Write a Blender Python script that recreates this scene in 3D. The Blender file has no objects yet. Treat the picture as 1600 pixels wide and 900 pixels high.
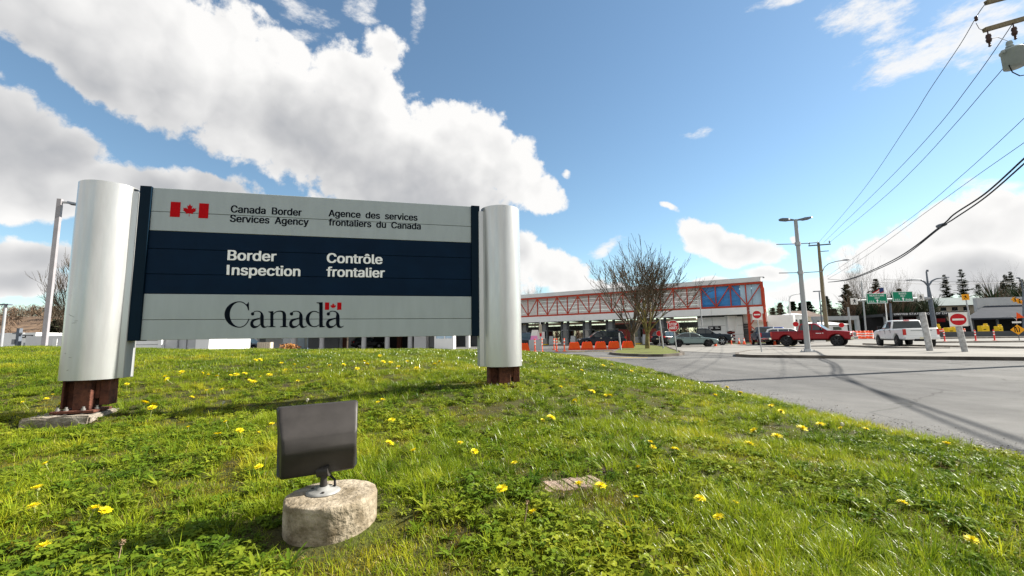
import bpy, bmesh, math, random
from mathutils import Vector, Matrix, Euler, noise

random.seed(11)
RAD = math.radians
S = bpy.context.scene
COL = S.collection

# ------------------------------------------------------------------ camera
FPX = 680.0                      # focal length in pixels of a 1600 wide frame
PITCH, ROLL = 0.1179, -0.01629
EYE = Vector((0.0, 0.0, 1.0))    # metres above the road
_fw = Vector((0, math.cos(PITCH), math.sin(PITCH)))
_up = Vector((0, -math.sin(PITCH), math.cos(PITCH)))
_rt = Vector((1, 0, 0))
CR = math.cos(ROLL) * _rt + math.sin(ROLL) * _up
CU = -math.sin(ROLL) * _rt + math.cos(ROLL) * _up
cam = bpy.data.cameras.new('camera')
cam.sensor_width = 36.0
cam.lens = FPX / 1600 * 36.0
cam.clip_start, cam.clip_end = 0.05, 20000
camo = bpy.data.objects.new('camera', cam)
COL.objects.link(camo)
M = Matrix((CR, CU, -_fw)).transposed().to_4x4()
M.translation = EYE
camo.matrix_world = M
S.camera = camo

# ------------------------------------------------------------------ light
SUN_AZ, SUN_EL = RAD(15.5), RAD(36)      # azimuth measured from +X towards +Y
SUN = Vector((math.cos(SUN_AZ) * math.cos(SUN_EL), math.sin(SUN_AZ) * math.cos(SUN_EL), math.sin(SUN_EL)))
sl = bpy.data.lights.new('sun', 'SUN')
sl.energy, sl.angle, sl.color = 4.7, RAD(0.53), (1.0, 0.94, 0.84)
so = bpy.data.objects.new('sun', sl)
COL.objects.link(so)
so.rotation_euler = (-SUN).to_track_quat('-Z', 'Y').to_euler()
so.location = (40, 10, 30)
S.view_settings.view_transform = 'Standard'
S.view_settings.look = 'None'
S.view_settings.gamma = 1
S.view_settings.use_curve_mapping = False
S.view_settings.exposure = 1.5


# ------------------------------------------------------------------ pixel helpers (photograph 1600 x 900)
def ray(px, py):
    return ((px - 800) / FPX * CR - (py - 450) / FPX * CU + _fw).normalized()


def at(px, py, depth):
    """world point seen at a photo pixel, on the plane y = depth"""
    r = ray(px, py)
    return EYE + r * (depth / r.y)


def smooth(a, b, x):
    t = min(1, max(0, (x - a) / (b - a)))
    return t * t * (3 - 2 * t)


def grade(x, y):
    """the paved ground: level near the camera, climbing gently to the south east"""
    if y < 20:
        return 0.0
    k = smooth(0.60, 0.78, x / y)
    return k * (0.0125 * max(0, min(y, 140) - 30) + 0.004 * max(0, min(y, 90) - 45))


def gpt(px, depth, lift=0.0):
    """ground point under a photo column at a given depth"""
    py = 540
    for _ in range(12):
        p = at(px, py, depth)
        z = grade(p.x, p.y)
        py += (p.z - z) * FPX / depth
    return Vector((p.x, p.y, z + lift))


def flat(px, py, z=0.0):
    r = ray(px, py)
    return EYE + r * ((z - EYE.z) / r.z)


# ------------------------------------------------------------------ sky
def make_world():
    w = bpy.data.worlds.new('World')
    S.world = w
    w.use_nodes = True
    nt = w.node_tree
    nt.nodes.clear()

    def mth(t, op, a, b=None, c=None, clamp=False):
        n = t.nodes.new('ShaderNodeMath')
        n.operation = op
        n.use_clamp = clamp
        for i, v in enumerate((a, b, c)):
            if v is None:
                continue
            if isinstance(v, (int, float)):
                n.inputs[i].default_value = v
            else:
                t.links.new(v, n.inputs[i])
        return n.outputs[0]

    def dot(t, v, e):
        n = t.nodes.new('ShaderNodeVectorMath')
        n.operation = 'DOT_PRODUCT'
        t.links.new(v, n.inputs[0])
        n.inputs[1].default_value = e
        return n.outputs['Value']

    # x, y, radius along, radius across, turn in degrees, strength
    blobs = [
        (120, -20, 330, 130, 14, 1.1), (230, 95, 200, 95, 24, 1.0), (400, 150, 190, 115, 28, 1.15), (565, 150, 105, 85, 20, 1.0),
        (600, 82, 52, 42, 30, .85), (565, 235, 270, 105, 8, 1.2), (715, 225, 115, 70, 20, 1.0), (790, 255, 85, 72, 25, 1.0),
        (845, 300, 52, 36, 10, .85), (660, 305, 210, 52, 0, 1.0), (450, 70, 70, 40, 30, .8), (120, 80, 190, 55, 18, .95),
        (-20, 215, 150, 110, 20, 1.1), (85, 250, 80, 75, 30, 1.0), (40, 295, 160, 55, 4, 1.1), (225, 300, 150, 46, 6, .95), (330, 300, 90, 40, 0, .8),
        (70, 408, 120, 36, 0, .8), (0, 448, 190, 30, 0, .75), (-80, 380, 90, 60, 0, .8),
        (815, 395, 55, 46, 20, 1.0), (860, 425, 75, 40, 15, 1.0), (930, 452, 60, 24, 10, .9), (780, 440, 90, 50, 0, .9),
        (1095, 368, 50, 32, 20, .95), (1150, 385, 62, 26, 16, .95), (1200, 398, 28, 14, 10, .7), (1047, 333, 22, 7, 12, .55),
        (1190, 424, 38, 17, 0, .85), (1112, 438, 46, 15, -5, .85), (1060, 452, 60, 12, 0, .6), (945, 388, 26, 9, -18, .4), (1235, 372, 9, 6, 0, .5),
        (1520, 368, 150, 52, -18, .95), (1600, 330, 120, 50, -12, .95), (1400, 395, 120, 36, -16, .85), (1330, 392, 46, 14, -16, .6), (1560, 420, 330, 42, -4, 1.0),
        (1420, 448, 280, 26, 0, .85), (1270, 462, 120, 14, 0, .6), (1565, 292, 50, 12, -20, .45),
        (1372, 32, 75, 34, 20, .42), (1405, 55, 52, 28, -10, .30), (1440, 100, 90, 26, -10, .44), (1362, 92, 44, 13, -10, .30), (1530, 92, 58, 22, -10, .42),
        (1560, 48, 95, 56, -20, .46), (1520, 10, 70, 30, -10, .36), (1232, 3, 60, 10, 0, .34), (1362, 122, 20, 8, -20, .28),
        (462, 6, 60, 18, 20, .38), (560, 8, 32, 22, 60, .24), (650, 22, 12, 40, 8, .22), (486, 52, 28, 12, 0, .24),
        (1100, 207, 20, 9, 0, .24), (1068, 208, 15, 7, 0, .20), (890, 276, 11, 9, 20, .55),
    ]
    tc = nt.nodes.new('ShaderNodeTexCoord')
    V = tc.outputs['Generated']

    def vmath(op, a, b=None, scale=None):
        n = nt.nodes.new('ShaderNodeVectorMath')
        n.operation = op
        nt.links.new(a, n.inputs[0])
        if b is not None:
            if isinstance(b, (tuple, Vector)):
                n.inputs[1].default_value = b
            else:
                nt.links.new(b, n.inputs[1])
        if scale is not None:
            n.inputs['Scale'].default_value = scale
        return n.outputs[0]

    def nz(v, scale, detail, rough, col=False):
        n = nt.nodes.new('ShaderNodeTexNoise')
        n.inputs['Scale'].default_value = scale
        n.inputs['Detail'].default_value = detail
        n.inputs['Roughness'].default_value = rough
        nt.links.new(v, n.inputs['Vector'])
        return n.outputs['Color' if col else 'Fac']
    # a wandering of the direction gives the outlines their lobes
    warp = vmath('SCALE', vmath('SUBTRACT', nz(V, 5, 3, .5, True), (.5, .5, .5)), scale=.10)
    VW = vmath('ADD', V, warp)

    def bodies(v, min_size, wisps=False):
        body = None
        for (x, y, a, b, turn, wgt) in blobs:
            if a * b < min_size or wisps != (wgt < .47):
                continue
            if wisps:
                a, b, wgt = a * 1.15, b * 1.15, .3 + wgt
            c = ray(x, y)
            ct, st = math.cos(RAD(turn)), math.sin(RAD(turn))
            es = []
            for (dx, dy) in ((a * ct, a * st), (-b * st, b * ct)):
                t = (ray(x + dx * .5, y + dy * .5) - ray(x - dx * .5, y - dy * .5))
                t -= c * t.dot(c)
                es.append(t / t.length_squared)
            q1 = dot(nt, v, es[0])
            q2 = dot(nt, v, es[1])
            q = mth(nt, 'MULTIPLY_ADD', q1, q1, mth(nt, 'MULTIPLY', q2, q2))
            m = mth(nt, 'MULTIPLY_ADD', q, -wgt, wgt)
            body = m if body is None else mth(nt, 'SMOOTH_MAX', body, m, 0.25)
        return mth(nt, 'MAXIMUM', body, -1.0)
    body = bodies(VW, 0)
    # the half of the sky behind the camera: unseen cumulus, added for fill light and reflections
    sep = nt.nodes.new('ShaderNodeSeparateXYZ')
    nt.links.new(V, sep.inputs[0])
    back = mth(nt, 'MULTIPLY_ADD', nz(V, 2.6, 2, .5), 6.0, -2.3)
    fr = nt.nodes.new('ShaderNodeMapRange')
    fr.inputs['From Min'].default_value, fr.inputs['From Max'].default_value = 0.32, 0.12
    nt.links.new(sep.outputs['Y'], fr.inputs['Value'])
    mixb = nt.nodes.new('ShaderNodeMix')
    nt.links.new(fr.outputs[0], mixb.inputs['Factor'])
    nt.links.new(body, mixb.inputs['A'])
    nt.links.new(back, mixb.inputs['B'])
    body = mixb.outputs[0]

    def lobes(v):
        c1 = mth(nt, 'ABSOLUTE', mth(nt, 'MULTIPLY_ADD', nz(v, 9, 2, .5), 2.0, -1.0))
        c2 = mth(nt, 'ABSOLUTE', mth(nt, 'MULTIPLY_ADD', nz(v, 20, 3, .5), 2.0, -1.0))
        return mth(nt, 'MULTIPLY_ADD', c2, .5, c1)

    def puffs(v, det):
        b1 = mth(nt, 'ABSOLUTE', mth(nt, 'MULTIPLY_ADD', nz(v, 9, 2, .5), 2.0, -1.0))
        b2 = mth(nt, 'ABSOLUTE', mth(nt, 'MULTIPLY_ADD', nz(v, 23, 2, .55), 2.0, -1.0))
        p = mth(nt, 'MULTIPLY_ADD', b1, 0.85, mth(nt, 'MULTIPLY_ADD', b2, 0.42, -0.30))
        return mth(nt, 'MULTIPLY_ADD', mth(nt, 'MULTIPLY_ADD', nz(v, 34, det, .66), 2.0, -1.0), 0.52, p)
    p0 = puffs(V, 6)
    q0 = lobes(V)
    q1 = lobes(vmath('ADD', V, SUN * 0.034 + Vector((0, 0, .014))))
    big = mth(nt, 'MULTIPLY_ADD', nz(V, 5.5, 3, .55), 2.0, -1.0)
    core = mth(nt, 'MULTIPLY_ADD', big, 0.55, body)
    D = mth(nt, 'ADD', core, p0)
    far_body = bodies(vmath('ADD', VW, SUN * 0.12 + Vector((0, 0, .07))), 3000)
    al = nt.nodes.new('ShaderNodeMapRange')
    al.interpolation_type = 'SMOOTHSTEP'
    al.inputs['From Min'].default_value, al.inputs['From Max'].default_value = -0.01, 0.34
    nt.links.new(D, al.inputs['Value'])
    # thin torn clouds high up: half transparent, drawn out along the wind
    wm = nt.nodes.new('ShaderNodeMapping')
    wm.inputs['Rotation'].default_value = (0, RAD(-14), 0)
    wm.inputs['Scale'].default_value = (9, 9, 22)
    nt.links.new(V, wm.inputs['Vector'])
    wd = mth(nt, 'MULTIPLY_ADD', mth(nt, 'MULTIPLY_ADD', nz(wm.outputs[0], 1.6, 8, .68), 2.0, -1.0), 1.5, bodies(VW, 0, True))
    wa = nt.nodes.new('ShaderNodeMapRange')
    wa.interpolation_type = 'SMOOTHSTEP'
    wa.inputs['From Min'].default_value, wa.inputs['From Max'].default_value = 0.0, 0.95
    wa.inputs['To Max'].default_value = 0.9
    nt.links.new(wd, wa.inputs['Value'])
    alpha = mth(nt, 'MAXIMUM', al.outputs[0], wa.outputs[0])
    l1 = mth(nt, 'SUBTRACT', q0, q1)
    l2 = mth(nt, 'SUBTRACT', mth(nt, 'MINIMUM', body, 1.2), far_body)
    thick = nt.nodes.new('ShaderNodeMapRange')
    thick.inputs['From Min'].default_value, thick.inputs['From Max'].default_value = 0.10, 1.0
    thick.inputs['To Min'].default_value, thick.inputs['To Max'].default_value = 1.02, 0.62
    nt.links.new(core, thick.inputs['Value'])
    li = mth(nt, 'MULTIPLY_ADD', l1, 0.17, thick.outputs[0])
    li = mth(nt, 'MULTIPLY_ADD', l2, 0.14, li)
    lc = nt.nodes.new('ShaderNodeClamp')
    lc.inputs['Min'].default_value, lc.inputs['Max'].default_value = 0.42, 1.08
    nt.links.new(li, lc.inputs['Value'])
    tint = nt.nodes.new('ShaderNodeValToRGB')
    tint.color_ramp.elements[0].position, tint.color_ramp.elements[0].color = 0.42, (.34, .365, .405, 1)
    tint.color_ramp.elements[1].position, tint.color_ramp.elements[1].color = 1.0, (1.0, .99, .975, 1)
    e = tint.color_ramp.elements.new(0.68)
    e.color = (.60, .605, .62, 1)
    nt.links.new(lc.outputs[0], tint.inputs[0])
    cl = nt.nodes.new('ShaderNodeVectorMath')
    cl.operation = 'SCALE'
    nt.links.new(tint.outputs[0], cl.inputs[0])
    cl.inputs['Scale'].default_value = 0.352 / 0.0625
    sky = nt.nodes.new('ShaderNodeTexSky')
    sky.sky_type = 'NISHITA'
    sky.sun_disc = False
    sky.sun_elevation = SUN_EL
    sky.sun_rotation = math.pi / 2 - SUN_AZ
    sky.air_density, sky.dust_density, sky.ozone_density = 1.0, 0.15, 1.6
    wb = nt.nodes.new('ShaderNodeVectorMath')      # the photograph's colour balance
    wb.operation = 'MULTIPLY'
    wb.inputs[1].default_value = (.88, .97, .93)
    nt.links.new(sky.outputs[0], wb.inputs[0])
    mx = nt.nodes.new('ShaderNodeMix')
    mx.data_type = 'RGBA'
    nt.links.new(alpha, mx.inputs['Factor'])
    nt.links.new(wb.outputs[0], mx.inputs[6])
    nt.links.new(cl.outputs[0], mx.inputs[7])
    bg = nt.nodes.new('ShaderNodeBackground')
    bg.inputs['Strength'].default_value = 0.0625
    nt.links.new(mx.outputs[2], bg.inputs['Color'])
    out = nt.nodes.new('ShaderNodeOutputWorld')
    nt.links.new(bg.outputs[0], out.inputs['Surface'])


make_world()
S.world.cycles.sampling_method = 'MANUAL'
S.world.cycles.sample_map_resolution = 256


# ------------------------------------------------------------------ materials
def mat(name, col, rough=0.6, metal=0.0, var=0.0, vscale=6.0, bump=0.0, bscale=40.0, spec=0.22, col2=None, det=6.0, coat=0.0, space='Object', stretch=None):
    """principled material; col2/var mix a second colour through noise in the object's own space"""
    m = bpy.data.materials.new(name)
    m.use_nodes = True
    nt = m.node_tree
    b = nt.nodes['Principled BSDF']
    b.inputs['Base Color'].default_value = (*col, 1)
    b.inputs['Roughness'].default_value = rough
    b.inputs['Metallic'].default_value = metal
    b.inputs['Specular IOR Level'].default_value = spec
    b.inputs['Coat Weight'].default_value = coat
    b.inputs['Coat Roughness'].default_value = 0.06
    if var or bump or col2:
        tc = nt.nodes.new('ShaderNodeTexCoord')
        src = tc.outputs[space]
        if stretch:
            mp = nt.nodes.new('ShaderNodeMapping')
            mp.inputs['Scale'].default_value = stretch
            nt.links.new(src, mp.inputs['Vector'])
            src = mp.outputs[0]
    if var or col2:
        n = nt.nodes.new('ShaderNodeTexNoise')
        n.inputs['Scale'].default_value = vscale
        n.inputs['Detail'].default_value = det
        n.inputs['Roughness'].default_value = 0.62
        nt.links.new(src, n.inputs['Vector'])
        cr = nt.nodes.new('ShaderNodeValToRGB')
        c2 = col2 if col2 else tuple(c * (1 - var) for c in col)
        cr.color_ramp.elements[0].position, cr.color_ramp.elements[0].color = 0.36, (*c2, 1)
        hi = col if col2 else tuple(min(1, c * (1 + var * .6)) for c in col)
        cr.color_ramp.elements[1].position, cr.color_ramp.elements[1].color = 0.64, (*hi, 1)
        nt.links.new(n.outputs['Fac'], cr.inputs[0])
        nt.links.new(cr.outputs[0], b.inputs['Base Color'])
    if bump:
        n2 = nt.nodes.new('ShaderNodeTexNoise')
        n2.inputs['Scale'].default_value = bscale
        n2.inputs['Detail'].default_value = 8
        nt.links.new(src, n2.inputs['Vector'])
        bp = nt.nodes.new('ShaderNodeBump')
        bp.inputs['Strength'].default_value = bump
        bp.inputs['Distance'].default_value = 0.02
        nt.links.new(n2.outputs['Fac'], bp.inputs['Height'])
        nt.links.new(bp.outputs[0], b.inputs['Normal'])
    return m


K = {
    'alu': mat('brushed_aluminium', (.52, .53, .53), .30, .62, .08, 3, spec=.5, stretch=(4, 4, .6)),
    'alu_panel': mat('silver_panel_paint', (.365, .41, .425), .45, .15, .055, 5, stretch=(1.5, 4, .35)),
    'navy': mat('navy_panel_paint', (.002, .0135, .036), .45, 0, .15, 3, spec=.07),
    'navy_frame': mat('navy_frame_paint', (.003, .013, .026), .5, 0, .1, 4, spec=.07),
    'ink': mat('navy_lettering', (.003, .006, .012), .6, spec=.05),
    'white_ink': mat('white_lettering', (.93, .93, .94), .5),
    'red_ink': mat('red_flag_vinyl', (.46, .002, .006), .6, 0, .1, 20, spec=.08),
    'rust': mat('rusted_steel', (.135, .052, .033), .85, .0, .5, 14, .5, 60, col2=(.055, .022, .017)),
    'bolt': mat('dull_steel', (.30, .29, .28), .5, .7),
    'footing': mat('old_concrete', (.31, .28, .235), .95, 0, .5, 9, .9, 45, col2=(.16, .135, .105)),
    'pedestal': mat('mossy_concrete', (.38, .325, .245), .97, 0, .5, 11, .6, 55, col2=(.15, .12, .078)),
    'lamp_grey': mat('dark_bronze_paint', (.042, .038, .036), .48, .1, .2, 8),
    'lens': mat('lens_glass', (.05, .06, .06), .05),
    'cast': mat('cast_aluminium', (.26, .26, .25), .6, .2, .2, 30),
    'galv': mat('galvanised_steel', (.40, .41, .42), .5, .5, .12, 8),
    'galv_dark': mat('dark_galvanised_steel', (.13, .15, .18), .55, .3, .2, 5),
    'pole_grey': mat('grey_pole_paint', (.33, .34, .35), .5, .2, .15, 3, stretch=(3, 3, .4)),
    'black': mat('black_plastic', (.015, .016, .018), .5),
    'wood_pole': mat('weathered_pole_wood', (.20, .165, .105), .9, 0, .3, 8, .3, 30, stretch=(5, 5, .5)),
    'bark': mat('mossy_bark', (.13, .105, .075), .95, 0, .3, 5, .5, 30, col2=(.055, .042, .033)),
    'bark_moss': mat('yellow_moss_bark', (.20, .175, .05), .95, 0, .3, 4, .5, 30, col2=(.08, .06, .035)),
    'twig': mat('twig_bark', (.085, .065, .042), .95, 0, .3, 2),
    'needles': mat('conifer_needles', (.040, .075, .032), .85, 0, .4, .8, col2=(.015, .030, .016)),
    'needles_pale': mat('pale_conifer_needles', (.075, .082, .042), .85, 0, .4, .8, col2=(.028, .036, .020)),
    'brush': mat('bare_brush', (.19, .13, .085), .95, 0, .4, .25, col2=(.085, .058, .042)),
    'orange_brush': mat('orange_shrub', (.40, .19, .05), .9, 0, .4, .6, col2=(.18, .08, .03)),
    'white': mat('white_cladding', (.78, .78, .77), .55, 0, .05, .6),
    'offwhite': mat('off_white_cladding', (.62, .62, .62), .6, 0, .06, .5),
    'pale_grey': mat('pale_grey_cladding', (.46, .47, .48), .55, 0, .07, .5),
    'mid_grey': mat('mid_grey_cladding', (.25, .26, .27), .6, 0, .1, .5),
    'dark_grey': mat('dark_grey_cladding', (.075, .08, .085), .6, 0, .15, .6),
    'dark': mat('dark_interior', (.022, .022, .024), .8),
    'soffit': mat('cream_soffit', (.60, .54, .42), .8, 0, .06, .6),
    'red_steel': mat('red_oxide_steel_paint', (.42, .050, .022), .5, 0, .15, 1.2),
    'brick_red': mat('dark_red_cladding', (.16, .030, .026), .7, 0, .12, 1),
    'glass_blue': mat('blue_window_film', (.010, .21, .58), .25, 0, .35, .9, spec=.6, stretch=(.3, .3, 2)),
    'glass_pale': mat('pale_window_glass', (.40, .55, .70), .08, 0, .15, .6, spec=.6),
    'glass_dark': mat('dark_window_glass', (.012, .018, .022), .05, 0, spec=.6),
    'glass_car': mat('car_window_glass', (.020, .030, .034), .04, 0, .3, 1.5, spec=.6),
    'orange': mat('orange_barrier_plastic', (.86, .095, .010), .5, 0, .1, 3),
    'orange_post': mat('orange_post_plastic', (.82, .11, .03), .5),
    'red_post': mat('red_post_plastic', (.72, .035, .03), .5),
    'reflect': mat('white_reflective_band', (.85, .82, .78), .4),
    'yellow': mat('yellow_barrier_paint', (.80, .52, .015), .5, 0, .1, 2),
    'amber': mat('amber_sign_sheeting', (.85, .36, .01), .5),
    'green': mat('green_sign_sheeting', (.004, .23, .12), .5),
    'sign_red': mat('red_sign_sheeting', (.50, .012, .018), .45),
    'sign_white': mat('white_sign_sheeting', (.78, .76, .72), .5, 0, .06, 8),
    'post_white': mat('worn_white_post_paint', (.50, .50, .50), .7, 0, .3, 6, .2, 30, col2=(.27, .265, .255)),
    'chrome': mat('chrome', (.75, .75, .75), .12, 1.0),
    'rim': mat('alloy_wheel', (.36, .36, .37), .3, .8),
    'rim_dark': mat('dark_alloy_wheel', (.05, .05, .055), .35, .6),
    'tyre': mat('tyre_rubber', (.020, .020, .021), .85),
    'under': mat('underbody_black', (.010, .010, .011), .8),
    'lampglass': mat('headlamp_glass', (.75, .74, .70), .08, .3),
    'taillamp': mat('tail_lamp_lens', (.50, .010, .012), .15, 0, coat=.5),
    'plate': mat('number_plate', (.70, .66, .50), .5),
    'kerb': mat('kerb_concrete', (.26, .235, .205), .95, 0, .4, 1.5, .4, 30, space='Object'),
    'kerb_dark': mat('weathered_kerb_concrete', (.115, .10, .085), .95, 0, .5, 1.2, .4, 30),
    'pavement': mat('light_concrete_paving', (.205, .195, .178), .95, 0, .18, .35, .2, 20),
    'yellow_paint': mat('yellow_road_paint', (.62, .42, .05), .8, 0, .3, 1.5),
    'white_paint': mat('white_road_paint', (.66, .65, .62), .8, 0, .3, 1.5),
    'roof_grey': mat('grey_roof', (.050, .056, .068), .9, 0, .12, .4, spec=.05),
    'roof_brown': mat('brown_roof_shingle', (.16, .12, .10), .9, 0, .2, .6),
    'roof_green': mat('pale_green_roof', (.17, .205, .205), .9, 0, .1, .4),
    'tan': mat('tan_siding', (.46, .40, .31), .8, 0, .1, .4),
    'flag_red': mat('flag_red_cloth', (.50, .03, .04), .8),
    'flag_blue': mat('flag_blue_cloth', (.03, .05, .16), .8),
    'pink': mat('pink_notice', (.80, .28, .55), .6),
    'petal': mat('dandelion_petal', (.78, .66, .010), .6, 0, .12, 60),
    'stalk': mat('flower_stalk', (.24, .27, .09), .6),
    'seed': mat('seed_fluff', (.72, .70, .62), .9),
    'seed_brown': mat('spent_flower', (.36, .26, .17), .9),
    'board': mat('weathered_board', (.30, .225, .175), .9, 0, .4, 6, .5, 40, stretch=(10, 1, 1)),
    'soil': mat('bare_soil', (.060, .042, .030), 1.0, 0, .5, 12, .8, 50),
    'cable': mat('black_cable', (.010, .010, .012), .6),
    'skin': mat('insulator_brown', (.05, .025, .02), .3),
    'transformer': mat('transformer_grey', (.30, .34, .34), .45, 0, .08, 4),
}


def paint(name, col, metal=.25):
    return mat(name, col, .30, metal, .04, 2, coat=.12)


# ------------------------------------------------------------------ mesh helper
class MB:
    """collects shapes and links them as ONE mesh object"""

    def __init__(s):
        s.v, s.f, s.m, s.s = [], [], [], []

    def add(s, vs, fs, m=0, sm=False):
        o = len(s.v)
        s.v += [tuple(p) for p in vs]
        for f in fs:
            s.f.append([i + o for i in f])
            s.m.append(m)
            s.s.append(sm)

    def bx(s, x0, x1, y0, y1, z0, z1, m=0, T=None):
        vs = [(x, y, z) for z in (z0, z1) for y in (y0, y1) for x in (x0, x1)]
        if T:
            vs = [T @ Vector(p) for p in vs]
        s.add(vs, [(0, 2, 3, 1), (4, 5, 7, 6), (0, 1, 5, 4), (2, 6, 7, 3), (0, 4, 6, 2), (1, 3, 7, 5)], m)
        return s

    def bar(s, a, b, w, h=None, m=0, up=Vector((0, 0, 1))):
        """box bar from a to b, w wide and h thick"""
        a, b = Vector(a), Vector(b)
        h = w if h is None else h
        d = (b - a).normalized()
        if abs(d.dot(up)) > .98:
            up = Vector((0, 1, 0))
        x = d.cross(up).normalized()
        y = x.cross(d)
        vs = [p + x * (i * w / 2) + y * (j * h / 2) for p in (a, b) for (i, j) in ((-1, -1), (1, -1), (1, 1), (-1, 1))]
        s.add(vs, [(3, 2, 1, 0), (4, 5, 6, 7), (0, 1, 5, 4), (1, 2, 6, 5), (2, 3, 7, 6), (3, 0, 4, 7)], m)
        return s

    def tube(s, pts, r, n=8, m=0, cap=True, sm=True):
        pts = [Vector(p) for p in pts]
        rs = r if isinstance(r, (list, tuple)) else [r] * len(pts)
        vs, fs = [], []
        ref = None
        for i, p in enumerate(pts):
            d = (pts[min(i + 1, len(pts) - 1)] - pts[max(i - 1, 0)])
            d = d.normalized() if d.length > 1e-9 else Vector((0, 0, 1))
            if ref is None:
                ref = Vector((1, 0, 0)) if abs(d.x) < .9 else Vector((0, 1, 0))
            x = (ref - d * ref.dot(d)).normalized()
            ref = x
            y = d.cross(x)
            for k in range(n):
                a = 2 * math.pi * k / n
                vs.append(p + (x * math.cos(a) + y * math.sin(a)) * rs[i])
        for i in range(len(pts) - 1):
            for k in range(n):
                k2 = (k + 1) % n
                fs.append((i * n + k, i * n + k2, (i + 1) * n + k2, (i + 1) * n + k))
        s.add(vs, fs, m, sm)
        if cap:
            s.add(vs[:n], [list(range(n))[::-1]], m)
            s.add(vs[-n:], [list(range(n))], m)
        return s

    def cyl(s, c, r, z0, z1, n=24, m=0, r1=None):
        return s.tube([(c[0], c[1], z0), (c[0], c[1], z1)], [r, r if r1 is None else r1], n, m)

    def lathe(s, prof, n=24, m=0, T=None, sm=True):
        vs, fs = [], []
        for (r, z) in prof:
            for k in range(n):
                a = 2 * math.pi * k / n
                vs.append(Vector((r * math.cos(a), r * math.sin(a), z)))
        if T:
            vs = [T @ p for p in vs]
        for i in range(len(prof) - 1):
            for k in range(n):
                k2 = (k + 1) % n
                fs.append((i * n + k, i * n + k2, (i + 1) * n + k2, (i + 1) * n + k))
        s.add(vs, fs, m, sm)
        return s

    def prism(s, poly, f, c0, c1, m=0, mc=None):
        """polygon (a,b) extruded from c0 to c1; f(a,b,c) gives the point"""
        n = len(poly)
        vs = [f(a, b, c0) for a, b in poly] + [f(a, b, c1) for a, b in poly]
        s.add(vs, [(i, (i + 1) % n, n + (i + 1) % n, n + i) for i in range(n)], m)
        mc = m if mc is None else mc
        s.add(vs[:n], [list(range(n))[::-1]], mc)
        s.add(vs[n:], [list(range(n))], mc)
        return s

    def build(s, name, mats, parent=None, loc=None, rz=0.0, bevel=0.0, seg=2, fix=True):
        me = bpy.data.meshes.new(name)
        me.from_pydata(s.v, [], s.f)
        mats = mats if isinstance(mats, (list, tuple)) else [mats]
        for k in mats:
            me.materials.append(K[k] if isinstance(k, str) else k)
        me.polygons.foreach_set('material_index', s.m)
        me.polygons.foreach_set('use_smooth', s.s)
        me.update()
        if fix and len(s.f) < 60000:
            b = bmesh.new()
            b.from_mesh(me)
            bmesh.ops.recalc_face_normals(b, faces=b.faces)
            b.to_mesh(me)
            b.free()
        o = bpy.data.objects.new(name, me)
        COL.objects.link(o)
        if parent:
            o.parent = parent
        if loc is not None:
            o.location = loc
        if rz:
            o.rotation_euler = (0, 0, rz)
        if bevel:
            bv = o.modifiers.new('bevel', 'BEVEL')
            bv.width, bv.segments, bv.limit_method, bv.angle_limit = bevel, seg, 'ANGLE', RAD(35)
        return o


def tag(o, label=None, cat=None, group=None, kind=None):
    for k, v in (('label', label), ('category', cat), ('group', group), ('kind', kind)):
        if v:
            o[k] = v
    return o


def thing(name, label, cat, loc=(0, 0, 0), rz=0.0, group=None):
    o = bpy.data.objects.new(name, None)
    o.empty_display_size = .2
    COL.objects.link(o)
    o.location = loc
    o.rotation_euler = (0, 0, rz)
    return tag(o, label, cat, group)


def copy_tree(root, loc, rz=None, label=None, scale=None):
    r = root.copy()
    COL.objects.link(r)
    r.location = loc
    if rz is not None:
        r.rotation_euler = (0, 0, rz)
    if scale:
        r.scale = (scale,) * 3 if isinstance(scale, (int, float)) else scale
    if label:
        r['label'] = label
    for ch in list(root.children):
        c = ch.copy()
        COL.objects.link(c)
        c.parent = r
        for g in list(ch.children):
            d = g.copy()
            COL.objects.link(d)
            d.parent = c
    return r


_capcache = {}
try:      # the sans serif that ships inside Blender; the built-in one is used where it is missing
    import os
    SANS = bpy.data.fonts.load(os.path.join(bpy.utils.system_resource('DATAFILES'), 'fonts', 'Inter.woff2'))
except Exception:
    SANS = None


def text_mesh(txt, bold=0.0):
    """outline of a string as (verts, faces) with its lower left corner at 0,0 and capital height 1"""
    cu = bpy.data.curves.new('lettering', 'FONT')
    cu.body = txt
    cu.size = 1.0
    if SANS:
        cu.font = SANS
    cu.offset = bold
    cu.fill_mode = 'FRONT'
    cu.resolution_u = 4
    o = bpy.data.objects.new('lettering', cu)
    COL.objects.link(o)
    dg = bpy.context.evaluated_depsgraph_get()
    me = bpy.data.meshes.new_from_object(o.evaluated_get(dg))
    vs = [v.co.copy() for v in me.vertices]
    fs = [list(p.vertices) for p in me.polygons]
    bpy.data.objects.remove(o)
    bpy.data.curves.remove(cu)
    bpy.data.meshes.remove(me)
    return vs, fs


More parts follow.
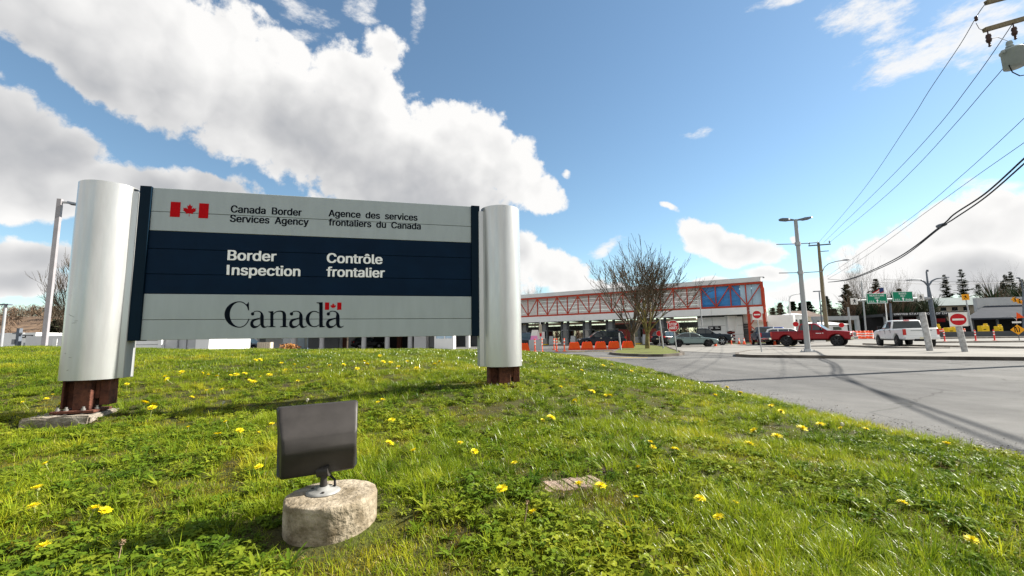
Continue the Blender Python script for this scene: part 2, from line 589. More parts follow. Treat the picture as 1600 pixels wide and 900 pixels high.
def letters(mb, txt, f, x0, x1, base, cap, m=0, bold=0.0):
    """write txt between x0 and x1 on the baseline; cap = capital height; f(x,z) gives the point"""
    if 'H' not in _capcache:
        hv, _ = text_mesh('H')
        _capcache['H'] = max(p.y for p in hv)
    vs, fs = text_mesh(txt)
    a, b = min(p.x for p in vs), max(p.x for p in vs)
    k = cap / _capcache['H']
    w = bold * cap          # heavier strokes: the outline is laid again a hair in front, shifted by the extra weight
    x0, x1 = x0 + w, x1 - w
    shifts = [(0, 0)] if not bold else [(-w, -w * .3), (w, -w * .3), (-w, w * .3), (w, w * .3), (0, 0)]
    for i, (dx, dz) in enumerate(shifts):
        P = [f(x0 + (p.x - a) / (b - a) * (x1 - x0) + dx, base + p.y * k + dz) for p in vs]
        if i:
            n = (f(1, 0) - f(0, 0)).cross(f(0, 1) - f(0, 0)).normalized() * (cap * .002 * i)
            P = [q + n for q in P]
        mb.add(P, fs, m)

# ================================================================== GROUND
import numpy as np


def sheet(name, xs, ys, zf, m, kind='structure'):
    vs = [(x, y, zf(x, y)) for y in ys for x in xs]
    n = len(xs)
    fs = [(j * n + i, j * n + i + 1, (j + 1) * n + i + 1, (j + 1) * n + i) for j in range(len(ys) - 1) for i in range(n - 1)]
    me = bpy.data.meshes.new(name)
    me.from_pydata(vs, [], fs)
    me.materials.append(m)
    me.polygons.foreach_set('use_smooth', [True] * len(fs))
    o = bpy.data.objects.new(name, me)
    COL.objects.link(o)
    return tag(o, kind=kind)


def asphalt():
    m = bpy.data.materials.new('old_asphalt')
    m.use_nodes = True
    nt = m.node_tree
    b = nt.nodes['Principled BSDF']
    b.inputs['Roughness'].default_value = 0.92
    b.inputs['Specular IOR Level'].default_value = 0.12
    tc = nt.nodes.new('ShaderNodeTexCoord')

    def nz(s, d, r=.6, vec=None):
        n = nt.nodes.new('ShaderNodeTexNoise')
        n.inputs['Scale'].default_value, n.inputs['Detail'].default_value, n.inputs['Roughness'].default_value = s, d, r
        nt.links.new(vec or tc.outputs['Object'], n.inputs['Vector'])
        return n.outputs['Fac']

    def ramp(v, p0, c0, p1, c1):
        r = nt.nodes.new('ShaderNodeValToRGB')
        r.color_ramp.elements[0].position, r.color_ramp.elements[0].color = p0, (*c0, 1)
        r.color_ramp.elements[1].position, r.color_ramp.elements[1].color = p1, (*c1, 1)
        nt.links.new(v, r.inputs[0])
        return r.outputs[0]

    def mul(a, c, fac=1.0, mode='MULTIPLY'):
        n = nt.nodes.new('ShaderNodeMix')
        n.data_type, n.blend_type = 'RGBA', mode
        n.inputs['Factor'].default_value = fac
        nt.links.new(a, n.inputs[6])
        nt.links.new(c, n.inputs[7])
        return n.outputs[2]
    base = ramp(nz(.16, 5), .34, (.108, .108, .109), .66, (.155, .154, .151))
    # wheel tracks running along the road
    mp = nt.nodes.new('ShaderNodeMapping')
    mp.inputs['Scale'].default_value = (.55, .05, 1)
    mp.inputs['Rotation'].default_value = (0, 0, RAD(32))
    nt.links.new(tc.outputs['Object'], mp.inputs['Vector'])
    c = mul(base, ramp(nz(1.0, 3, .5, mp.outputs[0]), .38, (.80, .80, .80), .62, (1.08, 1.08, 1.07)))
    grain = ramp(nz(150, 3, .7), .32, (.66, .66, .66), .70, (1.30, 1.29, 1.27))
    c = mul(c, grain)
    c = mul(c, ramp(nz(1.7, 8, .7), .30, (.82, .82, .82), .7, (1.1, 1.1, 1.1)))
    # cracks
    wv = nt.nodes.new('ShaderNodeTexVoronoi')
    wv.feature = 'DISTANCE_TO_EDGE'
    wv.inputs['Scale'].default_value = 0.22
    wd = nt.nodes.new('ShaderNodeVectorMath')
    wd.operation = 'ADD'
    nn = nt.nodes.new('ShaderNodeTexNoise')
    nn.inputs['Scale'].default_value = 1.2
    nn.inputs['Detail'].default_value = 6
    nt.links.new(tc.outputs['Object'], nn.inputs['Vector'])
    nt.links.new(tc.outputs['Object'], wd.inputs[0])
    nt.links.new(nn.outputs['Color'], wd.inputs[1])
    nt.links.new(wd.outputs[0], wv.inputs['Vector'])
    c = mul(c, ramp(wv.outputs['Distance'], .0015, (.50, .50, .50), .0055, (1, 1, 1)), .75)
    # scattered dark oil spots
    vo = nt.nodes.new('ShaderNodeTexVoronoi')
    vo.inputs['Scale'].default_value = 1.1
    nt.links.new(tc.outputs['Object'], vo.inputs['Vector'])
    c = mul(c, ramp(vo.outputs['Distance'], .025, (.45, .45, .45), .06, (1, 1, 1)), .6)
    nt.links.new(c, b.inputs['Base Color'])
    bp = nt.nodes.new('ShaderNodeBump')
    bp.inputs['Strength'].default_value, bp.inputs['Distance'].default_value = .6, .01
    nt.links.new(nz(110, 4, .7), bp.inputs['Height'])
    nt.links.new(bp.outputs[0], b.inputs['Normal'])
    return m


def span(a, b, st):
    n = max(1, int(math.ceil((b - a) / st)))
    return [a + (b - a) * i / n for i in range(n + 1)]


far = [-3500, -1500, -700, -350, -180] + span(-110, 150, 10) + [200, 350, 700, 1500, 3500]
fary = [-300, -100, -30] + span(-10, 200, 10) + [260, 400, 700, 1500, 4000]
sheet('ground', far, fary, lambda x, y: grade(x, y) - .03, mat('dry_grass_ground', (.13, .125, .055), 1, 0, .4, .08, col2=(.10, .085, .05), space='Object'))
sheet('road', span(-90, 135, 2.5), span(-25, 125, 2.5), grade, asphalt())

# ---- the lawn mound, fitted through measured points
_cp = []


def _c(px, py, d, drop=0.0):
    p = at(px, py, d)
    _cp.append((p.x, p.y, p.z - drop))


_c(0, 900, 1.55); _c(250, 870, 1.62); _c(520, 850, 1.68); _c(800, 880, 1.62); _c(1100, 880, 1.60); _c(1400, 860, 1.75)
_c(1590, 800, 2.25); _c(1300, 740, 2.9); _c(1000, 740, 2.5); _c(700, 740, 2.5); _c(300, 740, 2.55); _c(30, 760, 2.45)
_c(120, 672, 4.05); _c(0, 690, 3.6); _c(785, 604, 5.45); _c(470, 640, 4.8); _c(1000, 640, 4.9); _c(900, 680, 3.6)
_c(0, 554, 9.0, .05); _c(-150, 556, 9.0, .05); _c(200, 551, 9.6, .05); _c(400, 549, 10.0, .05); _c(560, 548, 10.5, .05); _c(700, 548, 11, .05); _c(800, 549, 12, .05); _c(870, 553, 13, .05); _c(915, 559, 14, .04)
_c(100, 590, 6.3); _c(400, 585, 6.9); _c(650, 576, 7.6); _c(860, 585, 7.4); _c(980, 590, 8.2)
for y_ in (-4, -1, 1, 3, 5, 7, 9, 11, 13, 15, 17):
    _cp.append((4.35, y_, -.02))
for x_ in (-12, -7, -3, 0, 2, 4):
    _cp.append((x_, -2.5, .12))
    _cp.append((x_ * 1.3, 18, .25))
    _cp.append((x_ * 1.4, 24, -.05))
for y_ in (2, 5, 9, 12):
    _cp.append((-14, y_, .25 + .06 * y_))
_P = np.array(_cp)


def _tps(r2):
    return np.where(r2 > 1e-9, r2 * np.log(r2 + 1e-12) * .5, 0)


_n = len(_P)
_A = np.zeros((_n + 3, _n + 3))
_A[:_n, :_n] = _tps(((_P[:, None, :2] - _P[None, :, :2]) ** 2).sum(-1)) + np.eye(_n) * .03
_A[:_n, _n] = 1
_A[:_n, _n + 1:] = _P[:, :2]
_A[_n:, :_n] = _A[:_n, _n:].T
_w = np.linalg.solve(_A, np.concatenate([_P[:, 2], np.zeros(3)]))
GX0, GX1, GY0, GY1, GST = -15.0, 4.6, -3.0, 25.0, 0.14
_gx = np.arange(GX0, GX1 + GST, GST)
_gy = np.arange(GY0, GY1 + GST, GST)
_XX, _YY = np.meshgrid(_gx, _gy)
_H = np.zeros_like(_XX)
for i in range(_n):
    _H += _w[i] * _tps((_XX - _P[i, 0]) ** 2 + (_YY - _P[i, 1]) ** 2)
_H += _w[_n] + _w[_n + 1] * _XX + _w[_n + 2] * _YY
EDGE = {}


def edge_x(y):
    """where the grass meets the road"""
    return 3.95 + .10 * math.sin(y * .55 + 1.0) + .12 * noise.noise(Vector((0, y * .9, 3))) - .12 * max(0, min(1, (6.6 - y) / 3)) * max(0, min(1, (y - 4.0)))


for j in range(len(_gy)):
    e = edge_x(_gy[j])
    for i in range(len(_gx)):
        x, y = _gx[i], _gy[j]
        b = .05 * noise.noise(Vector((x * .8, y * .8, 0))) + .025 * noise.noise(Vector((x * 2.6, y * 2.6, 5)))
        h = _H[j, i] + b * min(1, max(0, (e - x) / .8))
        k = smooth(0, .9, e - x + .06)
        h = max(h, .0) * (k * .85 + .15) + .03
        # the turf is worn low in front of the footing and round the pedestal
        h -= .075 * math.exp(-(((x + 4.35) / .45) ** 2 + ((y - 4.02) / .22) ** 2)) * (1 if y > .5 else 0)
        h -= .030 * math.exp(-(((x + .74) / .30) ** 2 + ((y - 1.62) / .16) ** 2))
        if x > e:
            h = .03 - (x - e) * .5
        _H[j, i] = h


def lawn_h(x, y):
    i = min(max((x - GX0) / GST, 0), len(_gx) - 1.001)
    j = min(max((y - GY0) / GST, 0), len(_gy) - 1.001)
    a, b = int(i), int(j)
    u, v = i - a, j - b
    return float((_H[b, a] * (1 - u) + _H[b, a + 1] * u) * (1 - v) + (_H[b + 1, a] * (1 - u) + _H[b + 1, a + 1] * u) * v)


def lawn_at(px, py):
    """first point of the lawn under a photo pixel"""
    r = ray(px, py)
    t = 0.8
    while t < 30:
        p = EYE + r * t
        if p.z < lawn_h(p.x, p.y):
            for _ in range(3):
                t -= .01
                p = EYE + r * t
            return Vector((p.x, p.y, lawn_h(p.x, p.y)))
        t += .015 + t * .003
    return None


lawn_mat = mat('moss_and_soil', (.055, .066, .010), 1, 0, .4, 3.2, .8, 60, col2=(.034, .028, .010))
_vs = np.stack([_XX, _YY, _H], -1).reshape(-1, 3)
_nx = len(_gx)
_fs = [(j * _nx + i, j * _nx + i + 1, (j + 1) * _nx + i + 1, (j + 1) * _nx + i) for j in range(len(_gy) - 1) for i in range(_nx - 1)]
_me = bpy.data.meshes.new('lawn')
_me.from_pydata(_vs.tolist(), [], _fs)
_me.materials.append(lawn_mat)
_me.polygons.foreach_set('use_smooth', [True] * len(_fs))
_o = bpy.data.objects.new('lawn', _me)
COL.objects.link(_o)
tag(_o, kind='structure')

# ================================================================== THE BORDER SIGN
SO = Vector((-3.83358, 4.5, 2.68325))
SYAW, SW, SH, SB1, SB2 = 0.24949, 3.43842, 1.62951, 0.47122, 1.14544
SD = Vector((math.cos(SYAW), math.sin(SYAW), 0))
SN = Vector((math.sin(SYAW), -math.cos(SYAW), 0))      # towards the viewer
sign = thing('border_sign', 'long silver and navy Border Inspection sign between two aluminium pylons on the lawn', 'sign', (SO.x, SO.y, 0), SYAW)


def suv(px, py):
    """(u, z) on the sign's face under a photo pixel"""
    r = ray(px, py)
    t = (SO - EYE).dot(SN) / r.dot(SN)
    p = EYE + r * t
    return (p - SO).dot(SD), p.z


ZT = SO.z
ZB = ZT - SH
G = .0022     # groove half height


def board(mb, z1, z0, m=0):
    mb.bx(0.002, SW - .002, 0, .055, z0 + G, z1 - G, m)


b1, b2 = ZT - SB1, ZT - SB2
u_ = MB(); board(u_, ZT, ZT - SB1 * .557); board(u_, ZT - SB1 * .557, b1)
pan_t = u_.build('top_panel', 'alu_panel', sign, bevel=.003)
u_ = MB(); dz = b1 - b2
board(u_, b1, b1 - dz * .287); board(u_, b1 - dz * .287, b1 - dz * .69); board(u_, b1 - dz * .69, b2)
pan_m = u_.build('middle_panel', 'navy', sign, bevel=.003)
u_ = MB(); dz = b2 - ZB
board(u_, b2, b2 - dz * .565); board(u_, b2 - dz * .565, ZB)
pan_b = u_.build('bottom_panel', 'alu_panel', sign, bevel=.003)
u_ = MB()
u_.bx(.0, SW, .056, .10, ZB + .012, ZT - .012)
u_.build('backing', 'navy_frame', sign)
u_ = MB()
u_.bx(-.105, 0, -.022, .125, ZB - .004, ZT + .006)
u_.build('frame', 'navy_frame', sign, bevel=.004)
u_ = MB()
u_.bx(SW, SW + .105, -.022, .125, ZB - .004, ZT + .006)
u_.build('frame', 'navy_frame', sign, bevel=.004)


def face(dt=.0015):
    return lambda u, z: Vector((u, -dt, z))


def write(parent, mb, txt, l, r, cap_px, bold):
    (u0, z0), (u1, z1) = suv(*l), suv(*r)
    zc = suv(l[0], l[1] - cap_px)[1]
    letters(mb, txt, face(), u0, u1, (z0 + z1) / 2, zc - z0, 0, bold)


t = MB()
write(None, t, 'Canada  Border', (360.2, 333.0), (471.4, 336.0), 11.0, .045)
write(None, t, 'Services  Agency', (358.9, 348.0), (482.4, 350.5), 11.0, .045)
write(None, t, 'Agence  des  services', (513.2, 338.6), (652.4, 344.2), 10.2, .045)
write(None, t, 'frontaliers  du  Canada', (513.2, 352.6), (657.6, 358.0), 10.2, .045)
t.build('agency_lettering', 'ink', pan_t, fix=False)
t = MB()
write(None, t, 'Border', (355.2, 406.2), (431.8, 408.2), 15.4, .050)
write(None, t, 'nspection', (361.8, 429.5), (469.2, 431.4), 15.4, .050)
_q = [suv(354.0, 429.3), suv(358.4, 429.4), suv(358.9, 413.9), suv(354.5, 413.8)]      # plain upright of the capital I
t.add([face()(*q) for q in _q], [(0, 1, 2, 3)])
write(None, t, 'Contrôle', (510.4, 410.6), (597.6, 412.2), 14.6, .050)
write(None, t, 'frontalier', (509.8, 431.8), (601.2, 433.6), 14.6, .050)
t.build('inspection_lettering', 'white_ink', pan_m, fix=False)

# the leaf of the flag
_h = [(-45, 1167), (-156, 1069), (-1015, 1220), (-899, 900), (-919, 827), (-1860, 65), (-1648, -34), (-1614, -113), (-1800, -685), (-1258, -570), (-1185, -608),
      (-1080, -855), (-657, -401), (-546, -458), (-750, -1510), (-423, -1321), (-332, -1348)]
LEAF = [(-90, 2030)] + _h + [(0, -2000)] + [(-x, y) for x, y in _h[::-1]] + [(90, 2030)]


def flag(mb, px0, px1, py0, py1, bar, leaf):
    """maple leaf flag between photo columns px0..px1; bar = width of a red bar, leaf = (cx, cy, half height) in photo pixels"""
    uu = suv((px0 + px1) / 2, (py0 + py1) / 2)
    ua, ub = suv(px0, py0)[0], suv(px1, py0)[0]
    za, zb = uu[1] + (py1 - py0) / 2 * .00688, uu[1] - (py1 - py0) / 2 * .00688
    w = (ub - ua) * bar
    for (a, b) in ((ua, ua + w), (ub - w, ub)):
        mb.add([face()(a, zb), face()(b, zb), face()(b, za), face()(a, za)], [(0, 1, 2, 3)])
    h = (za - zb) * leaf
    cu, cz = (ua + ub) / 2, (za + zb) / 2
    mb.add([face()(cu + x / 4030 * h, cz - y / 4030 * h) for x, y in LEAF], [list(range(len(LEAF)))])


t = MB()
flag(t, 267.0, 326.8, 316.3, 340.5, .258, .84)
t.build('flag_emblem', 'red_ink', pan_t, fix=False)

# the Canada wordmark, drawn stroke by stroke in pixels of an enlarged crop
WM = MB()


def wz(x, y):
    return suv(340 + x * .13125, 465 + y * .13125)


_lay = [0]


def wpoly(pts):
    _lay[0] += 1
    f = face(.0012 + .00008 * _lay[0])
    WM.add([f(*wz(x, y)) for x, y in pts], [list(range(len(pts)))])


def bez(p, n=10):
    """cubic chain p0 c c p c c p ..."""
    out = []
    for i in range(0, len(p) - 1, 3):
        a, b, c, d = p[i:i + 4]
        for k in range(n):
            s_ = k / n
            q = 1 - s_
            out.append(tuple(q ** 3 * a[j] + 3 * q * q * s_ * b[j] + 3 * q * s_ * s_ * c[j] + s_ ** 3 * d[j] for j in (0, 1)))
    out.append(p[-1])
    return out


def stroke(path, ws):
    """variable-width stroke: ws = widths at equal steps"""
    n = len(path)
    L, Rr = [], []
    for i in range(n):
        a, b = path[max(i - 1, 0)], path[min(i + 1, n - 1)]
        dx, dy = b[0] - a[0], b[1] - a[1]
        l = math.hypot(dx, dy) or 1
        f = i / (n - 1) * (len(ws) - 1)
        k = min(int(f), len(ws) - 2)
        w = (ws[k] * (1 - (f - k)) + ws[k + 1] * (f - k)) / 2
        L.append((path[i][0] - dy / l * w, path[i][1] + dx / l * w))
        Rr.append((path[i][0] + dy / l * w, path[i][1] - dx / l * w))
    for i in range(n - 1):      # quads, so that tight bends stay clean
        f = face(.0012 + .00008 * _lay[0])
        WM.add([f(*wz(*q)) for q in (L[i], L[i + 1], Rr[i + 1], Rr[i])], [(0, 1, 2, 3)])
    _lay[0] += 1


def ball(x, y, r):
    wpoly([(x + r * math.cos(k * .393), y + r * math.sin(k * .393)) for k in range(16)])


# C
def carc(th, rl, rr, ry, cx=262):
    return (cx + (rl if math.cos(th) < 0 else rr) * math.cos(th), 201 + ry * math.sin(th))


_th = [RAD(-42 - (360 - 62) * i / 40) for i in range(41)]
_out = [carc(t_, 180, 124, 157) for t_ in _th]
_inn = [carc(t_, 116, 112, 146) for t_ in _th]
_lay[0] += 1
for i in range(40):
    f_ = face(.0012 + .00008 * _lay[0])
    WM.add([f_(*wz(*q)) for q in (_out[i], _out[i + 1], _inn[i + 1], _inn[i])], [(0, 1, 2, 3)])
wpoly([(372, 48), (376, 152), (365, 152), (352, 112), (336, 82), (350, 76)])


def small_a(o):
    stroke(bez([(418 + o, 198), (425 + o, 165), (455 + o, 160), (470 + o, 161), (510 + o, 163), (529 + o, 180), (529 + o, 222)]), [10, 10, 9, 16, 40])
    ball(417 + o, 194, 20)
    stroke([(529 + o, 215), (529 + o, 250), (529 + o, 300)], [41, 41, 41])
    stroke(bez([(529 + o, 295), (529 + o, 345), (550 + o, 352), (565 + o, 351), (580 + o, 351), (590 + o, 345), (600 + o, 335)]), [41, 34, 16, 9, 5])
    stroke(bez([(510 + o, 240), (480 + o, 262), (408 + o, 252), (407 + o, 308), (407 + o, 336), (425 + o, 350), (445 + o, 350), (478 + o, 350), (498 + o, 330), (512 + o, 312)]), [8, 26, 40, 34, 12, 9])


small_a(0)
# n
wpoly([(604, 166), (664, 160), (664, 175), (628, 182), (604, 172)])
stroke([(646, 168), (646, 250), (646, 345)], [37, 37, 37])
wpoly([(600, 352), (600, 345), (628, 338), (664, 338), (692, 345), (692, 352)])
stroke(bez([(660, 205), (680, 170), (715, 161), (740, 161), (778, 161), (795, 180), (795, 215), (795, 260), (795, 300), (795, 345)]), [9, 10, 16, 40, 40, 40])
wpoly([(742, 352), (742, 345), (776, 338), (814, 338), (836, 345), (836, 352)])
small_a(463)
# d
_lay[0] += 1
_to = [RAD(-50 - 262 * i / 30) for i in range(31)]
for i in range(30):
    q = []
    for (rl, rr, ry, t_) in ((100, 92, 97, _to[i]), (100, 92, 97, _to[i + 1]), (58, 84, 86, _to[i + 1]), (58, 84, 86, _to[i])):
        q.append((1150 + (rl if math.cos(t_) < 0 else rr) * math.cos(t_), 255 + ry * math.sin(t_)))
    f_ = face(.0012 + .00008 * _lay[0])
    WM.add([f_(*wz(*p)) for p in q], [(0, 1, 2, 3)])
stroke([(1231, 56), (1231, 200), (1231, 320)], [41, 41, 41])
wpoly([(1178, 58), (1251, 55), (1251, 78), (1211, 84), (1205, 70), (1178, 66)])
wpoly([(1211, 318), (1251, 318), (1254, 336), (1280, 344), (1280, 350), (1230, 354), (1211, 354)])
small_a(902)
WM.build('wordmark', 'ink', pan_b, fix=False)
t = MB()
flag(t, 507.9, 533.7, 472.2, 484.5, .26, .80)
t.build('flag_emblem', 'red_ink', pan_b, fix=False)


# pylons
def pylon(uc, inner, foot_z, foot_pts):
    """uc = centre along the sign; inner = +1 when the panel lies on its +u side"""
    zt = PYT
    zb = PYB
    n = 48
    mb = MB()
    T = Matrix.Translation((uc, .05, 0))
    mb.lathe([(.25, zb), (.25, zt)], n, 0, T)
    mb.lathe([(.25, zb), (.243, zb + .003), (.243, zb + .06)], n, 0, T, False)
    mb.lathe([(.25, zt), (.246, zt), (.246, zt - .05)], n, 0, T, False)
    ring = [T @ Vector((.246 * math.cos(2 * math.pi * k / n), .246 * math.sin(2 * math.pi * k / n), zt - .03)) for k in range(n)]
    mb.add(ring, [list(range(n))], 0)
    ring = [T @ Vector((.246 * math.cos(2 * math.pi * k / n), .246 * math.sin(2 * math.pi * k / n), zb + .06)) for k in range(n)]
    mb.add(ring, [list(range(n))[::-1]], 1)
    p = mb.build('pylon', ['alu', 'dark'], sign)
    # the flat channel between cylinder and frame
    c = MB()
    a, b = (uc + inner * .235), (uc + inner * .2915)
    a, b = min(a, b), max(a, b)
    c.bx(a, b, -.030, .15, zb + .002, zt - .045)
    c.build('edge_channel', 'alu', p, bevel=.004)
    e = MB()
    x = uc + inner * .2955
    e.bx(min(x, x - inner * .003), max(x, x - inner * .003) + .001, -.03, .12, zb + .01, zt - .06)
    e.build('sealing_strip', 'pole_grey', p)
    if inner > 0:
        r = MB()     # scratches in the metal
        for (ang, z, l, tl) in ((-112, zb + .62, .07, -.4), (-104, zb + .55, .05, .1), (-100, zb + .57, .035, .05), (-105, zb + .22, .03, .05), (-108, zb + .1, .02, .6), (-118, zb + .26, .02, .2)):
            a0 = RAD(ang)
            pts = []
            for k in range(4):
                aa = a0 + (k / 3 - .5) * l / .25
                pts.append(T @ Vector((.2508 * math.cos(aa), .2508 * math.sin(aa), z + (k / 3 - .5) * l * tl)))
            r.tube(pts, [.0006, .0014, .0012, .0005], 5, 0)
        r.build('scratches', 'lamp_grey', p)
    # rusted steel legs
    s_ = MB()
    f = foot_z
    s_.bx(uc - .185, uc - .065, .0, .02, f + .02, zb + .06)
    s_.bx(uc - .185, uc - .165, -.06, .10, f + .02, zb + .06)
    s_.bx(uc - .065, uc + .075, -.10, .09, f + .012, zb + .06)
    s_.bx(uc + .078, uc + .118, -.045, .08, f + .11, zb + .06)
    s_.bx(uc + .120, uc + .20, -.05, .09, f + .045, zb + .06)
    s_.build('steel_leg', 'rust', p, bevel=.006)
    s_ = MB()
    s_.bx(uc - .21, uc + .14, -.15, .13, f - .014, f + .010)
    s_.build('base_plate', 'rust', p, bevel=.004)
    for (dx, dy) in ((-.17, -.11), (.04, -.12), (.11, -.05), (-.10, -.115)):
        q = MB()
        q.cyl((uc + dx, dy), .011, f - .05, f + .045, 8)
        q.cyl((uc + dx, dy), .020, f + .011, f + .027, 6)
        q.cyl((uc + dx, dy), .019, f - .035, f - .015, 6)
        q.build('anchor_bolt', 'bolt', p)
    return p


PYT = at(172, 278, 4.17).z
PYB = at(150, 595, 4.17).z
UL, UR = -.105 - .292, SW + .105 + .280
pylon(UL, 1, at(142, 643, 4.28).z, None)
pylon(UR, -1, at(785, 605, 5.3).z, None)
# the rough footing block under the left pylon
fz = at(120, 652, 4.10).z
fb = bmesh.new()
bmesh.ops.create_grid(fb, x_segments=1, y_segments=1, size=.5)
fb.free()
f_ = MB()
f_.bx(UL - .36, UL + .17, -.26, .24, -.3, 0)
fo = f_.build('footing', 'footing', sign)
fo.location = (0, 0, fz)
bb = bmesh.new()
bb.from_mesh(fo.data)
bmesh.ops.bevel(bb, geom=list(bb.edges), offset=.015, segments=2, affect='EDGES')
bmesh.ops.subdivide_edges(bb, edges=list(bb.edges), cuts=7, use_grid_fill=True)
for v in bb.verts:
    v.co += Vector((noise.noise(v.co * 9), noise.noise(v.co * 9 + Vector((7, 0, 0))), noise.noise(v.co * 8 + Vector((0, 9, 0))))) * .014
bb.to_mesh(fo.data)
bb.free()

# ================================================================== FLOODLIGHT ON ITS CONCRETE PEDESTAL
PC = at(519, 770, 1.80)
pgz = at(522, 851, 1.62).z
ptop = at(519, 771, 1.80).z
PR = .170
mb = bmesh.new()
rings, seg = 14, 72
prev = None
vv = []
for i in range(rings + 1):
    z = (pgz - .10) + (ptop - pgz + .10) * i / rings
    vv.append([mb.verts.new((PR * math.cos(2 * math.pi * k / seg), PR * math.sin(2 * math.pi * k / seg), z)) for k in range(seg)])
for rr_ in (.955, .80, .6, .4, .2):
    vv.append([mb.verts.new((PR * rr_ * math.cos(2 * math.pi * k / seg), PR * rr_ * math.sin(2 * math.pi * k / seg), ptop + (.004 if rr_ > .9 else .006))) for k in range(seg)])
cv = mb.verts.new((0, 0, ptop + .006))
for a, b in zip(vv, vv[1:]):
    for k in range(seg):
        mb.faces.new((a[k], a[(k + 1) % seg], b[(k + 1) % seg], b[k]))
for k in range(seg):
    mb.faces.new((vv[-1][k], vv[-1][(k + 1) % seg], cv))
for v in mb.verts:
    n_ = noise.noise(v.co * 7) * .0016 + noise.noise(v.co * 22) * .0012 + noise.noise(v.co * 60) * .0014
    d = Vector((v.co.x, v.co.y, 0))
    rad = d.length / PR
    if v.co.z > ptop - .01:
        v.co.z += n_ * .9 - (.006 if noise.noise(v.co * 13) > .2 and rad > .7 else 0)
    if rad > .94:
        v.co += d.normalized() * n_ * 1.3
me = bpy.data.meshes.new('concrete_pedestal')
mb.to_mesh(me)
mb.free()
me.polygons.foreach_set('use_smooth', [True] * len(me.polygons))
me.materials.append(K['pedestal'])
ped = bpy.data.objects.new('concrete_pedestal', me)
COL.objects.link(ped)
ped.location = (PC.x, PC.y, 0)
tag(ped, 'round rough concrete pedestal in the grass under the dark floodlight', 'pedestal')

fl = thing('floodlight', 'dark bronze floodlight head on a swivel mount, turned towards the big sign', 'floodlight', (PC.x - .035, PC.y - .0, ptop + .006))
m_ = MB()
m_.lathe([(.0, .0), (.064, .0), (.064, .004), (.052, .009), (.026, .014), (.022, .022), (.0, .023)], 28)
m_.build('base_flange', 'cast', fl)
for k in range(3):
    q_ = MB()
    q_.tube([(.046 * math.cos(k * 2.1 - 1.2), .046 * math.sin(k * 2.1 - 1.2), .006), (.046 * math.cos(k * 2.1 - 1.2), .046 * math.sin(k * 2.1 - 1.2), .014)], .006, 6)
    q_.build('screw', 'lamp_grey', fl)
m_ = MB()
m_.tube([(0, 0, .024), (0, 0, .050), (0, 0, .075)], [.0145, .0125, .0125], 14)
m_.tube([(-.024, 0, .078), (.022, 0, .082)], [.021, .021], 14)
m_.tube([(-.030, 0, .083), (-.046, .0, .086)], [.018, .013], 10)
m_.build('swivel_joint', 'lamp_grey', fl)
# the housing: rear of the lamp has a sloped upper face and an undercut lower face; local y points to the sign
hw, hh = .157, .139
T = Matrix.Translation((-.037, .030, .200)) @ Euler((RAD(-10), RAD(-1), RAD(27)), 'XYZ').to_matrix().to_4x4()


def rrect(w, h, r, n=5):
    out = []
    for (cx, cz, a0) in ((w - r, h - r, 0), (-w + r, h - r, 90), (-w + r, -h + r, 180), (w - r, -h + r, 270)):
        for k in range(n + 1):
            a = RAD(a0 + 90 * k / n)
            out.append((cx + r * math.cos(a), cz + r * math.sin(a)))
    return out


h_ = MB()
secs = [(.052, hw, hh, .012, 0), (.040, hw + .001, hh + .001, .012, 0), (.020, hw - .001, hh - .001, .012, 0), (.016, hw - .004, hh - .004, .012, 0), (.0, hw - .004, hh - .005, .014, 0),
        (-.020, hw - .006, hh - .008, .016, 0), (-.030, hw - .008, .098, .016, -.012), (-.068, hw - .012, .056, .014, -.016), (-.080, hw - .016, .034, .010, -.016), (-.084, hw - .024, .022, .008, -.016)]
vs, fs = [], []
for (y, w, h, r, cz) in secs:
    for (x, z) in rrect(w, h, r):
        taper = 1 - .11 * (hh - z) / (2 * hh)
        vs.append(T @ Vector((x * taper, y, z + cz)))
nn = len(rrect(1, 1, .1))
for i in range(len(secs) - 1):
    for k in range(nn):
        fs.append((i * nn + k, i * nn + (k + 1) % nn, (i + 1) * nn + (k + 1) % nn, (i + 1) * nn + k))
fs.append(list(range((len(secs) - 1) * nn, len(secs) * nn)))
h_.add(vs, fs, 0, True)
ho = h_.build('housing', 'lamp_grey', fl)
l_ = MB()
l_.add([T @ Vector((x, .0505, z)) for x, z in rrect(hw - .006, hh - .006, .016)], [list(range(nn))])
l_.build('lens', 'lens', fl)
c_ = MB()
c_.tube([T @ Vector((.0, -.02, -.10)), Vector((-.005, .03, .07)), Vector((.03, .035, .035)), Vector((.034, .03, .012))], .005, 8)
c_.build('supply_cable', 'cable', fl)
for (x, z) in ((-.128, .112), (.128, .112), (-.122, -.112), (.122, -.112)):
    q_ = MB()
    q_.tube([T @ Vector((x, .012, z)), T @ Vector((x, .003, z))], .005, 8)
    q_.build('screw', 'bolt', fl)
g_ = MB()
for dz in (.0,):
    g_.add([T @ Vector((x * 1.008, .030 + dy, z * 1.008)) for dy in (0, .003) for x, z in rrect(hw, hh, .018)], [(k, (k + 1) % nn, nn + (k + 1) % nn, nn + k) for k in range(nn)], 0, True)
g_.build('gasket', 'black', fl)

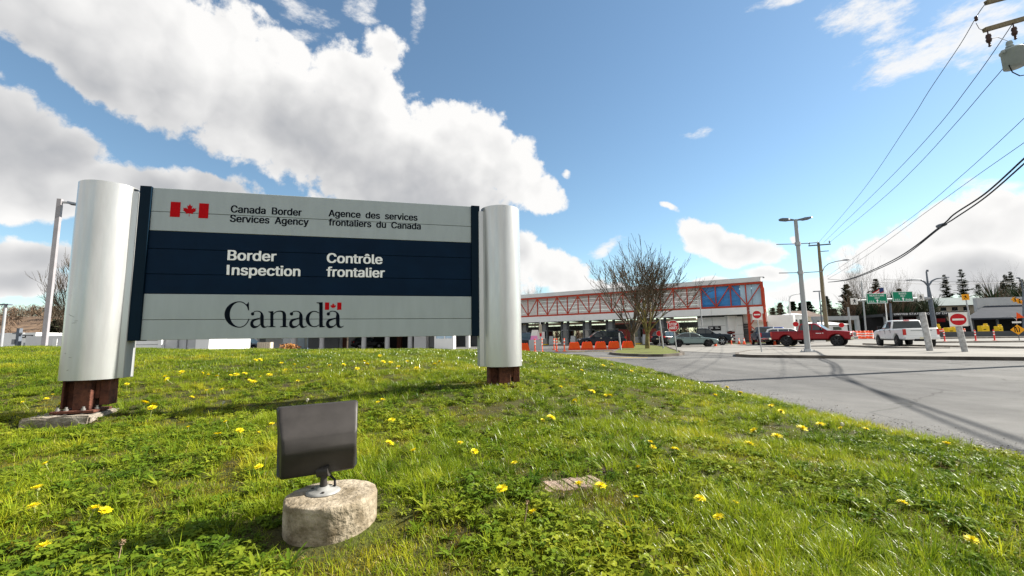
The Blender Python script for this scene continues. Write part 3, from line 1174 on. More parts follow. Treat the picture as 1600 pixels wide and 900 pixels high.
# grit and small stones washed along the edge of the lawn
gr = MB()
rnd = random.Random(8)
for _ in range(5200):
    y = 2.2 + 15 * rnd.random() ** 1.5
    x = edge_x(y) + abs(rnd.gauss(0, .30)) + .02
    s_ = rnd.uniform(.003, .011) * (1.7 if rnd.random() < .06 else 1)
    c = Vector((x, y, s_ * .3))
    q = [c + Vector((rnd.uniform(-s_, s_), rnd.uniform(-s_, s_), rnd.uniform(0, s_))) for _ in range(5)]
    gr.add(q, [(0, 1, 2), (0, 2, 3), (0, 3, 1), (1, 2, 4), (2, 3, 4), (3, 1, 4)], rnd.choice((0, 0, 1)))
tag(gr.build('grit', [mat('pale_grit', (.30, .28, .25), 1), mat('dark_grit', (.10, .09, .08), 1)], fix=False), kind='stuff')

# ================================================================== PAVEMENTS AND KERBS
def slab(name, pts, h, m, kind='structure', edge=None):
    """raised pavement from ground outline pts (x, y); top follows the grade"""
    mb = MB()
    n = len(pts)
    top = [Vector((x, y, grade(x, y) + h)) for x, y in pts]
    bot = [Vector((x, y, grade(x, y) - .05)) for x, y in pts]
    mb.add(top, [list(range(n))], 0)
    mb.add(top + bot, [(i, (i + 1) % n, n + (i + 1) % n, n + i) for i in range(n)], 1)
    return tag(mb.build(name, [m, edge or m]), kind=kind)


def ring_kerb(name, pts, w, h, m, closed=True):
    """kerb stones along an outline: real step with its own top"""
    mb = MB()
    n = len(pts)
    P = [Vector((x, y, 0)) for x, y in pts]
    A, B = [], []
    for i in range(n):
        a = P[i - 1] if (closed or i > 0) else P[i]
        c = P[(i + 1) % n] if (closed or i < n - 1) else P[i]
        d = (c - a).normalized()
        nn_ = Vector((-d.y, d.x, 0))
        A.append(P[i] + nn_ * w / 2)
        B.append(P[i] - nn_ * w / 2)
    r = range(n if closed else n - 1)
    for i in r:
        j = (i + 1) % n
        q = []
        for z in (-.05, h):
            q += [Vector((p.x, p.y, grade(p.x, p.y) + z)) for p in (A[i], A[j], B[j], B[i])]
        mb.add(q, [(0, 1, 2, 3), (4, 5, 6, 7), (0, 1, 5, 4), (1, 2, 6, 5), (2, 3, 7, 6), (3, 0, 4, 7)])
    return tag(mb.build(name, m), kind='structure')


def F(px, py):
    p = flat(px, py)
    return (p.x, p.y)


# the concrete island with lamp post and white posts
isl = [(11.0, 20.3), (12.2, 19.3), (14.2, 17.7), (17.4, 15.2), (24, 10.2), (30, 13), (27, 21.5), (23.5, 25.5), (19, 28.5), (14.6, 27), (12.0, 23.6), (10.9, 21.4)]
slab('pavement', isl, .115, K['pavement'], edge=K['kerb_dark'])
ring_kerb('kerb', isl, .17, .125, K['kerb_dark'])
# two long medians beside the white pick-up
for (a, b, h) in (((1325, 33.5), (1478, 25.0), .15), ((1352, 37.0), (1600, 25.4), .13), ((1462, 38), (1640, 36), .15), ((1455, 50), (1640, 49), .18)):
    p, q = gpt(*a), gpt(*b)
    ring_kerb('kerb', [(p.x, p.y), ((p.x + q.x) / 2, (p.y + q.y) / 2 - .1), (q.x, q.y)], .45, h, K['kerb'], closed=False)
# low concrete wall across the far lanes at the right
# grass island with the bare trees
gi_ = [F(955, 553.5), F(966, 555.2), F(985, 556.4), F(1010, 557.3), F(1035, 557.3), F(1058, 556), F(1067, 554), F(1064, 551.5), F(1050, 547), F(1043, 543.2), F(1020, 541), F(992, 539.8), F(978, 542), F(968, 547)]
slab('tree_island', gi_, .10, mat('island_turf', (.105, .130, .022), 1, 0, .4, 1.2, .5, 20, col2=(.075, .075, .022)), edge=K['kerb_dark'])
ring_kerb('kerb', gi_, .20, .13, K['kerb_dark'])
# strip of turf before the inspection building
tp = [(gpt(1120, 54).x, 54), (gpt(1196, 54).x, 54), (gpt(1196, 57).x, 57), (gpt(1120, 57).x, 57)]
slab('turf_strip', tp, .10, mat('strip_turf', (.085, .125, .02), 1, 0, .4, 1.0, .4, 15), edge=K['kerb'])


def paint_strip(pts, w, m, name='road_marking'):
    mb = MB()
    for a, b in zip(pts, pts[1:]):
        d = Vector((b[0] - a[0], b[1] - a[1], 0)).normalized()
        n_ = Vector((-d.y, d.x, 0)) * w / 2
        q = [Vector((*a, 0)) + n_, Vector((*b, 0)) + n_, Vector((*b, 0)) - n_, Vector((*a, 0)) - n_]
        mb.add([Vector((p.x, p.y, grade(p.x, p.y) + .006)) for p in q], [(0, 1, 2, 3)])
    return tag(mb.build(name, m), kind='structure')


paint_strip([F(905, 559.5), F(960, 559.2), F(1012, 559.0)], .22, K['yellow_paint'])
paint_strip([F(880, 549.3), F(962, 548.6)], .4, K['yellow_paint'])
# pale concrete apron where the cars stand
ap = MB()
app = [(12.5, 25.5), (17, 31), (24, 30), (30, 25), (60, 33), (60, 50), (32, 53.5), (16, 53.5), (10, 40)]
ap.add([Vector((x, y, 0)) for x, y in app], [list(range(len(app)))])
apo = ap.build('apron', mat('pale_concrete_apron', (.19, .184, .17), .95, 0, .2, .22, .2, 15))
ab = bmesh.new()
ab.from_mesh(apo.data)
bmesh.ops.triangulate(ab, faces=ab.faces)
bmesh.ops.subdivide_edges(ab, edges=ab.edges, cuts=12, use_grid_fill=True)
for v in ab.verts:
    v.co.z = grade(v.co.x, v.co.y) + .012
ab.to_mesh(apo.data)
ab.free()
tag(apo, kind='structure')

# ================================================================== THE INSPECTION BUILDING (red truss bridge over the booths)
BR, BL = gpt(1197, 57), gpt(812, 76)
BD = (BL - BR)
BLEN = BD.length + 34
BRZ = math.atan2(BD.y, BD.x)
# local x runs along the building to the left, local y to the camera side is positive
insp = thing('inspection_building', 'long white inspection building with an orange red steel truss bridging the border lanes', 'building', (BR.x, BR.y, 0), BRZ)
Z0, Z1, Z2, Z3 = 3.85, 4.92, 7.95, 8.72       # band bottom, truss bottom, truss top, roof top
m_ = MB()
x = 0
for i in range(12):          # roof fascia in long panels
    m_.bx(i * 6.2 + .01, (i + 1) * 6.2 - .01, -.25, .2, Z2 + .14, Z3)
m_.build('roof_fascia', 'offwhite', insp)
m_ = MB()
m_.bx(0, BLEN, -8.5, -.26, Z2 + .2, Z3 - .06)
m_.build('roof', 'offwhite', insp)
m_ = MB()
for i in range(12):
    m_.bx(i * 6.2 + .01, (i + 1) * 6.2 - .01, -.2, .25, Z0, Z1 - .14)
m_.build('lower_band', 'white', insp)
m_ = MB()
m_.bx(0, BLEN, -8.5, -.21, Z0 + .3, Z1 - .2)
m_.build('deck', 'soffit', insp)
m_ = MB()
for i in range(5):
    m_.bx(7.9, BLEN, -1.3, -1.2, Z1 + .62 * i + .02, Z1 + .62 * (i + 1) - .02)
m_.bx(7.5, 8.0, -1.15, -.4, Z1, Z2)
m_.build('wall', 'white', insp)
# glazed corner room
for i, (a, b, k) in enumerate(((5.6, 7.4, 'glass_blue'), (3.7, 5.55, 'glass_blue'), (2.6, 3.65, 'glass_blue'))):
    m_ = MB()
    m_.bx(a, b, -.36, -.30, Z1 + .14, Z2 - .15)
    m_.build('window', k, insp)
for (a, b) in ((1.2, 2.55), (.05, 1.15)):
    m_ = MB()
    m_.bx(a, b, -.36, -.30, Z1 + .14, Z2 - .15)
    o = m_.build('window', 'glass_pale', insp)
m_ = MB()
m_.bx(.02, .08, -8, -.4, Z1 + .13, Z2 - .15)
m_.build('window', 'glass_pale', insp)
m_ = MB()
m_.bx(.2, 7.4, -8.2, -8.0, Z1, Z2)
m_.build('rear_wall', 'glass_pale', insp)
# the truss
m_ = MB()
m_.bx(-.15, BLEN, -.12, .12, Z2 - .14, Z2 + .13)
m_.bx(-.15, BLEN, -.12, .12, Z1 - .13, Z1 + .13)
nb = int(BLEN / 1.85)
for i in range(nb + 1):
    xx = i * 1.85
    m_.bar((xx, 0, Z1), (xx, 0, Z2), .15)
    if i < nb:
        a, b = (Z2, Z1) if i % 2 == 0 else (Z1, Z2)
        if i % 4 in (0, 1, 2, 3):
            m_.bar((xx, .0, a - (.12 if a == Z2 else -.12)), (xx + 1.85, 0, b - (.12 if b == Z2 else -.12)), .13)
m_.bar((0, 0, Z1), (0, -8.3, Z2), .12)
m_.bar((0, 0, Z2), (0, -8.3, Z1), .12)
m_.bx(-.15, .1, -8.4, -.13, Z2 - .14, Z2 + .12)
m_.bx(-.15, .1, -8.4, -.13, Z1 - .12, Z1 + .12)
m_.build('truss', 'red_steel', insp)
for (xx, yy) in ((-.05, -.1), (1.72, .0), (-.05, -8.3)):
    m_ = MB()
    m_.bar((xx, yy, 0), (xx, yy, Z2 + .1 if xx < 0 else Z1), .34, .5)
    m_.build('corner_post', 'red_steel', insp)
m_ = MB()
m_.bar((.1, 0, Z1 - .2), (1.65, 0, 2.3), .13)
m_.bar((1.65, 0, 2.3), (.1, 0, .7), .13)
m_.build('brace', 'red_steel', insp)
# ground floor block with panel joints
m_ = MB()
for i in range(3):
    for j in range(3):
        m_.bx(2.55 + i * 1.9 + .02, 2.55 + (i + 1) * 1.9 - .02, -7, -1.2, .02 + j * 1.22, .02 + (j + 1) * 1.22 - .03)
m_.build('panel_wall', 'white', insp)
m_ = MB()
m_.bx(2.5, 8.3, -7.0, -1.35, .0, Z0 + .25)
m_.build('wall_core', 'dark_grey', insp)
m_ = MB()
for i in range(8):
    m_.bx(1.55, 2.5, -1.5, -1.44, .05 + i * .33, .05 + (i + 1) * .33 - .04)
m_.build('shutter', 'dark_grey', insp)
m_ = MB()
m_.bx(-.4, 2.5, -7, -1.7, 2.85, Z0 + .2)
m_.build('entrance_canopy', 'white', insp)
m_ = MB()
m_.bx(-.3, 1.55, -7, -3.2, .0, 2.84)
m_.build('entrance_recess', 'glass_dark', insp)
# black wall sign in two columns; too far away in the photo for its words to be read, so only the lines of type
m_ = MB()
m_.bx(5.3, 6.9, -1.19, -1.13, 1.78, 2.40)
sg = m_.build('wall_sign', 'dark', insp)
m_ = MB()
for (x0_, x1_, zz, hh_) in ((6.75, 6.62, 2.22, .09), (6.58, 6.30, 2.20, .07), (6.75, 6.30, 2.06, .06), (6.72, 6.64, 1.88, .10), (6.0, 5.80, 2.22, .07), (5.76, 5.62, 2.22, .07), (6.0, 5.44, 2.06, .06)):
    m_.add([(x0_, -1.122, zz), (x1_, -1.122, zz), (x1_, -1.122, zz + hh_), (x0_, -1.122, zz + hh_)], [(0, 1, 2, 3)])
m_.build('lettering', 'white_ink', sg, fix=False)
# columns, soffit beams and hanging lane panels
for i in range(13):
    xx = 12.6 + i * 3.9
    for dx in (0, 1.1):
        m_ = MB()
        m_.bx(xx + dx, xx + dx + .34, -1.6, -1.2, 0, Z0 - .02)
        m_.build('column', 'dark_grey', insp)
    m_ = MB()
    m_.bx(xx + .36, xx + 1.08, -1.5, -1.3, 2.5, 3.5)
    m_.build('lane_panel', 'mid_grey', insp)
    m_ = MB()
    m_.bx(xx + .2, xx + .36, -8.4, -.6, Z0 + .02, Z0 + .28)
    m_.build('soffit_beam', 'dark_grey', insp)
m_ = MB()
m_.bx(9.5, BLEN, -16, -15.7, 2.75, 3.55)
m_.bx(9.5, BLEN, -15.69, -15.6, 2.55, 2.74)
m_.build('rear_canopy', 'dark_grey', insp)
m_ = MB()
m_.bx(9.5, BLEN, -16, -8.6, Z0 - .1, Z0 + .1)
m_.build('rear_soffit', 'soffit', insp)
m_ = MB()
m_.lathe([(.0, .0), (.10, .0), (.13, .06), (.10, .13), (.0, .15)], 12, 0, Matrix.Translation((-.35, .3, Z3 - .25)))
m_.bx(-.38, .1, .25, .33, Z3 - .12, Z3 - .05)
m_.build('camera_bracket', 'mid_grey', insp)


def bloc(x, y, z=0.0):
    """building frame to world"""
    c, s_ = math.cos(BRZ), math.sin(BRZ)
    return Vector((BR.x + c * x - s_ * y, BR.y + s_ * x + c * y, z))


# inspection booths, one to a lane
bdesc = ['behind the stop sign post', 'behind the trunk of the bare trees', 'right of the dark car', 'behind the dark car at the barriers', 'left of the orange barriers',
         'behind the slim orange and white posts', 'beside the pink notice', 'at the edge of the right pylon']
for i in range(8):
    xx = 12.6 + i * 3.9
    p = bloc(xx + .75, -2.2)
    bt = thing('inspection_booth', 'grey booth with dark windows under the truss, ' + bdesc[i], 'booth', p, BRZ, 'booths under the inspection building')
    m_ = MB()
    m_.bx(-.62, .62, -1.3, 1.0, .15, 1.1)
    m_.bx(-.62, .62, -1.3, 1.0, 2.3, 2.5)
    for (a, b) in ((-.62, -1.3), (.52, -1.3), (-.62, .9), (.52, .9)):
        m_.bx(a, a + .1, b, b + .1, 1.1, 2.3)
    m_.build('shell', 'mid_grey', bt)
    m_ = MB()
    m_.bx(-.56, .56, -1.22, .92, 1.11, 2.29)
    m_.build('window', 'glass_dark', bt)
    m_ = MB()
    m_.bx(-.95, .95, -2.4, 2.2, 0, .14)
    m_.build('kerb_base', 'yellow' if i % 2 else 'kerb', bt)
    p2 = bloc(xx - .9, -1.0)
    cb = MB()
    cb.bx(-.42, .42, -.4, .4, 0, .9)
    cb.bx(-.36, .36, -.33, .33, .9, 1.45)
    tag(cb.build('card_reader_block', 'pale_grey', None, p2, BRZ), 'pale concrete lane block standing ' + ['by the truck behind the sedan', 'between the two bare trunks', 'right of the left bare trunk', 'behind the fourth orange barrier',
        'behind the second orange barrier', 'left of the first barrier in the row', 'below the white board', 'beside the white car at the pylon'][i], 'block', 'lane blocks between the booths')
# dark red shed seen through the lanes
p = bloc(24.0, -30)
m_ = MB()
m_.bx(-6, 6, -3, 3, 0, 4.2)
sh = m_.build('red_shed', 'brick_red', None, p, BRZ)
tag(sh, 'dark red clad shed seen through the lanes behind the stop sign', 'shed')
m_ = MB()
for i in range(6):
    m_.bx(-5.9 + i * 2, -5.8 + i * 2, 3.0, 3.08, .1, 4.1)
m_.build('cladding_ribs', 'orange_brush', sh)
# white round ended wing at the right end
wing = thing('rounded_wing', 'low white building with a rounded corner and dark striped base beyond the red truss', 'building', gpt(1205, 62), 0)
prof = []
for k in range(9):
    a = RAD(-90 + 90 * k / 8)
    prof.append((1.6 + 1.2 * math.cos(a), -1.0 + 1.2 * math.sin(a)))
prof += [(2.8, 6), (-7, 6), (-7, -2.2)]
m_ = MB()
m_.prism(prof, lambda a, b, c: Vector((a, b, c)), 1.7, 3.75)
m_.build('parapet', 'white', wing)
m_ = MB()
for i in range(4):
    m_.prism([(x * .985 - .02, y * .985 + .05) for x, y in prof], lambda a, b, c: Vector((a, b, c)), .1 + i * .42, .33 + i * .42)
m_.build('louvre_band', 'brick_red', wing)
m_ = MB()
m_.prism([(x * .95 - .1, y * .95 + .15) for x, y in prof], lambda a, b, c: Vector((a, b, c)), 0, 1.7)
m_.build('wall', 'dark', wing)

# ================================================================== LEFT: WAREHOUSES BEHIND THE MOUND
wh = thing('warehouse', 'pale grey stepped warehouse behind the left pylon', 'warehouse', gpt(150, 40), RAD(4))
m_ = MB()
for j in range(3):
    m_.bx(-2.9, 3, 0, 12, j * 1.18 + .01, (j + 1) * 1.18 - .02)
m_.build('high_wall', 'pale_grey', wh)
m_ = MB()
m_.bx(-4.3, 9.5, -1.5, -.05, 0, .02)
for j in range(2):
    m_.bx(-4.4, 3.2, -1.8, -.06, j * 1.0 + .01, (j + 1) * 1.0 - .02)
m_.build('low_wall', 'offwhite', wh)
m_ = MB()
for j in range(9):
    m_.bx(3.3, 6.1, -1.2, 8, j * .36 + .01, (j + 1) * .36 - .03)
m_.build('ribbed_wall', 'white', wh)
m_ = MB()
m_.bx(6.15, 6.45, -1.3, 8, 0, 3.3)
m_.build('corner_post', 'white', wh)
for (a, b) in ((6.5, 7.5), (7.55, 8.15), (8.2, 9.4)):
    m_ = MB()
    m_.bx(a, b, -.9 + (a - 6.5) * .2, 8, 0, 3.3)
    m_.build('grey_panel', 'pale_grey', wh)
m_ = MB()
m_.bx(9.45, 10.6, -1.4, 1.4, 0, 3.3)
m_.build('white_pier', 'white', wh)
lw = thing('gatehouse', 'low white gatehouse with a small dark notice at the left edge', 'building', gpt(20, 46), 0)
m_ = MB()
m_.bx(-6, 2.15, 0, 6, 0, 2.55)
m_.build('wall', 'white', lw)
m_ = MB()
m_.bx(.55, 1.9, -.07, -.01, 2.02, 2.30)
nt_ = m_.build('notice', 'dark', lw)
m_ = MB()
for (x0_, x1_) in ((.66, .84), (.86, 1.08), (1.24, 1.50), (1.53, 1.76)):
    m_.add([(x0_, -.076, 2.12), (x1_, -.076, 2.12), (x1_, -.076, 2.21), (x0_, -.076, 2.21)], [(0, 1, 2, 3)])
m_.build('lettering', 'white_ink', nt_, fix=False)
m_ = MB()
m_.bx(1.05, 1.35, -.1, -.01, .7, 1.5)
m_.build('service_box', 'mid_grey', lw)

# long canopy building seen below the sign panel
cz = thing('canopy_building', 'long low inspection shelter with pale columns seen under the sign panel', 'building', gpt(530, 62), RAD(-3))
m_ = MB()
m_.bx(-21, 20, -2, 10, 3.2, 4.4)
m_.build('canopy_roof', 'pale_grey', cz)
m_ = MB()
m_.bx(-21, -9, 9, 10, 0, 3.2)
m_.build('grey_wall', 'mid_grey', cz)
for (a, b, k) in ((-15.6, -12.8, 'white'), (-12.8, -9.2, 'glass_pale'), (-8.6, -3.6, 'mid_grey'), (-3.5, -.6, 'pale_grey'), (.2, 2.0, 'offwhite'), (2.1, 11.0, 'dark'), (11.0, 15, 'pale_grey'), (15.2, 19.5, 'dark_grey')):
    m_ = MB()
    m_.bx(a, b, 7.6, 8.8, 0, 3.15)
    if k == 'dark':
        for q in range(5):
            m_.bx(a + .1, b - .1, 7.5, 7.58, 2.0 + q * .2, 2.1 + q * .2)
    m_.build('bay_wall', k, cz)
for px in (338, 394, 455, 500, 513, 537, 567, 604, 606, 640, 656, 730):
    u_p = (px - 530) / FPX * 62
    m_ = MB()
    if px == 656:
        m_.bx(u_p - .8, u_p + .9, .0, 1.6, 0, 3.2)
    elif px in (338, 537, 513, 606):
        m_.bx(u_p - .35, u_p + .3, 5.2, 5.8, 0, 3.2)
    else:
        m_.tube([(u_p, .4, 0), (u_p, .4, 3.2)], .42 if px in (394, 455) else .34, 14)
    m_.build('column', 'offwhite' if px not in (338, 537, 513, 606) else 'rust', cz)
kb = thing('kiosk', 'small white kiosk with pale windows seen under the right part of the sign', 'kiosk', gpt(693, 52), 0)
m_ = MB()
m_.bx(-1.1, 1.2, 0, 2, 0, 1.25)
m_.bx(-1.1, -.9, 0, 2, 1.25, 2.5)
m_.bx(1.0, 1.2, 0, 2, 1.25, 2.5)
m_.bx(.05, .18, 0, 2, 1.25, 2.5)
m_.bx(-1.2, 1.3, -.1, 2.1, 2.5, 2.75)
m_.build('shell', 'white', kb)
for (a, b) in ((-.88, .04), (.2, .98)):
    m_ = MB()
    m_.bx(a, b, .06, .1, 1.26, 2.48)
    m_.build('window', 'glass_pale', kb)
pb = MB()
pb.bx(-.75, .75, -.3, .3, 0, 1.15)
for i in range(6):
    pb.bx(-.74 + i * .25, -.54 + i * .25, -.34, -.305, .1, 1.05)
tag(pb.build('slatted_bin', 'tan', None, gpt(414, 50)), 'tan slatted bin enclosure seen under the word Canada', 'bin')

# ================================================================== STREET FURNITURE
# double headed lamp post
b0 = gpt(1263, 22.6, .115)
lp = thing('lamp_post', 'tall grey lamp post with two flat heads and four banner arms on the concrete island', 'lamp post', b0, RAD(-8))
topz = at(1241.5, 343, 22.6).z - b0.z
m_ = MB()
m_.tube([(0, 0, .03), (0, 0, topz)], [.135, .085], 16)
m_.build('pole', 'pole_grey', lp)
m_ = MB()
m_.bx(-.26, .26, -.26, .26, 0, .05)
m_.tube([(0, 0, .05), (0, 0, .17)], [.19, .17], 16)
for a in (-.2, .2):
    for c in (-.2, .2):
        m_.cyl((a, c), .03, .05, .13, 6)
m_.build('base_plate', 'galv', lp)
for s_ in (-1, 1):
    m_ = MB()
    vs = []
    for (xx, w, z0, z1) in ((.10, .05, -.02, .05), (.30, .10, -.03, .06), (.42, .19, -.04, .07), (.70, .20, -.03, .06), (.80, .12, .0, .04)):
        vs.append([(s_ * xx, -w, z0), (s_ * xx, w, z0), (s_ * xx, w * .8, z1), (s_ * xx, -w * .8, z1)])
    for a, b in zip(vs, vs[1:]):
        m_.add(a + b, [(k, (k + 1) % 4, 4 + (k + 1) % 4, 4 + k) for k in range(4)])
    m_.add(vs[0], [(0, 1, 2, 3)])
    m_.add(vs[-1], [(3, 2, 1, 0)])
    o = m_.build('lamp_head', 'galv_dark', lp)
    o.location = (0, 0, topz - .05)
    o.rotation_euler = (0, RAD(-6 * s_), 0)
for zz, l in ((at(1245, 381, 22.6).z - b0.z, 1.05), (at(1250, 426, 22.6).z - b0.z, 1.05)):
    m_ = MB()
    m_.tube([(0, 0, zz - .09), (0, 0, zz + .09)], .135, 14)
    m_.build('collar', 'galv', lp)
    for s_ in (-1, 1):
        m_ = MB()
        m_.tube([(s_ * .1, 0, zz), (s_ * l, 0, zz + .02)], .022, 8)
        m_.build('banner_arm', 'galv_dark', lp)


def regular(n, r, a0):
    return [(r * math.cos(RAD(a0 + 360 * k / n)), r * math.sin(RAD(a0 + 360 * k / n))) for k in range(n)]


def plate(mb, poly, cx, cz, y, t=.012, m=0):
    mb.prism([(a + cx, b + cz) for a, b in poly], lambda a, b, c: Vector((a, c, b)), y, y + t, m)


def facing(x, y, extra=0):
    """turn that points local -y to the camera"""
    return math.atan2(x, y) * -1 + extra


# stop sign
def stop_sign(p, r, zc, label, words=True, ry=0.0, lean=0.0):
    t = thing('stop_sign', label, 'stop sign', p, facing(p.x, p.y, ry))
    m_ = MB()
    m_.tube([(lean * -.5, .03, -.1), (lean, .03, zc + r * .6)], .035, 8)
    m_.build('post', 'galv', t)
    m_ = MB()
    plate(m_, regular(8, r * 1.082, 22.5), lean, zc, -.012, .010)
    f_ = m_.build('border', 'sign_white', t)
    m_ = MB()
    plate(m_, regular(8, r * 1.01, 22.5), lean, zc, -.018, .005)
    f_ = m_.build('face', 'sign_red', t)
    if words:
        m_ = MB()
        g = lambda u, z: Vector((u, -.021, z))
        letters(m_, 'STOP', g, lean - r * .66, lean + r * .66, zc + r * .10, r * .46, 0, .03)
        letters(m_, 'ARRÊT', g, lean - r * .70, lean + r * .70, zc - r * .56, r * .46, 0, .03)
        m_.build('lettering', 'white_ink', f_, fix=False)
    return t


p = gpt(1057, 26.6, .10)
stop_sign(p, .34, at(1050, 509.5, 26.6).z - p.z, 'red octagonal STOP ARRÊT sign at the edge of the tree island', True, .1, -.10)
p = gpt(1031, 47)
stop_sign(p, .30, at(1029, 521, 47).z, 'small distant stop sign right of the two bare trunks', False, .1, 0)
p = gpt(1246, 58)
stop_sign(p, .34, at(1245, 506.5, 58).z - p.z, 'distant stop sign just left of the lamp post, behind the white car roof', False, .0, 0)
p = gpt(1317, 60)
stop_sign(p, .32, at(1316.5, 508, 60).z - p.z, 'distant stop sign behind the bonnet of the dark red pick-up', False, .0, 0)


def no_entry(p, w, h, r, zc, label, post_r, post_m, lean=0.0, ry=0.0, double=False):
    t = thing('no_entry_sign', label, 'road sign', p, facing(p.x, p.y, ry))
    m_ = MB()
    m_.tube([(0, .05 + post_r, -.1), (lean, .05 + post_r, zc + (h * .3 if post_r < .1 else -h * .42))], post_r, 16 if post_r > .1 else 8)
    m_.build('post', post_m, t)
    m_ = MB()
    plate(m_, [(-w / 2, -h / 2), (w / 2, -h / 2), (w / 2, h / 2), (-w / 2, h / 2)], lean, zc, -.012, .02)
    f_ = m_.build('board', 'sign_white', t)
    m_ = MB()
    plate(m_, regular(36, r, 0), lean, zc, -.019, .006)
    d_ = m_.build('disc', 'sign_red', f_)
    m_ = MB()
    plate(m_, [(-r * .72, -r * .16), (r * .72, -r * .16), (r * .72, r * .16), (-r * .72, r * .16)], lean, zc, -.024, .004)
    m_.build('bar', 'sign_white', f_)
    if double:
        m_ = MB()
        plate(m_, [(-w / 2, -h / 2), (w / 2, -h / 2), (w / 2, h / 2), (-w / 2, h / 2)], lean + .05, zc + .02, .05, .02)
        m_.build('rear_board', 'pale_grey', t)
    return t


p = gpt(1191, 23.6, .115)
no_entry(p, .46, .56, .205, at(1187, 491.5, 23.6).z - p.z, 'small no entry sign on a thin post in front of the red truss building', .03, 'galv', -.10, .15)
p = gpt(1510, 19.9, .115)
no_entry(p, .60, .62, .265, at(1504, 499, 19.9).z - p.z, 'large no entry sign on a thick worn white post', .115, 'post_white', -.11, .12, True)
# stub of a second white post
p = gpt(1454, 21.8, .115)
wp = MB()
zz = at(1448, 488, 21.8).z - p.z
wp.tube([(0, 0, -.1), (-.16, 0, zz - .04), (-.16, 0, zz)], [.135, .13, .11], 18)
wo = wp.build('white_post', 'post_white', None, p)
tag(wo, 'thick worn white post without a sign, in front of the white pick-up', 'post')


# ---------------------------------------------------------------- utility poles and wires
def insulator(mb, x, z, down=True, m=0, y=0.0):
    s_ = -1 if down else 1
    mb.lathe([(.0, 0), (.02, s_ * .01), (.02, s_ * .09), (.075, s_ * .10), (.08, s_ * .15), (.055, s_ * .18), (.085, s_ * .21), (.08, s_ * .27), (.03, s_ * .30), (.03, s_ * .38), (.0, s_ * .40)], 12, m, Matrix.Translation((x, y, z)))


U1 = gpt(1294, 50)
u1 = thing('utility_pole', 'wooden utility pole with a crossarm and a curved street lamp behind the lamp post', 'utility pole', U1, RAD(-20))
uz = at(1283, 380, 50).z - U1.z
m_ = MB()
m_.tube([(0, 0, -.2), (-.06, 0, uz * .5), (.02, 0, uz)], [.21, .18, .14], 14)
m_.build('pole', 'wood_pole', u1)
m_ = MB()
m_.bx(-1.05, 1.15, -.24, -.14, uz - .32, uz - .18)
m_.build('crossarm', 'galv_dark', u1)
m_ = MB()
m_.bx(-.05, 1.0, .14, .22, uz - 1.0, uz - .92)
m_.build('lower_arm', 'galv_dark', u1)
for xx in (-.95, -.1, 1.05):
    m_ = MB()
    insulator(m_, xx, uz - .18, False, 0, -.19)
    m_.build('insulator', 'skin', u1)
lz = at(1290, 421, 50).z - U1.z
lx = 2.15
m_ = MB()
m_.tube([(.1, 0, lz - .35), (.35, -.05, lz + .25), (.8, -.1, lz + .62), (1.5, -.15, lz + .82), (lx, -.2, lz + .88)], .05, 8)
m_.build('lamp_arm', 'galv', u1)
m_ = MB()
m_.lathe([(.0, -.35), (.10, -.30), (.14, -.05), (.12, .25), (.05, .35), (0, .36)], 12, 0, Matrix.Translation((lx + .3, -.22, lz + .9)) @ Euler((0, RAD(90), 0)).to_matrix().to_4x4() @ Matrix.Diagonal((.6, 1, 1, 1)))
m_.build('lamp_head', 'galv_dark', u1)
m_ = MB()
m_.tube([(.24, 0, 0), (.16, 0, uz * .55), (.15, 0, uz - 1.5)], .022, 6)
m_.build('conduit', 'galv', u1)

U2 = Vector((17.75, 13.6, 0))
u2 = thing('utility_pole', 'tall wooden utility pole just right of the view carrying two crossarms and a transformer', 'utility pole', U2, 0)
U2H = 11.3
m_ = MB()
m_.tube([(0, 0, -.2), (0, 0, U2H)], [.17, .13], 14)
m_.build('pole', 'wood_pole', u2)


def loc2(px, py, depth):
    return at(px, py, depth) - U2


for (pa, pb_, dep) in (((1541, 4), (1640, -22), 13.3), ((1538, 47), (1660, 12), 13.3)):
    a, b = loc2(*pa, dep), loc2(*pb_, dep + .2)
    d = (b - a)
    e = a + d * (2.5 / d.length)
    m_ = MB()
    m_.bar(a, e, .12, .13)
    m_.build('crossarm', 'wood_pole', u2)
for (px, py) in ((1543, 49), (1583, 38)):
    a = loc2(px, py, 13.25)
    m_ = MB()
    m_.tube([a + Vector((0, 0, .05)), a - Vector((0, 0, .12))], .018, 6)
    m_.lathe([(.0, -.10), (.06, -.12), (.075, -.2), (.055, -.24), (.08, -.30), (.06, -.38), (.03, -.40), (.03, -.50), (.045, -.52), (.0, -.56)], 12, 0, Matrix.Translation(a))
    m_.build('insulator', 'skin', u2)
a = loc2(1525, 28, 13.3)
m_ = MB()
m_.lathe([(.0, .07), (.04, .05), (.05, .0), (.03, -.02), (.05, -.05), (.04, -.10), (0, -.11)], 10, 0, Matrix.Translation(a))
m_.build('insulator', 'skin', u2)
c_ = loc2(1583, 91, 13.3)
m_ = MB()
m_.lathe([(.0, .35), (.26, .31), (.295, .27), (.295, .24), (.265, .23), (.255, -.31), (.0, -.32)], 24, 0, Matrix.Translation(c_))
m_.build('transformer', 'transformer', u2)
m_ = MB()
m_.lathe([(.0, .60), (.07, .59), (.09, .50), (.06, .47), (.10, .43), (.10, .38), (0, .37)], 12, 0, Matrix.Translation(c_ + Vector((-.05, 0, 0))))
m_.lathe([(.0, .05), (.05, .04), (.06, -.05), (0, -.06)], 10, 0, Matrix.Translation(c_ + Vector((-.36, -.05, .2))))
m_.build('bushing', 'transformer', u2)
m_ = MB()
m_.bx(c_.x + .28, c_.x + .62, c_.y - .06, c_.y + .06, c_.z + .12, c_.z + .2)
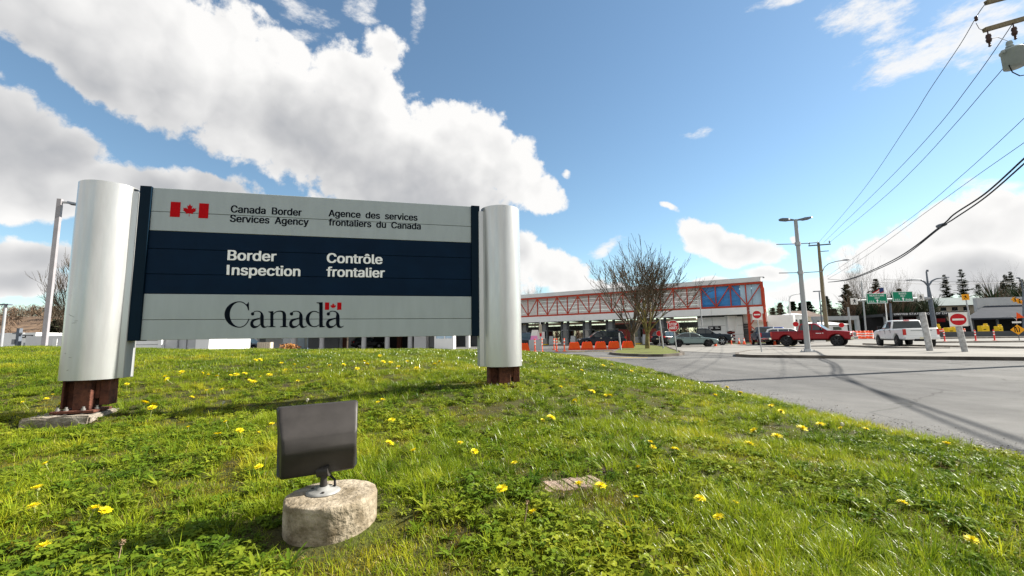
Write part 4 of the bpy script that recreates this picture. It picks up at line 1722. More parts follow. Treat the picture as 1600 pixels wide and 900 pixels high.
m_.bx(c_.x + .28, c_.x + .62, c_.y - .06, c_.y + .06, c_.z - .25, c_.z - .17)
m_.build('bracket', 'lamp_grey', u2)
for k in range(1):
    m_ = MB()
    m_.tube([c_ + Vector((-.30, -.1, -.3)), c_ + Vector((-.22, -.1, -.55)), c_ + Vector((0, -.1, -.68)), c_ + Vector((.4, -.1, -.62)), c_ + Vector((.75, -.05, -.35))], .016, 6)
    m_.tube([c_ + Vector((-.05, 0, .6)), c_ + Vector((-.4, 0, .75)), loc2(1543, 62, 13.25)], .008, 5)
    m_.tube([loc2(1525, 36, 13.3), loc2(1530, 45, 13.3), loc2(1538, 48, 13.3)], .008, 5)
    m_.build('jumper_lead', 'cable', u2)


def wire(pts, r, label, n=28, name='overhead_wire', grp=None):
    """pts: (px, py, depth) control points joined by a smooth curve"""
    P = [q if isinstance(q, Vector) else at(*q) for q in pts]
    out = []
    for i in range(len(P) - 1):
        p0, p1, p2, p3 = P[max(i - 1, 0)], P[i], P[i + 1], P[min(i + 2, len(P) - 1)]
        for k in range(n):
            t = k / n
            out.append(.5 * ((2 * p1) + (-p0 + p2) * t + (2 * p0 - 5 * p1 + 4 * p2 - p3) * t * t + (-p0 + 3 * p1 - 3 * p2 + p3) * t ** 3))
    out.append(P[-1])
    mb = MB()
    mb.tube(out, r, 5)
    return tag(mb.build(name, 'cable'), label, 'wire', grp)


def dl(px, a=(1283, 50), b=(1535, 13.3)):
    """depth along the line between the two poles seen at column px"""
    xa, xb = (a[0] - 800) / FPX * a[1], (b[0] - 800) / FPX * b[1]
    s_ = (px - 800) / FPX
    # x = s*y on the segment
    t = (s_ * a[1] - xa) / ((xb - xa) - s_ * (b[1] - a[1]))
    return a[1] + t * (b[1] - a[1])


wr = 'thin wires between the two utility poles'
wire([(1279, 379, 50), (1343, 304, dl(1343)), (1415, 200, dl(1415)), (1453, 140, dl(1453)), (1500, 70, dl(1500, b=(1541, 13.3))), (1527, 24, 13.3), (1541, 4, 13.3)], .012, 'thin wire rising steepest, from the far pole to the top crossarm at the upper right', grp=wr)
wire([(1287, 379, 50), (1350, 318, dl(1350, b=(1560, 13.3))), (1411, 257, dl(1411, b=(1560, 13.3))), (1469, 193, dl(1469, b=(1560, 13.3))), (1510, 140, dl(1510, b=(1560, 13.3))), (1545, 92, 14), (1583, 36, 13.3)], .012, 'thin middle wire running up to the transformer insulators', grp=wr)
wire([(1296, 379, 50), (1370, 318, dl(1370, b=(1585, 13.3))), (1430, 262, dl(1430, b=(1585, 13.3))), (1496, 190, dl(1496, b=(1585, 13.3))), (1539, 140, dl(1539, b=(1585, 13.3))), (1570, 104, 13.6), (1640, 20, 12.5)], .012, 'thin wire passing just under the transformer', grp=wr)
fb_ = (1660, 13.3)
wire([(1292, 432, 50), (1331, 405, dl(1331, (1292, 50), fb_)), (1420, 343, dl(1420, (1292, 50), fb_)), (1503, 274, dl(1503, (1292, 50), fb_)), (1600, 185, dl(1600, (1292, 50), fb_)), (1660, 125, 13.3)], .011, 'thin pale wire, fourth from the top at the right edge', grp=wr)
wire([(1293, 436, 50), (1350, 402, dl(1350, (1293, 50), fb_)), (1441, 336, dl(1441, (1293, 50), fb_)), (1520, 279, dl(1520, (1293, 50), fb_)), (1600, 223, dl(1600, (1293, 50), fb_)), (1660, 180, 13.3)], .011, 'thin wire directly above the pair of thick cables', grp=wr)
for (o, lab) in ((0, 'upper thick black cable of the sagging pair'), (1, 'lower thick black cable of the sagging pair')):
    wire([(1294, 441, 50), (1330, 435 + o, dl(1330, (1294, 50), fb_)), (1400, 404 + o * 3, dl(1400, (1294, 50), fb_)), (1468, 355 + o * 2, dl(1468, (1294, 50), fb_)), (1492, 334 + o * 7, dl(1492, (1294, 50), fb_)), (1540, 302 + o * 6, dl(1540, (1294, 50), fb_)),
          (1600, 248 + o * 8, dl(1600, (1294, 50), fb_)), (1665, 188 + o * 9, 13.3), Vector((14.4 - o * .42, 7.3, 7.15 - o * .15)), Vector((9.5 - o * .42, -2.5, 7.0 - o * .15)), Vector((0, -22, 8.2))], .034 - o * .004, lab + ' at the right', name='thick_cable', grp='thick cables between the poles')
p = at(1471, 352, dl(1471, (1294, 50), fb_))
m_ = MB()
m_.lathe([(0, -.22), (.06, -.2), (.09, -.1), (.09, .1), (.06, .2), (0, .22)], 12, 0, Matrix.Translation(p) @ Euler((RAD(80), 0, RAD(35))).to_matrix().to_4x4())
tag(m_.build('cable_splice', 'galv_dark'), 'grey splice box hanging on the pair of thick cables', 'splice box')
wire([(1294, 436, 50), (1340, 439, 60), (1420, 443, 85), (1500, 444, 90), (1620, 440, 95)], .035, 'nearly level wire crossing behind the arched street lamps')
wire([(1380, 436.5, 90), (1470, 440, 85), (1620, 438, 80)], .025, 'second level wire above the tall conifers at the right')

# ---------------------------------------------------------------- arched double lamp and gantry
GB = gpt(1462, 68)
ga = thing('gantry_pole', 'tapered grey pole with two arched lamps and a long arm of green lane signs', 'gantry', GB, RAD(0))
sc_ = 68 / FPX


def gl(px, py, d=68):
    return at(px, py, d) - GB


tz = gl(1447.4, 424).z
m_ = MB()
m_.tube([(0, 0, -.5), gl(1452.5, 462), gl(1450, 446)], [.33, .26, .17], 16)
m_.tube([gl(1450, 446), gl(1447.4, 424)], [.14, .10], 10)
m_.build('pole', 'galv_dark', ga)
m_ = MB()
m_.bx(-.1, .12, -.1, .1, tz - .05, tz + .25)
m_.build('camera', 'galv_dark', ga)
for (pts, hd) in ((((1450, 447), (1445, 441), (1438, 437), (1427, 437), (1424, 437.2)), ((1424, 437.4), (1417, 437.8))), (((1450.5, 447), (1456, 439), (1463, 435.5), (1472, 434), (1475, 433.8)), ((1475, 433.8), (1482, 433.3)))):
    m_ = MB()
    m_.tube([gl(*q) for q in pts], [.13, .12, .11, .10, .10], 8)
    m_.build('lamp_arm', 'galv_dark', ga)
    m_ = MB()
    m_.bar(gl(*hd[0]), gl(*hd[1]), .28, .12)
    m_.build('lamp_head', 'galv_dark', ga)
m_ = MB()
m_.tube([gl(1456, 466.2), gl(1420, 467), gl(1333, 470)], [.26, .22, .14], 10)
m_.build('sign_arm', 'galv', ga)


def green_sign(x0, x1, y0, y1, lines):
    m_ = MB()
    a, b = gl(x0, y1), gl(x1, y0 - 3)
    y = min(a.y, b.y) - .4
    m_.bx(a.x, b.x, y, y + .12, a.z, b.z)
    s_ = m_.build('lane_sign', 'green', ga)
    w, h = b.x - a.x, b.z - a.z
    g = lambda u, z: Vector((u, y - .015, z))
    m_ = MB()
    for (t_, l, r, zz, cp) in lines:
        letters(m_, t_, g, a.x + w * l, a.x + w * r, a.z + h * zz, h * cp, 0, .02)
    cx, c0 = a.x + w * .5, a.z + h * .08
    m_.add([g(cx - .09, c0), g(cx + .09, c0), g(cx + .09, c0 + h * .18), g(cx + .22, c0 + h * .18), g(cx, c0 + h * .33), g(cx - .22, c0 + h * .18), g(cx - .09, c0 + h * .18)], [list(range(7))])
    m_.build('lettering', 'white_ink', s_, fix=False)
    m_ = MB()
    for q in ((a.x, b.x, a.z, a.z + .07), (a.x, b.x, b.z - .07, b.z), (a.x, a.x + .07, a.z + .07, b.z - .07), (b.x - .07, b.x, a.z + .07, b.z - .07)):
        m_.bx(q[0], q[1], y - .012, y - .003, q[2], q[3])
    m_.build('border', 'white_ink', s_)


green_sign(1352, 1382, 461.5, 474.5, [('NEXUS LANE', .15, .86, .70, .17), ('ONLY', .38, .62, .46, .15), ('U.S.A.', .10, .36, .10, .17), ('Border', .62, .92, .10, .17)])
green_sign(1392, 1422, 458.5, 471.5, [('BUSES', .32, .68, .70, .17), ('ONLY', .38, .62, .46, .15), ('U.S.A.', .10, .36, .10, .17), ('Border', .62, .92, .10, .17)])


def walk_sign(x0, x1, y0, y1):
    m_ = MB()
    a, b = gl(x0, y1), gl(x1, y0)
    y = a.y - .35
    m_.bx(a.x, b.x, y, y + .1, a.z, b.z)
    s_ = m_.build('walk_sign', 'sign_white', ga)
    m_ = MB()
    w, h = b.x - a.x, b.z - a.z
    g = lambda u, z: Vector((a.x + w * u, y - .02, a.z + h * z))
    m_.add([g(.5 + .07 * math.cos(k * .785), .83 + .07 * math.sin(k * .785)) for k in range(8)], [list(range(8))])
    for q in (((.42, .74), (.58, .74), (.60, .45), (.44, .45)), ((.44, .46), (.54, .46), (.36, .14), (.26, .14)), ((.50, .46), (.60, .46), (.76, .14), (.66, .14)), ((.42, .72), (.42, .64), (.24, .50), (.22, .56)), ((.58, .72), (.58, .64), (.74, .46), (.78, .52))):
        m_.add([g(*k) for k in q], [(0, 1, 2, 3)])
    m_.build('walker_symbol', 'ink', s_, fix=False)


walk_sign(1327.5, 1337, 466, 476)
walk_sign(1431, 1440, 460, 470)
# slim posts standing by the lanes
for i, (px0, px1, py, d, w, mt) in enumerate(((1353.5, 1346, 440, 80, .22, 'galv'), (1394.5, 1391, 474, 75, .3, 'galv_dark'), (1330, 1325, 480, 75, .3, 'galv'), (1239, 1233, 462, 85, .16, 'white'), (1100, 1092, 455, 50, .12, 'galv'), (1037, 1030.5, 498, 36, .12, 'galv'), (970.5, 967, 520, 33, .12, 'galv'))):
    g0 = gpt(px0, d)
    pt = at(px1, py, d) - g0
    m_ = MB()
    m_.tube([(0, 0, -.2), pt], [w * .6, w * .45], 10)
    o = m_.build('slim_post', mt, None, g0)
    tag(o, ['slim tall post behind the left green lane sign', 'grey post under the right green lane sign', 'pale post between pick-ups under the walking sign', 'white post right of the red truss', 'slim pole in front of the white panel wall corner',
            'slim pole left of the stop sign', 'slim grey post at the end of the orange barriers'][i], 'post')
# a small arched lamp and a square lamp behind the lamp post
g0 = gpt(1234, 84)
m_ = MB()
al_ = thing('arched_street_lamp', 'small pale street lamp with a curved arm right of the red truss', 'street lamp', g0)
q = lambda px, py: at(px, py, 84) - g0
m_.tube([q(1233.5, 505), q(1233, 480), q(1233, 468), q(1236, 462), (q(1244, 459.5)), q(1251, 459)], .09, 8)
m_.build('pole', 'white', al_)
m_ = MB()
m_.bar(q(1249, 459), q(1253, 459), .3, .12)
m_.build('lamp_head', 'galv_dark', al_)
g0 = gpt(1286, 72)
sq = thing('square_street_lamp', 'slim street lamp with a short square arm left of the wooden pole', 'street lamp', g0)
q = lambda px, py: at(px, py, 72) - g0
m_ = MB()
m_.tube([(0, 0, 0), q(1280, 456)], [.12, .08], 8)
m_.build('pole', 'galv_dark', sq)
m_ = MB()
m_.bar(q(1281, 455), q(1271, 455.5), .3, .14)
m_.build('lamp_head', 'galv_dark', sq)
g0 = gpt(1600, 70)
rl = thing('roadside_lamp', 'dark street lamp with a bent arm at the right edge', 'street lamp', g0)
q = lambda px, py: at(px, py, 70) - g0
m_ = MB()
m_.tube([(0, 0, 0), q(1598.5, 455), q(1596.5, 440), q(1592, 435)], [.14, .1, .08, .08], 8)
m_.build('pole', 'galv_dark', rl)
m_ = MB()
m_.bar(q(1593, 435), q(1589, 434), .3, .14)
m_.build('lamp_head', 'galv_dark', rl)

# left lamp posts
g0 = gpt(64.5, 17.5)
ll = thing('lamp_post', 'square pale lamp post with a single flat head left of the sign', 'lamp post', g0, RAD(20))
hz = at(89.5, 311, 17.5).z
m_ = MB()
m_.bx(-.078, .078, -.078, .078, 0, hz)
m_.build('pole', mat('pale_lilac_pole', (.30, .285, .30), .5, .1, .1, 3), ll, bevel=.012)
m_ = MB()
m_.bx(.05, .34, -.04, .04, hz - .17, hz - .10)
m_.build('lamp_arm', 'pole_grey', ll)
m_ = MB()
vs = [[(.30, -.16, hz - .19), (.30, .16, hz - .19), (.30, .14, hz - .10), (.30, -.14, hz - .10)], [(.80, -.17, hz - .24), (.80, .17, hz - .24), (.80, .15, hz - .18), (.80, -.15, hz - .18)]]
m_.add(vs[0] + vs[1], [(k, (k + 1) % 4, 4 + (k + 1) % 4, 4 + k) for k in range(4)] + [(0, 1, 2, 3), (7, 6, 5, 4)])
m_.build('lamp_head', 'galv_dark', ll)
g0 = gpt(-1, 42)
l2 = thing('lamp_post', 'distant lamp post with a flat cap at the left edge', 'lamp post', g0)
m_ = MB()
zz = at(2, 477, 42).z
m_.tube([(0, 0, 0), (0, 0, zz)], [.14, .11], 10)
m_.build('pole', 'pole_grey', l2)
m_ = MB()
m_.bx(-.45, .45, -.2, .2, zz, zz + .12)
m_.build('lamp_head', 'galv_dark', l2)
g0 = gpt(25.5, 38)
l3 = thing('camera_post', 'short lilac grey post with a box and camera in front of the white gatehouse', 'camera post', g0)
zz = at(27, 513, 38).z
m_ = MB()
m_.bx(-.13, .13, -.13, .13, 0, zz)
m_.build('pole', 'galv_dark', l3)
m_ = MB()
m_.bx(-.38, -.14, -.2, .2, zz - 1.4, zz - .95)
m_.bx(-.5, .4, -.1, .1, zz - .5, zz - .38)
m_.build('camera_box', 'mid_grey', l3)
g0 = gpt(84, 30)
no = MB()
no.tube([(0, 0, 0), (-.05, 0, at(81, 530, 30).z)], .03, 8)
no.bx(-.18, .12, -.05, -.02, 1.0, 1.55)
tag(no.build('notice_post', 'white', None, g0), 'little white notice on a thin post left of the left pylon', 'notice')

# ---------------------------------------------------------------- barriers, posts and cones
def barrier(p, rz, mt, label):
    t = thing('road_barrier', label, 'barrier', p, rz, 'orange plastic road barriers')
    m_ = MB()
    m_.prism([(-.53, 0), (.53, 0), (.51, .08), (.37, .66), (-.37, .66), (-.51, .08)], lambda a, b, c: Vector((a, c, b)), -.24, .24)
    for k in range(4):
        m_.bx(-.34 + k * .19, -.24 + k * .19, -.12, .12, .66, .70)
    m_.build('body', mt, t, bevel=.03)
    m_ = MB()
    m_.bx(-.42, .42, -.26, -.245, .08, .12)
    m_.build('groove', 'sign_red', t)
    return t


for i, px in enumerate((897.5, 917.5, 938.5, 959.5, 981, 818)):
    p = gpt(px, 38.5 if px > 850 else 36)
    barrier(p, facing(p.x, p.y) * .3 + RAD(2), 'orange', ['leftmost barrier of the orange row in front of the dark car', 'second orange barrier from the left in the row', 'third orange barrier, below the middle of the dark car', 'fourth orange barrier, left of the slim post',
            'orange barrier beside the left bare trunk', 'single orange barrier beside the right pylon'][i])


def delineator(p, h, mt, label, grp):
    t = thing('delineator_post', label, 'delineator', p, 0, grp)
    m_ = MB()
    m_.lathe([(.16, 0), (.17, .03), (.07, .06), (.055, .08), (.055, h - .02), (.03, h), (0, h)], 12)
    m_.build('post', mt, t)
    for z in (h * .52, h * .76):
        m_ = MB()
        m_.lathe([(.0575, z), (.0575, z + h * .10)], 12)
        m_.build('band', 'reflect', t)
    return t


dlab = [(836, 36, 'slim orange post in front of the pink notice'), (847, 35, 'slim orange post beside the pole of the side-on sign'), (870, 35, 'left one of two slim orange posts before the barriers'), (882, 35, 'right one of two slim orange posts before the barriers'),
        (1143, 52, 'slim orange post before the white wall, nearest the dark pick-up'), (1174.5, 52, 'slim orange post near the foot of the red truss leg'), (866, 40, 'short faded orange post behind the grass crest'),
        (1476.5, 42, 'red and white post right of the bare white post'), (1525, 42, 'red post with white bands just right of the no entry sign'), (1554.5, 42, 'red post with white bands left of the diamond sign')]
for i, (px, d, lab) in enumerate(dlab):
    p = gpt(px, d)
    delineator(p, 1.05 if d < 50 else .95, 'red_post' if px > 1400 else 'orange_post', lab, 'slim traffic posts')


def cone(p, h, label):
    t = thing('traffic_cone', label, 'cone', p, 0, 'traffic cones and drums')
    m_ = MB()
    m_.bx(-.18, .18, -.18, .18, 0, .04)
    m_.lathe([(.14, .04), (.03, h), (0, h)], 14)
    m_.build('body', 'orange_post', t)
    m_ = MB()
    z0, z1 = h * .55, h * .8
    rr = lambda z: .14 + (.03 - .14) * (z - .04) / (h - .04) + .003
    m_.lathe([(rr(z0), z0), (rr(z1), z1)], 14)
    m_.build('band', 'reflect', t)
    return t


for px, d, lab in ((1155, 51, 'orange cone left of two before the white panel wall'), (1163, 51, 'orange cone right of two before the white panel wall'), (1118, 44, 'orange cone at the nose of the grey green sedan'), (1211, 45, 'small orange cone between blue and red pick-ups'),
                   (1440, 60, 'orange cone beyond the white pick-up')):
    cone(gpt(px, d), .75, lab)


def drum(p, label):
    t = thing('traffic_drum', label, 'traffic drum', p, 0, 'orange drums before the far lanes')
    m_ = MB()
    m_.lathe([(.32, 0), (.30, .08), (.26, .1), (.24, .95), (.20, 1.0), (0, 1.0)], 14)
    m_.build('body', 'orange_post', t)
    for z in (.3, .6):
        m_ = MB()
        m_.lathe([(.262, z), (.255, z + .14)], 14)
        m_.build('band', 'reflect', t)


for px, d, lab in ((1332, 56, 'orange and white drum nearest the red pick-up'), (1337.5, 57, 'orange and white drum, second from the red pick-up'), (1343.5, 58, 'orange and white drum beside the gantry leg'), (1350, 56, 'orange and white drum in the middle between the pick-ups'),
                   (1355.5, 58, 'orange drum left of the white pick-up, set back'), (1361.5, 56, 'orange drum closest to the white pick-up'), (1506, 66, 'orange drum seen right under the no entry sign'), (1472, 72, 'orange drum left of the yellow block')):
    drum(gpt(px, d), lab)
for i, (px, d, w, h) in enumerate(((1485.5, 74, 1.5, 1.15), (1537.5, 80, 1.4, 1.35), (1561, 84, .9, 1.2), (1466, 78, .5, 1.4))):
    p = gpt(px, d)
    t = thing('yellow_barrier', ['yellow barrier block left of the no entry sign', 'wide yellow barrier block under the grey roof', 'narrow yellow barrier block under the grey roof', 'slim yellow barrier behind the gantry pole'][i], 'barrier', p, 0, 'yellow barrier blocks at the far lanes')
    m_ = MB()
    m_.bx(-w / 2, w / 2, -.4, .4, 0, h)
    m_.bx(w * .25, w * .42, -.3, .3, h, h * 1.28)
    m_.build('body', 'yellow', t, bevel=.05)
    m_ = MB()
    m_.bx(-w * .3, w * .05, -.42, -.405, h * .45, h * .55)
    m_.build('marking', 'ink', t)
# concrete wall of the far lanes
a, b = gpt(1468, 58), gpt(1620, 57)
m_ = MB()
m_.bar(a + Vector((0, 0, .3)), b + Vector((0, 0, .3)), .5, .75)
tag(m_.build('lane_wall', 'dark_grey'), 'long low dark lane wall behind the red posts at the right', 'wall')
# road work sign with two pennants
p = gpt(1593, 40)
rw = thing('road_work_sign', 'amber diamond road work sign on a stand with two pennants', 'road sign', p, facing(p.x, p.y))
m_ = MB()
m_.bx(-.45, .45, -.3, .3, 0, .05)
m_.tube([(0, 0, .04), (0, 0, 2.1)], .03, 8)
m_.build('stand', 'galv_dark', rw)
m_ = MB()
plate(m_, [(-.46, 0), (0, -.46), (.46, 0), (0, .46)], 0, 1.02, -.05)
f_ = m_.build('diamond', 'amber', rw)
m_ = MB()
for q in (((-.05, .8), (.02, .8), (-.08, 1.3), (-.15, 1.3)), ((.06, .8), (.12, .8), (.12, 1.05), (.06, 1.05)), ((.1, 1.05), (.16, 1.05), (.05, 1.3), (0, 1.3)), ((-.2, .8), (-.14, .8), (-.14, 1.3), (-.2, 1.3))):
    m_.add([(u, -.054, z) for u, z in q], [(0, 1, 2, 3)])
m_.build('symbol', 'ink', f_, fix=False)
m_ = MB()
plate(m_, [(-.28, 1.62), (.28, 1.62), (.28, 1.78), (-.28, 1.78)], 0, 0, -.05)
m_.build('tab_sign', 'sign_white', rw)
for s_, mm in ((-1, 'sign_white'), (1, 'orange')):
    m_ = MB()
    m_.bar((0, -.06, 1.85), (s_ * .1 + .2, -.06, 2.55), .02)
    m_.prism([(0, 0), (-.32, .42), (-.04, .10)] if s_ < 0 else [(.02, .1), (.08, .68), (.5, .16)], lambda a, b, c: Vector((a, c, b + 1.95)), -.09, -.07)
    m_.build('pennant', mm, rw)
# amber signal board on a post
p = gpt(1521, 62)
sb_ = thing('crossing_sign', 'small amber crossing sign on a post left of the tall pines', 'road sign', p, facing(p.x, p.y))
zz = at(1518.5, 464, 62).z - p.z
m_ = MB()
m_.tube([(0, 0, 0), (-.25, 0, zz)], [.1, .08], 8)
m_.build('post', 'galv', sb_)
m_ = MB()
plate(m_, [(-.38, -.42), (.38, -.42), (.38, .42), (-.38, .42)], -.25, zz, -.1, .05)
f_ = m_.build('board', 'amber', sb_)
m_ = MB()
g = lambda u, z: Vector((-.25 + u, -.105, zz + z))
for q in (((-.05, .22), (.06, .22), (.10, .0), (-.04, .0)), ((-.04, .0), (.04, .0), (-.10, -.25), (-.18, -.25)), ((.02, .0), (.10, .0), (.20, -.22), (.12, -.25)), ((-.2, .12), (-.05, .18), (-.05, .1), (-.18, .05))):
    m_.add([g(*k) for k in q], [(0, 1, 2, 3)])
m_.build('symbol', 'ink', f_, fix=False)
# yellow traffic lights on a span
for i, (px, py) in enumerate(((1584.5, 468), (1591.5, 470.5), (1599, 473))):
    p = at(px, py, 75)
    t = thing('traffic_light', ['yellow traffic signal hanging above the shed roof, leftmost of three', 'yellow traffic signal hanging above the shed roof, middle of three', 'yellow traffic signal hanging at the right edge, lowest of three'][i], 'traffic light', p, 0, 'yellow traffic signals')
    m_ = MB()
    m_.bx(-.16, .16, -.12, .12, -.42, .42)
    m_.bx(-.42, .42, -.10, .10, -.16, .16)
    m_.build('housing', 'amber', t, bevel=.03)
    for z in (-.26, 0, .26):
        m_ = MB()
        m_.lathe([(.09, 0), (.09, .1), (.0, .1)], 10, 0, Matrix.Translation((0, -.22, z)) @ Euler((RAD(-90), 0, 0)).to_matrix().to_4x4())
        m_.build('lens', 'dark', t)
wire([(1575, 462, 75), (1584.5, 464, 75), (1599, 468.5, 75), (1625, 474, 75)], .04, 'span wire that carries the three yellow traffic signals')
# side-on red sign, white board and pink notice by the right pylon
p = gpt(846, 33)
ss = thing('side_road_sign', 'road sign seen nearly edge on in white and red beside the right pylon', 'road sign', p, RAD(12))
m_ = MB()
m_.tube([(0, 0, 0), (-.06, 0, at(845, 503, 33).z)], .045, 8)
m_.build('post', 'galv', ss)
zt_ = at(844, 507, 33).z
m_ = MB()
m_.bx(-.17, .05, -.1, -.06, zt_ - .72, zt_)
m_.build('board', 'tan', ss)
m_ = MB()
m_.bx(-.14, .03, -.106, -.101, zt_ - .9, zt_ - .66)
m_.build('red_plate', 'sign_red', ss)
p = gpt(846, 37)
m_ = MB()
m_.bx(-.31, .31, -.02, .02, 1.0, 1.62)
m_.bx(-.03, .03, .02, .06, 0, 1.3)
tag(m_.build('white_board', 'offwhite', None, p), 'blank pale board behind the side-on sign by the right pylon', 'board')
p = gpt(836, 41)
pn = MB()
pn.add([(-.42, 0, .95), (.42, 0, .95), (.36, .1, 1.85), (-.25, .1, 1.85), (-.42, .05, .95), (.42, .05, .95), (.36, .15, 1.85), (-.25, .15, 1.85)], [(0, 1, 2, 3), (4, 5, 6, 7), (0, 1, 5, 4), (1, 2, 6, 5), (2, 3, 7, 6), (3, 0, 4, 7)])
pno = pn.build('pink_notice', 'pink', None, p)
tag(pno, 'pink and white notice on a grey block near the right pylon', 'notice')
m_ = MB()
m_.bx(-.55, .5, -.05, .5, 0, .94)
m_.build('stand', 'pale_grey', pno)
m_ = MB()
m_.add([(-.36, .035, 1.32), (.40, .035, 1.32), (.35, .075, 1.86), (-.25, .075, 1.86)], [(0, 1, 2, 3)])
m_.build('white_half', 'sign_white', pno)

# ---------------------------------------------------------------- far right: customs port, houses, flag
us = thing('customs_port', 'low dark border port with white UNITED STATES PORT OF ENTRY lettering on its roof edge', 'building', gpt(1440, 108), RAD(-6))


def ul(px, py, d=108):
    return us.matrix_world.inverted() @ at(px, py, d)


bpy.context.view_layer.update()
z1 = at(1430, 488, 108).z - us.location.z
m_ = MB()
m_.bx(-8.2, 10.2, -.6, .2, z1 - .75, z1 - .05)
m_.bx(10.2, 22, -.5, .2, z1 - 2.5, z1 - 2.1)
m_.build('roof_edge', 'dark', us)
m_ = MB()
m_.bx(-8, 10.1, .3, 12, z1 - .9, z1 - .2)
m_.bx(10.2, 21.6, .3, 12, z1 - 2.6, z1 - 2.15)
m_.build('roof', 'dark_grey', us)
m_ = MB()
letters(m_, 'UNITED STATES PORT OF ENTRY', lambda u, z: Vector((u, -.62, z)), -6.2, 7.4, z1 - .62, .46, 0, .02)
m_.build('lettering', 'white_ink', us, fix=False)
m_ = MB()
m_.bx(-8, 21.5, 5, 12, 0, z1 - 2.65)
m_.bx(-8, 10, 5, 12, z1 - 2.65, z1 - .92)
m_.build('wall', 'dark', us)
m_ = MB()
m_.bx(-2.5, 4.2, 4.8, 4.98, z1 - 2.4, z1 - 1.5)
m_.bx(6.8, 9.5, 4.8, 4.98, z1 - 2.4, z1 - 1.5)
m_.build('red_panel', 'sign_red', us)
for i in range(8):
    m_ = MB()
    m_.bx(-7.8 + i * 3.8, -7.4 + i * 3.8, .4, .8, 0, z1 - (.9 if i < 5 else 2.6))
    m_.build('column', 'mid_grey', us)
m_ = MB()
m_.bx(10.5, 21, 1.4, 1.6, z1 - 3.6, z1 - 3.4)
m_.build('rail', 'galv', us)
# apartment block on the slope behind
ab_ = thing('apartment_block', 'long two storey beige apartment block with a pale roof behind the border port', 'building', gpt(1500, 165), RAD(-9))
zb_ = at(1510, 496, 165).z - ab_.location.z
zt_ = at(1510, 476, 165).z - ab_.location.z
m_ = MB()
m_.bx(-11, 13.5, 0, 12, 0, zt_)
m_.build('wall', 'tan', ab_)
m_ = MB()
m_.prism([(-1.0, zt_ - .2), (6, zt_ + 3.2), (13, zt_ - .2)], lambda a, b, c: Vector((c, a, b)), -11.8, 14.2)
m_.build('roof', 'roof_green', ab_)
for r in range(2):
    for i in range(6):
        m_ = MB()
        z = zt_ - 2.2 - r * 3.0
        m_.bx(-9.3 + i * 3.8, -7.4 + i * 3.8, -.06, .1, z, z + 1.35)
        w = m_.build('window', 'glass_dark', ab_)
        m_ = MB()
        m_.bx(-9.45 + i * 3.8, -7.25 + i * 3.8, -.10, -.02, z - .22, z - .05)
        m_.build('sill', 'white', w)
# shed with the big grey roof
sd = thing('grey_roofed_shed', 'open lane shed with a broad sloping grey roof at the right edge', 'shed', gpt(1590, 92), RAD(-12))
zl = at(1540, 497, 92).z - sd.location.z
zr = at(1590, 479, 92).z - sd.location.z
m_ = MB()
m_.add([(-9.5, -1, zl - .25), (14, -1, zl - .25), (14, 9, zr + .6), (1.5, 9, zr + .6), (-9.5, -1, zl + .05), (14, -1, zl + .05), (14, 9, zr + .9), (1.5, 9, zr + .9)], [(3, 2, 1, 0), (4, 5, 6, 7), (0, 1, 5, 4), (1, 2, 6, 5), (2, 3, 7, 6), (3, 0, 4, 7)])
m_.build('roof', 'roof_grey', sd)
m_ = MB()
m_.bx(-6, 14, 6, 8.6, 0, zl)
m_.build('wall', 'dark', sd)
m_ = MB()
m_.bx(-.5, 14, 8.5, 9.5, zr - .6, zr + 2.6)
m_.build('upper_wall', 'pale_grey', sd)
for i in range(5):
    m_ = MB()
    m_.bx(-8 + i * 4.4, -7.7 + i * 4.4, -.4, -.1, 0, zl - .2)
    m_.build('column', 'dark_grey', sd)
# grey portal frame
pf = thing('lane_portal', 'pale blue grey steel portal frame over the lanes behind the red pick-up', 'portal', gpt(1308, 76), 0)
z1 = at(1308, 494, 76).z - pf.location.z
m_ = MB()
m_.bx(-4.0, 3.9, -.3, .3, z1 - .7, z1)
m_.build('beam', 'galv', pf)
for xx in (-3.9, 3.45):
    m_ = MB()
    m_.bx(xx, xx + .5, -.28, .28, 0, z1 - .71)
    m_.build('leg', 'galv', pf)
# houses
for i, (px, d, w, dp, py0, pyr, wall_m, roof_m, lab) in enumerate(((1262, 105, 7.5, 7, 495, 484.5, 'tan', 'roof_brown', 'tan house with a brown hipped roof behind the lamp post'), (1288, 95, 9, 5, 507.5, 503, 'white', 'white', 'long low white building behind the red pick-up'),
        (1373, 120, 5, 6, 507, 500, 'offwhite', 'offwhite', 'small white house left of the white pick-up'), (1246, 98, 3.5, 5, 492, 489, 'white', 'white', 'narrow white house gable left of the lamp post'), (1345, 125, 6, 6, 508, 501, 'tan', 'roof_brown', 'brown cottage behind the portal frame'))):
    g0 = gpt(px, d)
    h = thing('house', lab, 'house', g0, facing(g0.x, g0.y) * .4)
    ze = at(px, py0, d).z - g0.z
    zr_ = at(px, pyr, d).z - g0.z
    m_ = MB()
    m_.bx(-w / 2, w / 2, 0, dp, 0, ze)
    m_.build('wall', wall_m, h)
    m_ = MB()
    e = .4
    m_.add([(-w / 2 - e, -e, ze), (w / 2 + e, -e, ze), (w / 2 + e, dp + e, ze), (-w / 2 - e, dp + e, ze), (-w / 4, dp / 2, zr_ + .02), (w / 4, dp / 2, zr_ + .02)], [(0, 1, 5, 4), (2, 3, 4, 5), (1, 2, 5), (3, 0, 4), (0, 3, 2, 1)])
    m_.build('roof', roof_m, h)
    for k in range(3):
        m_ = MB()
        xx = -w * .36 + k * w * .28
        m_.bx(xx, xx + w * .17, -.05, .06, ze * .52, ze * .80)
        m_.build('window', 'glass_dark', h)
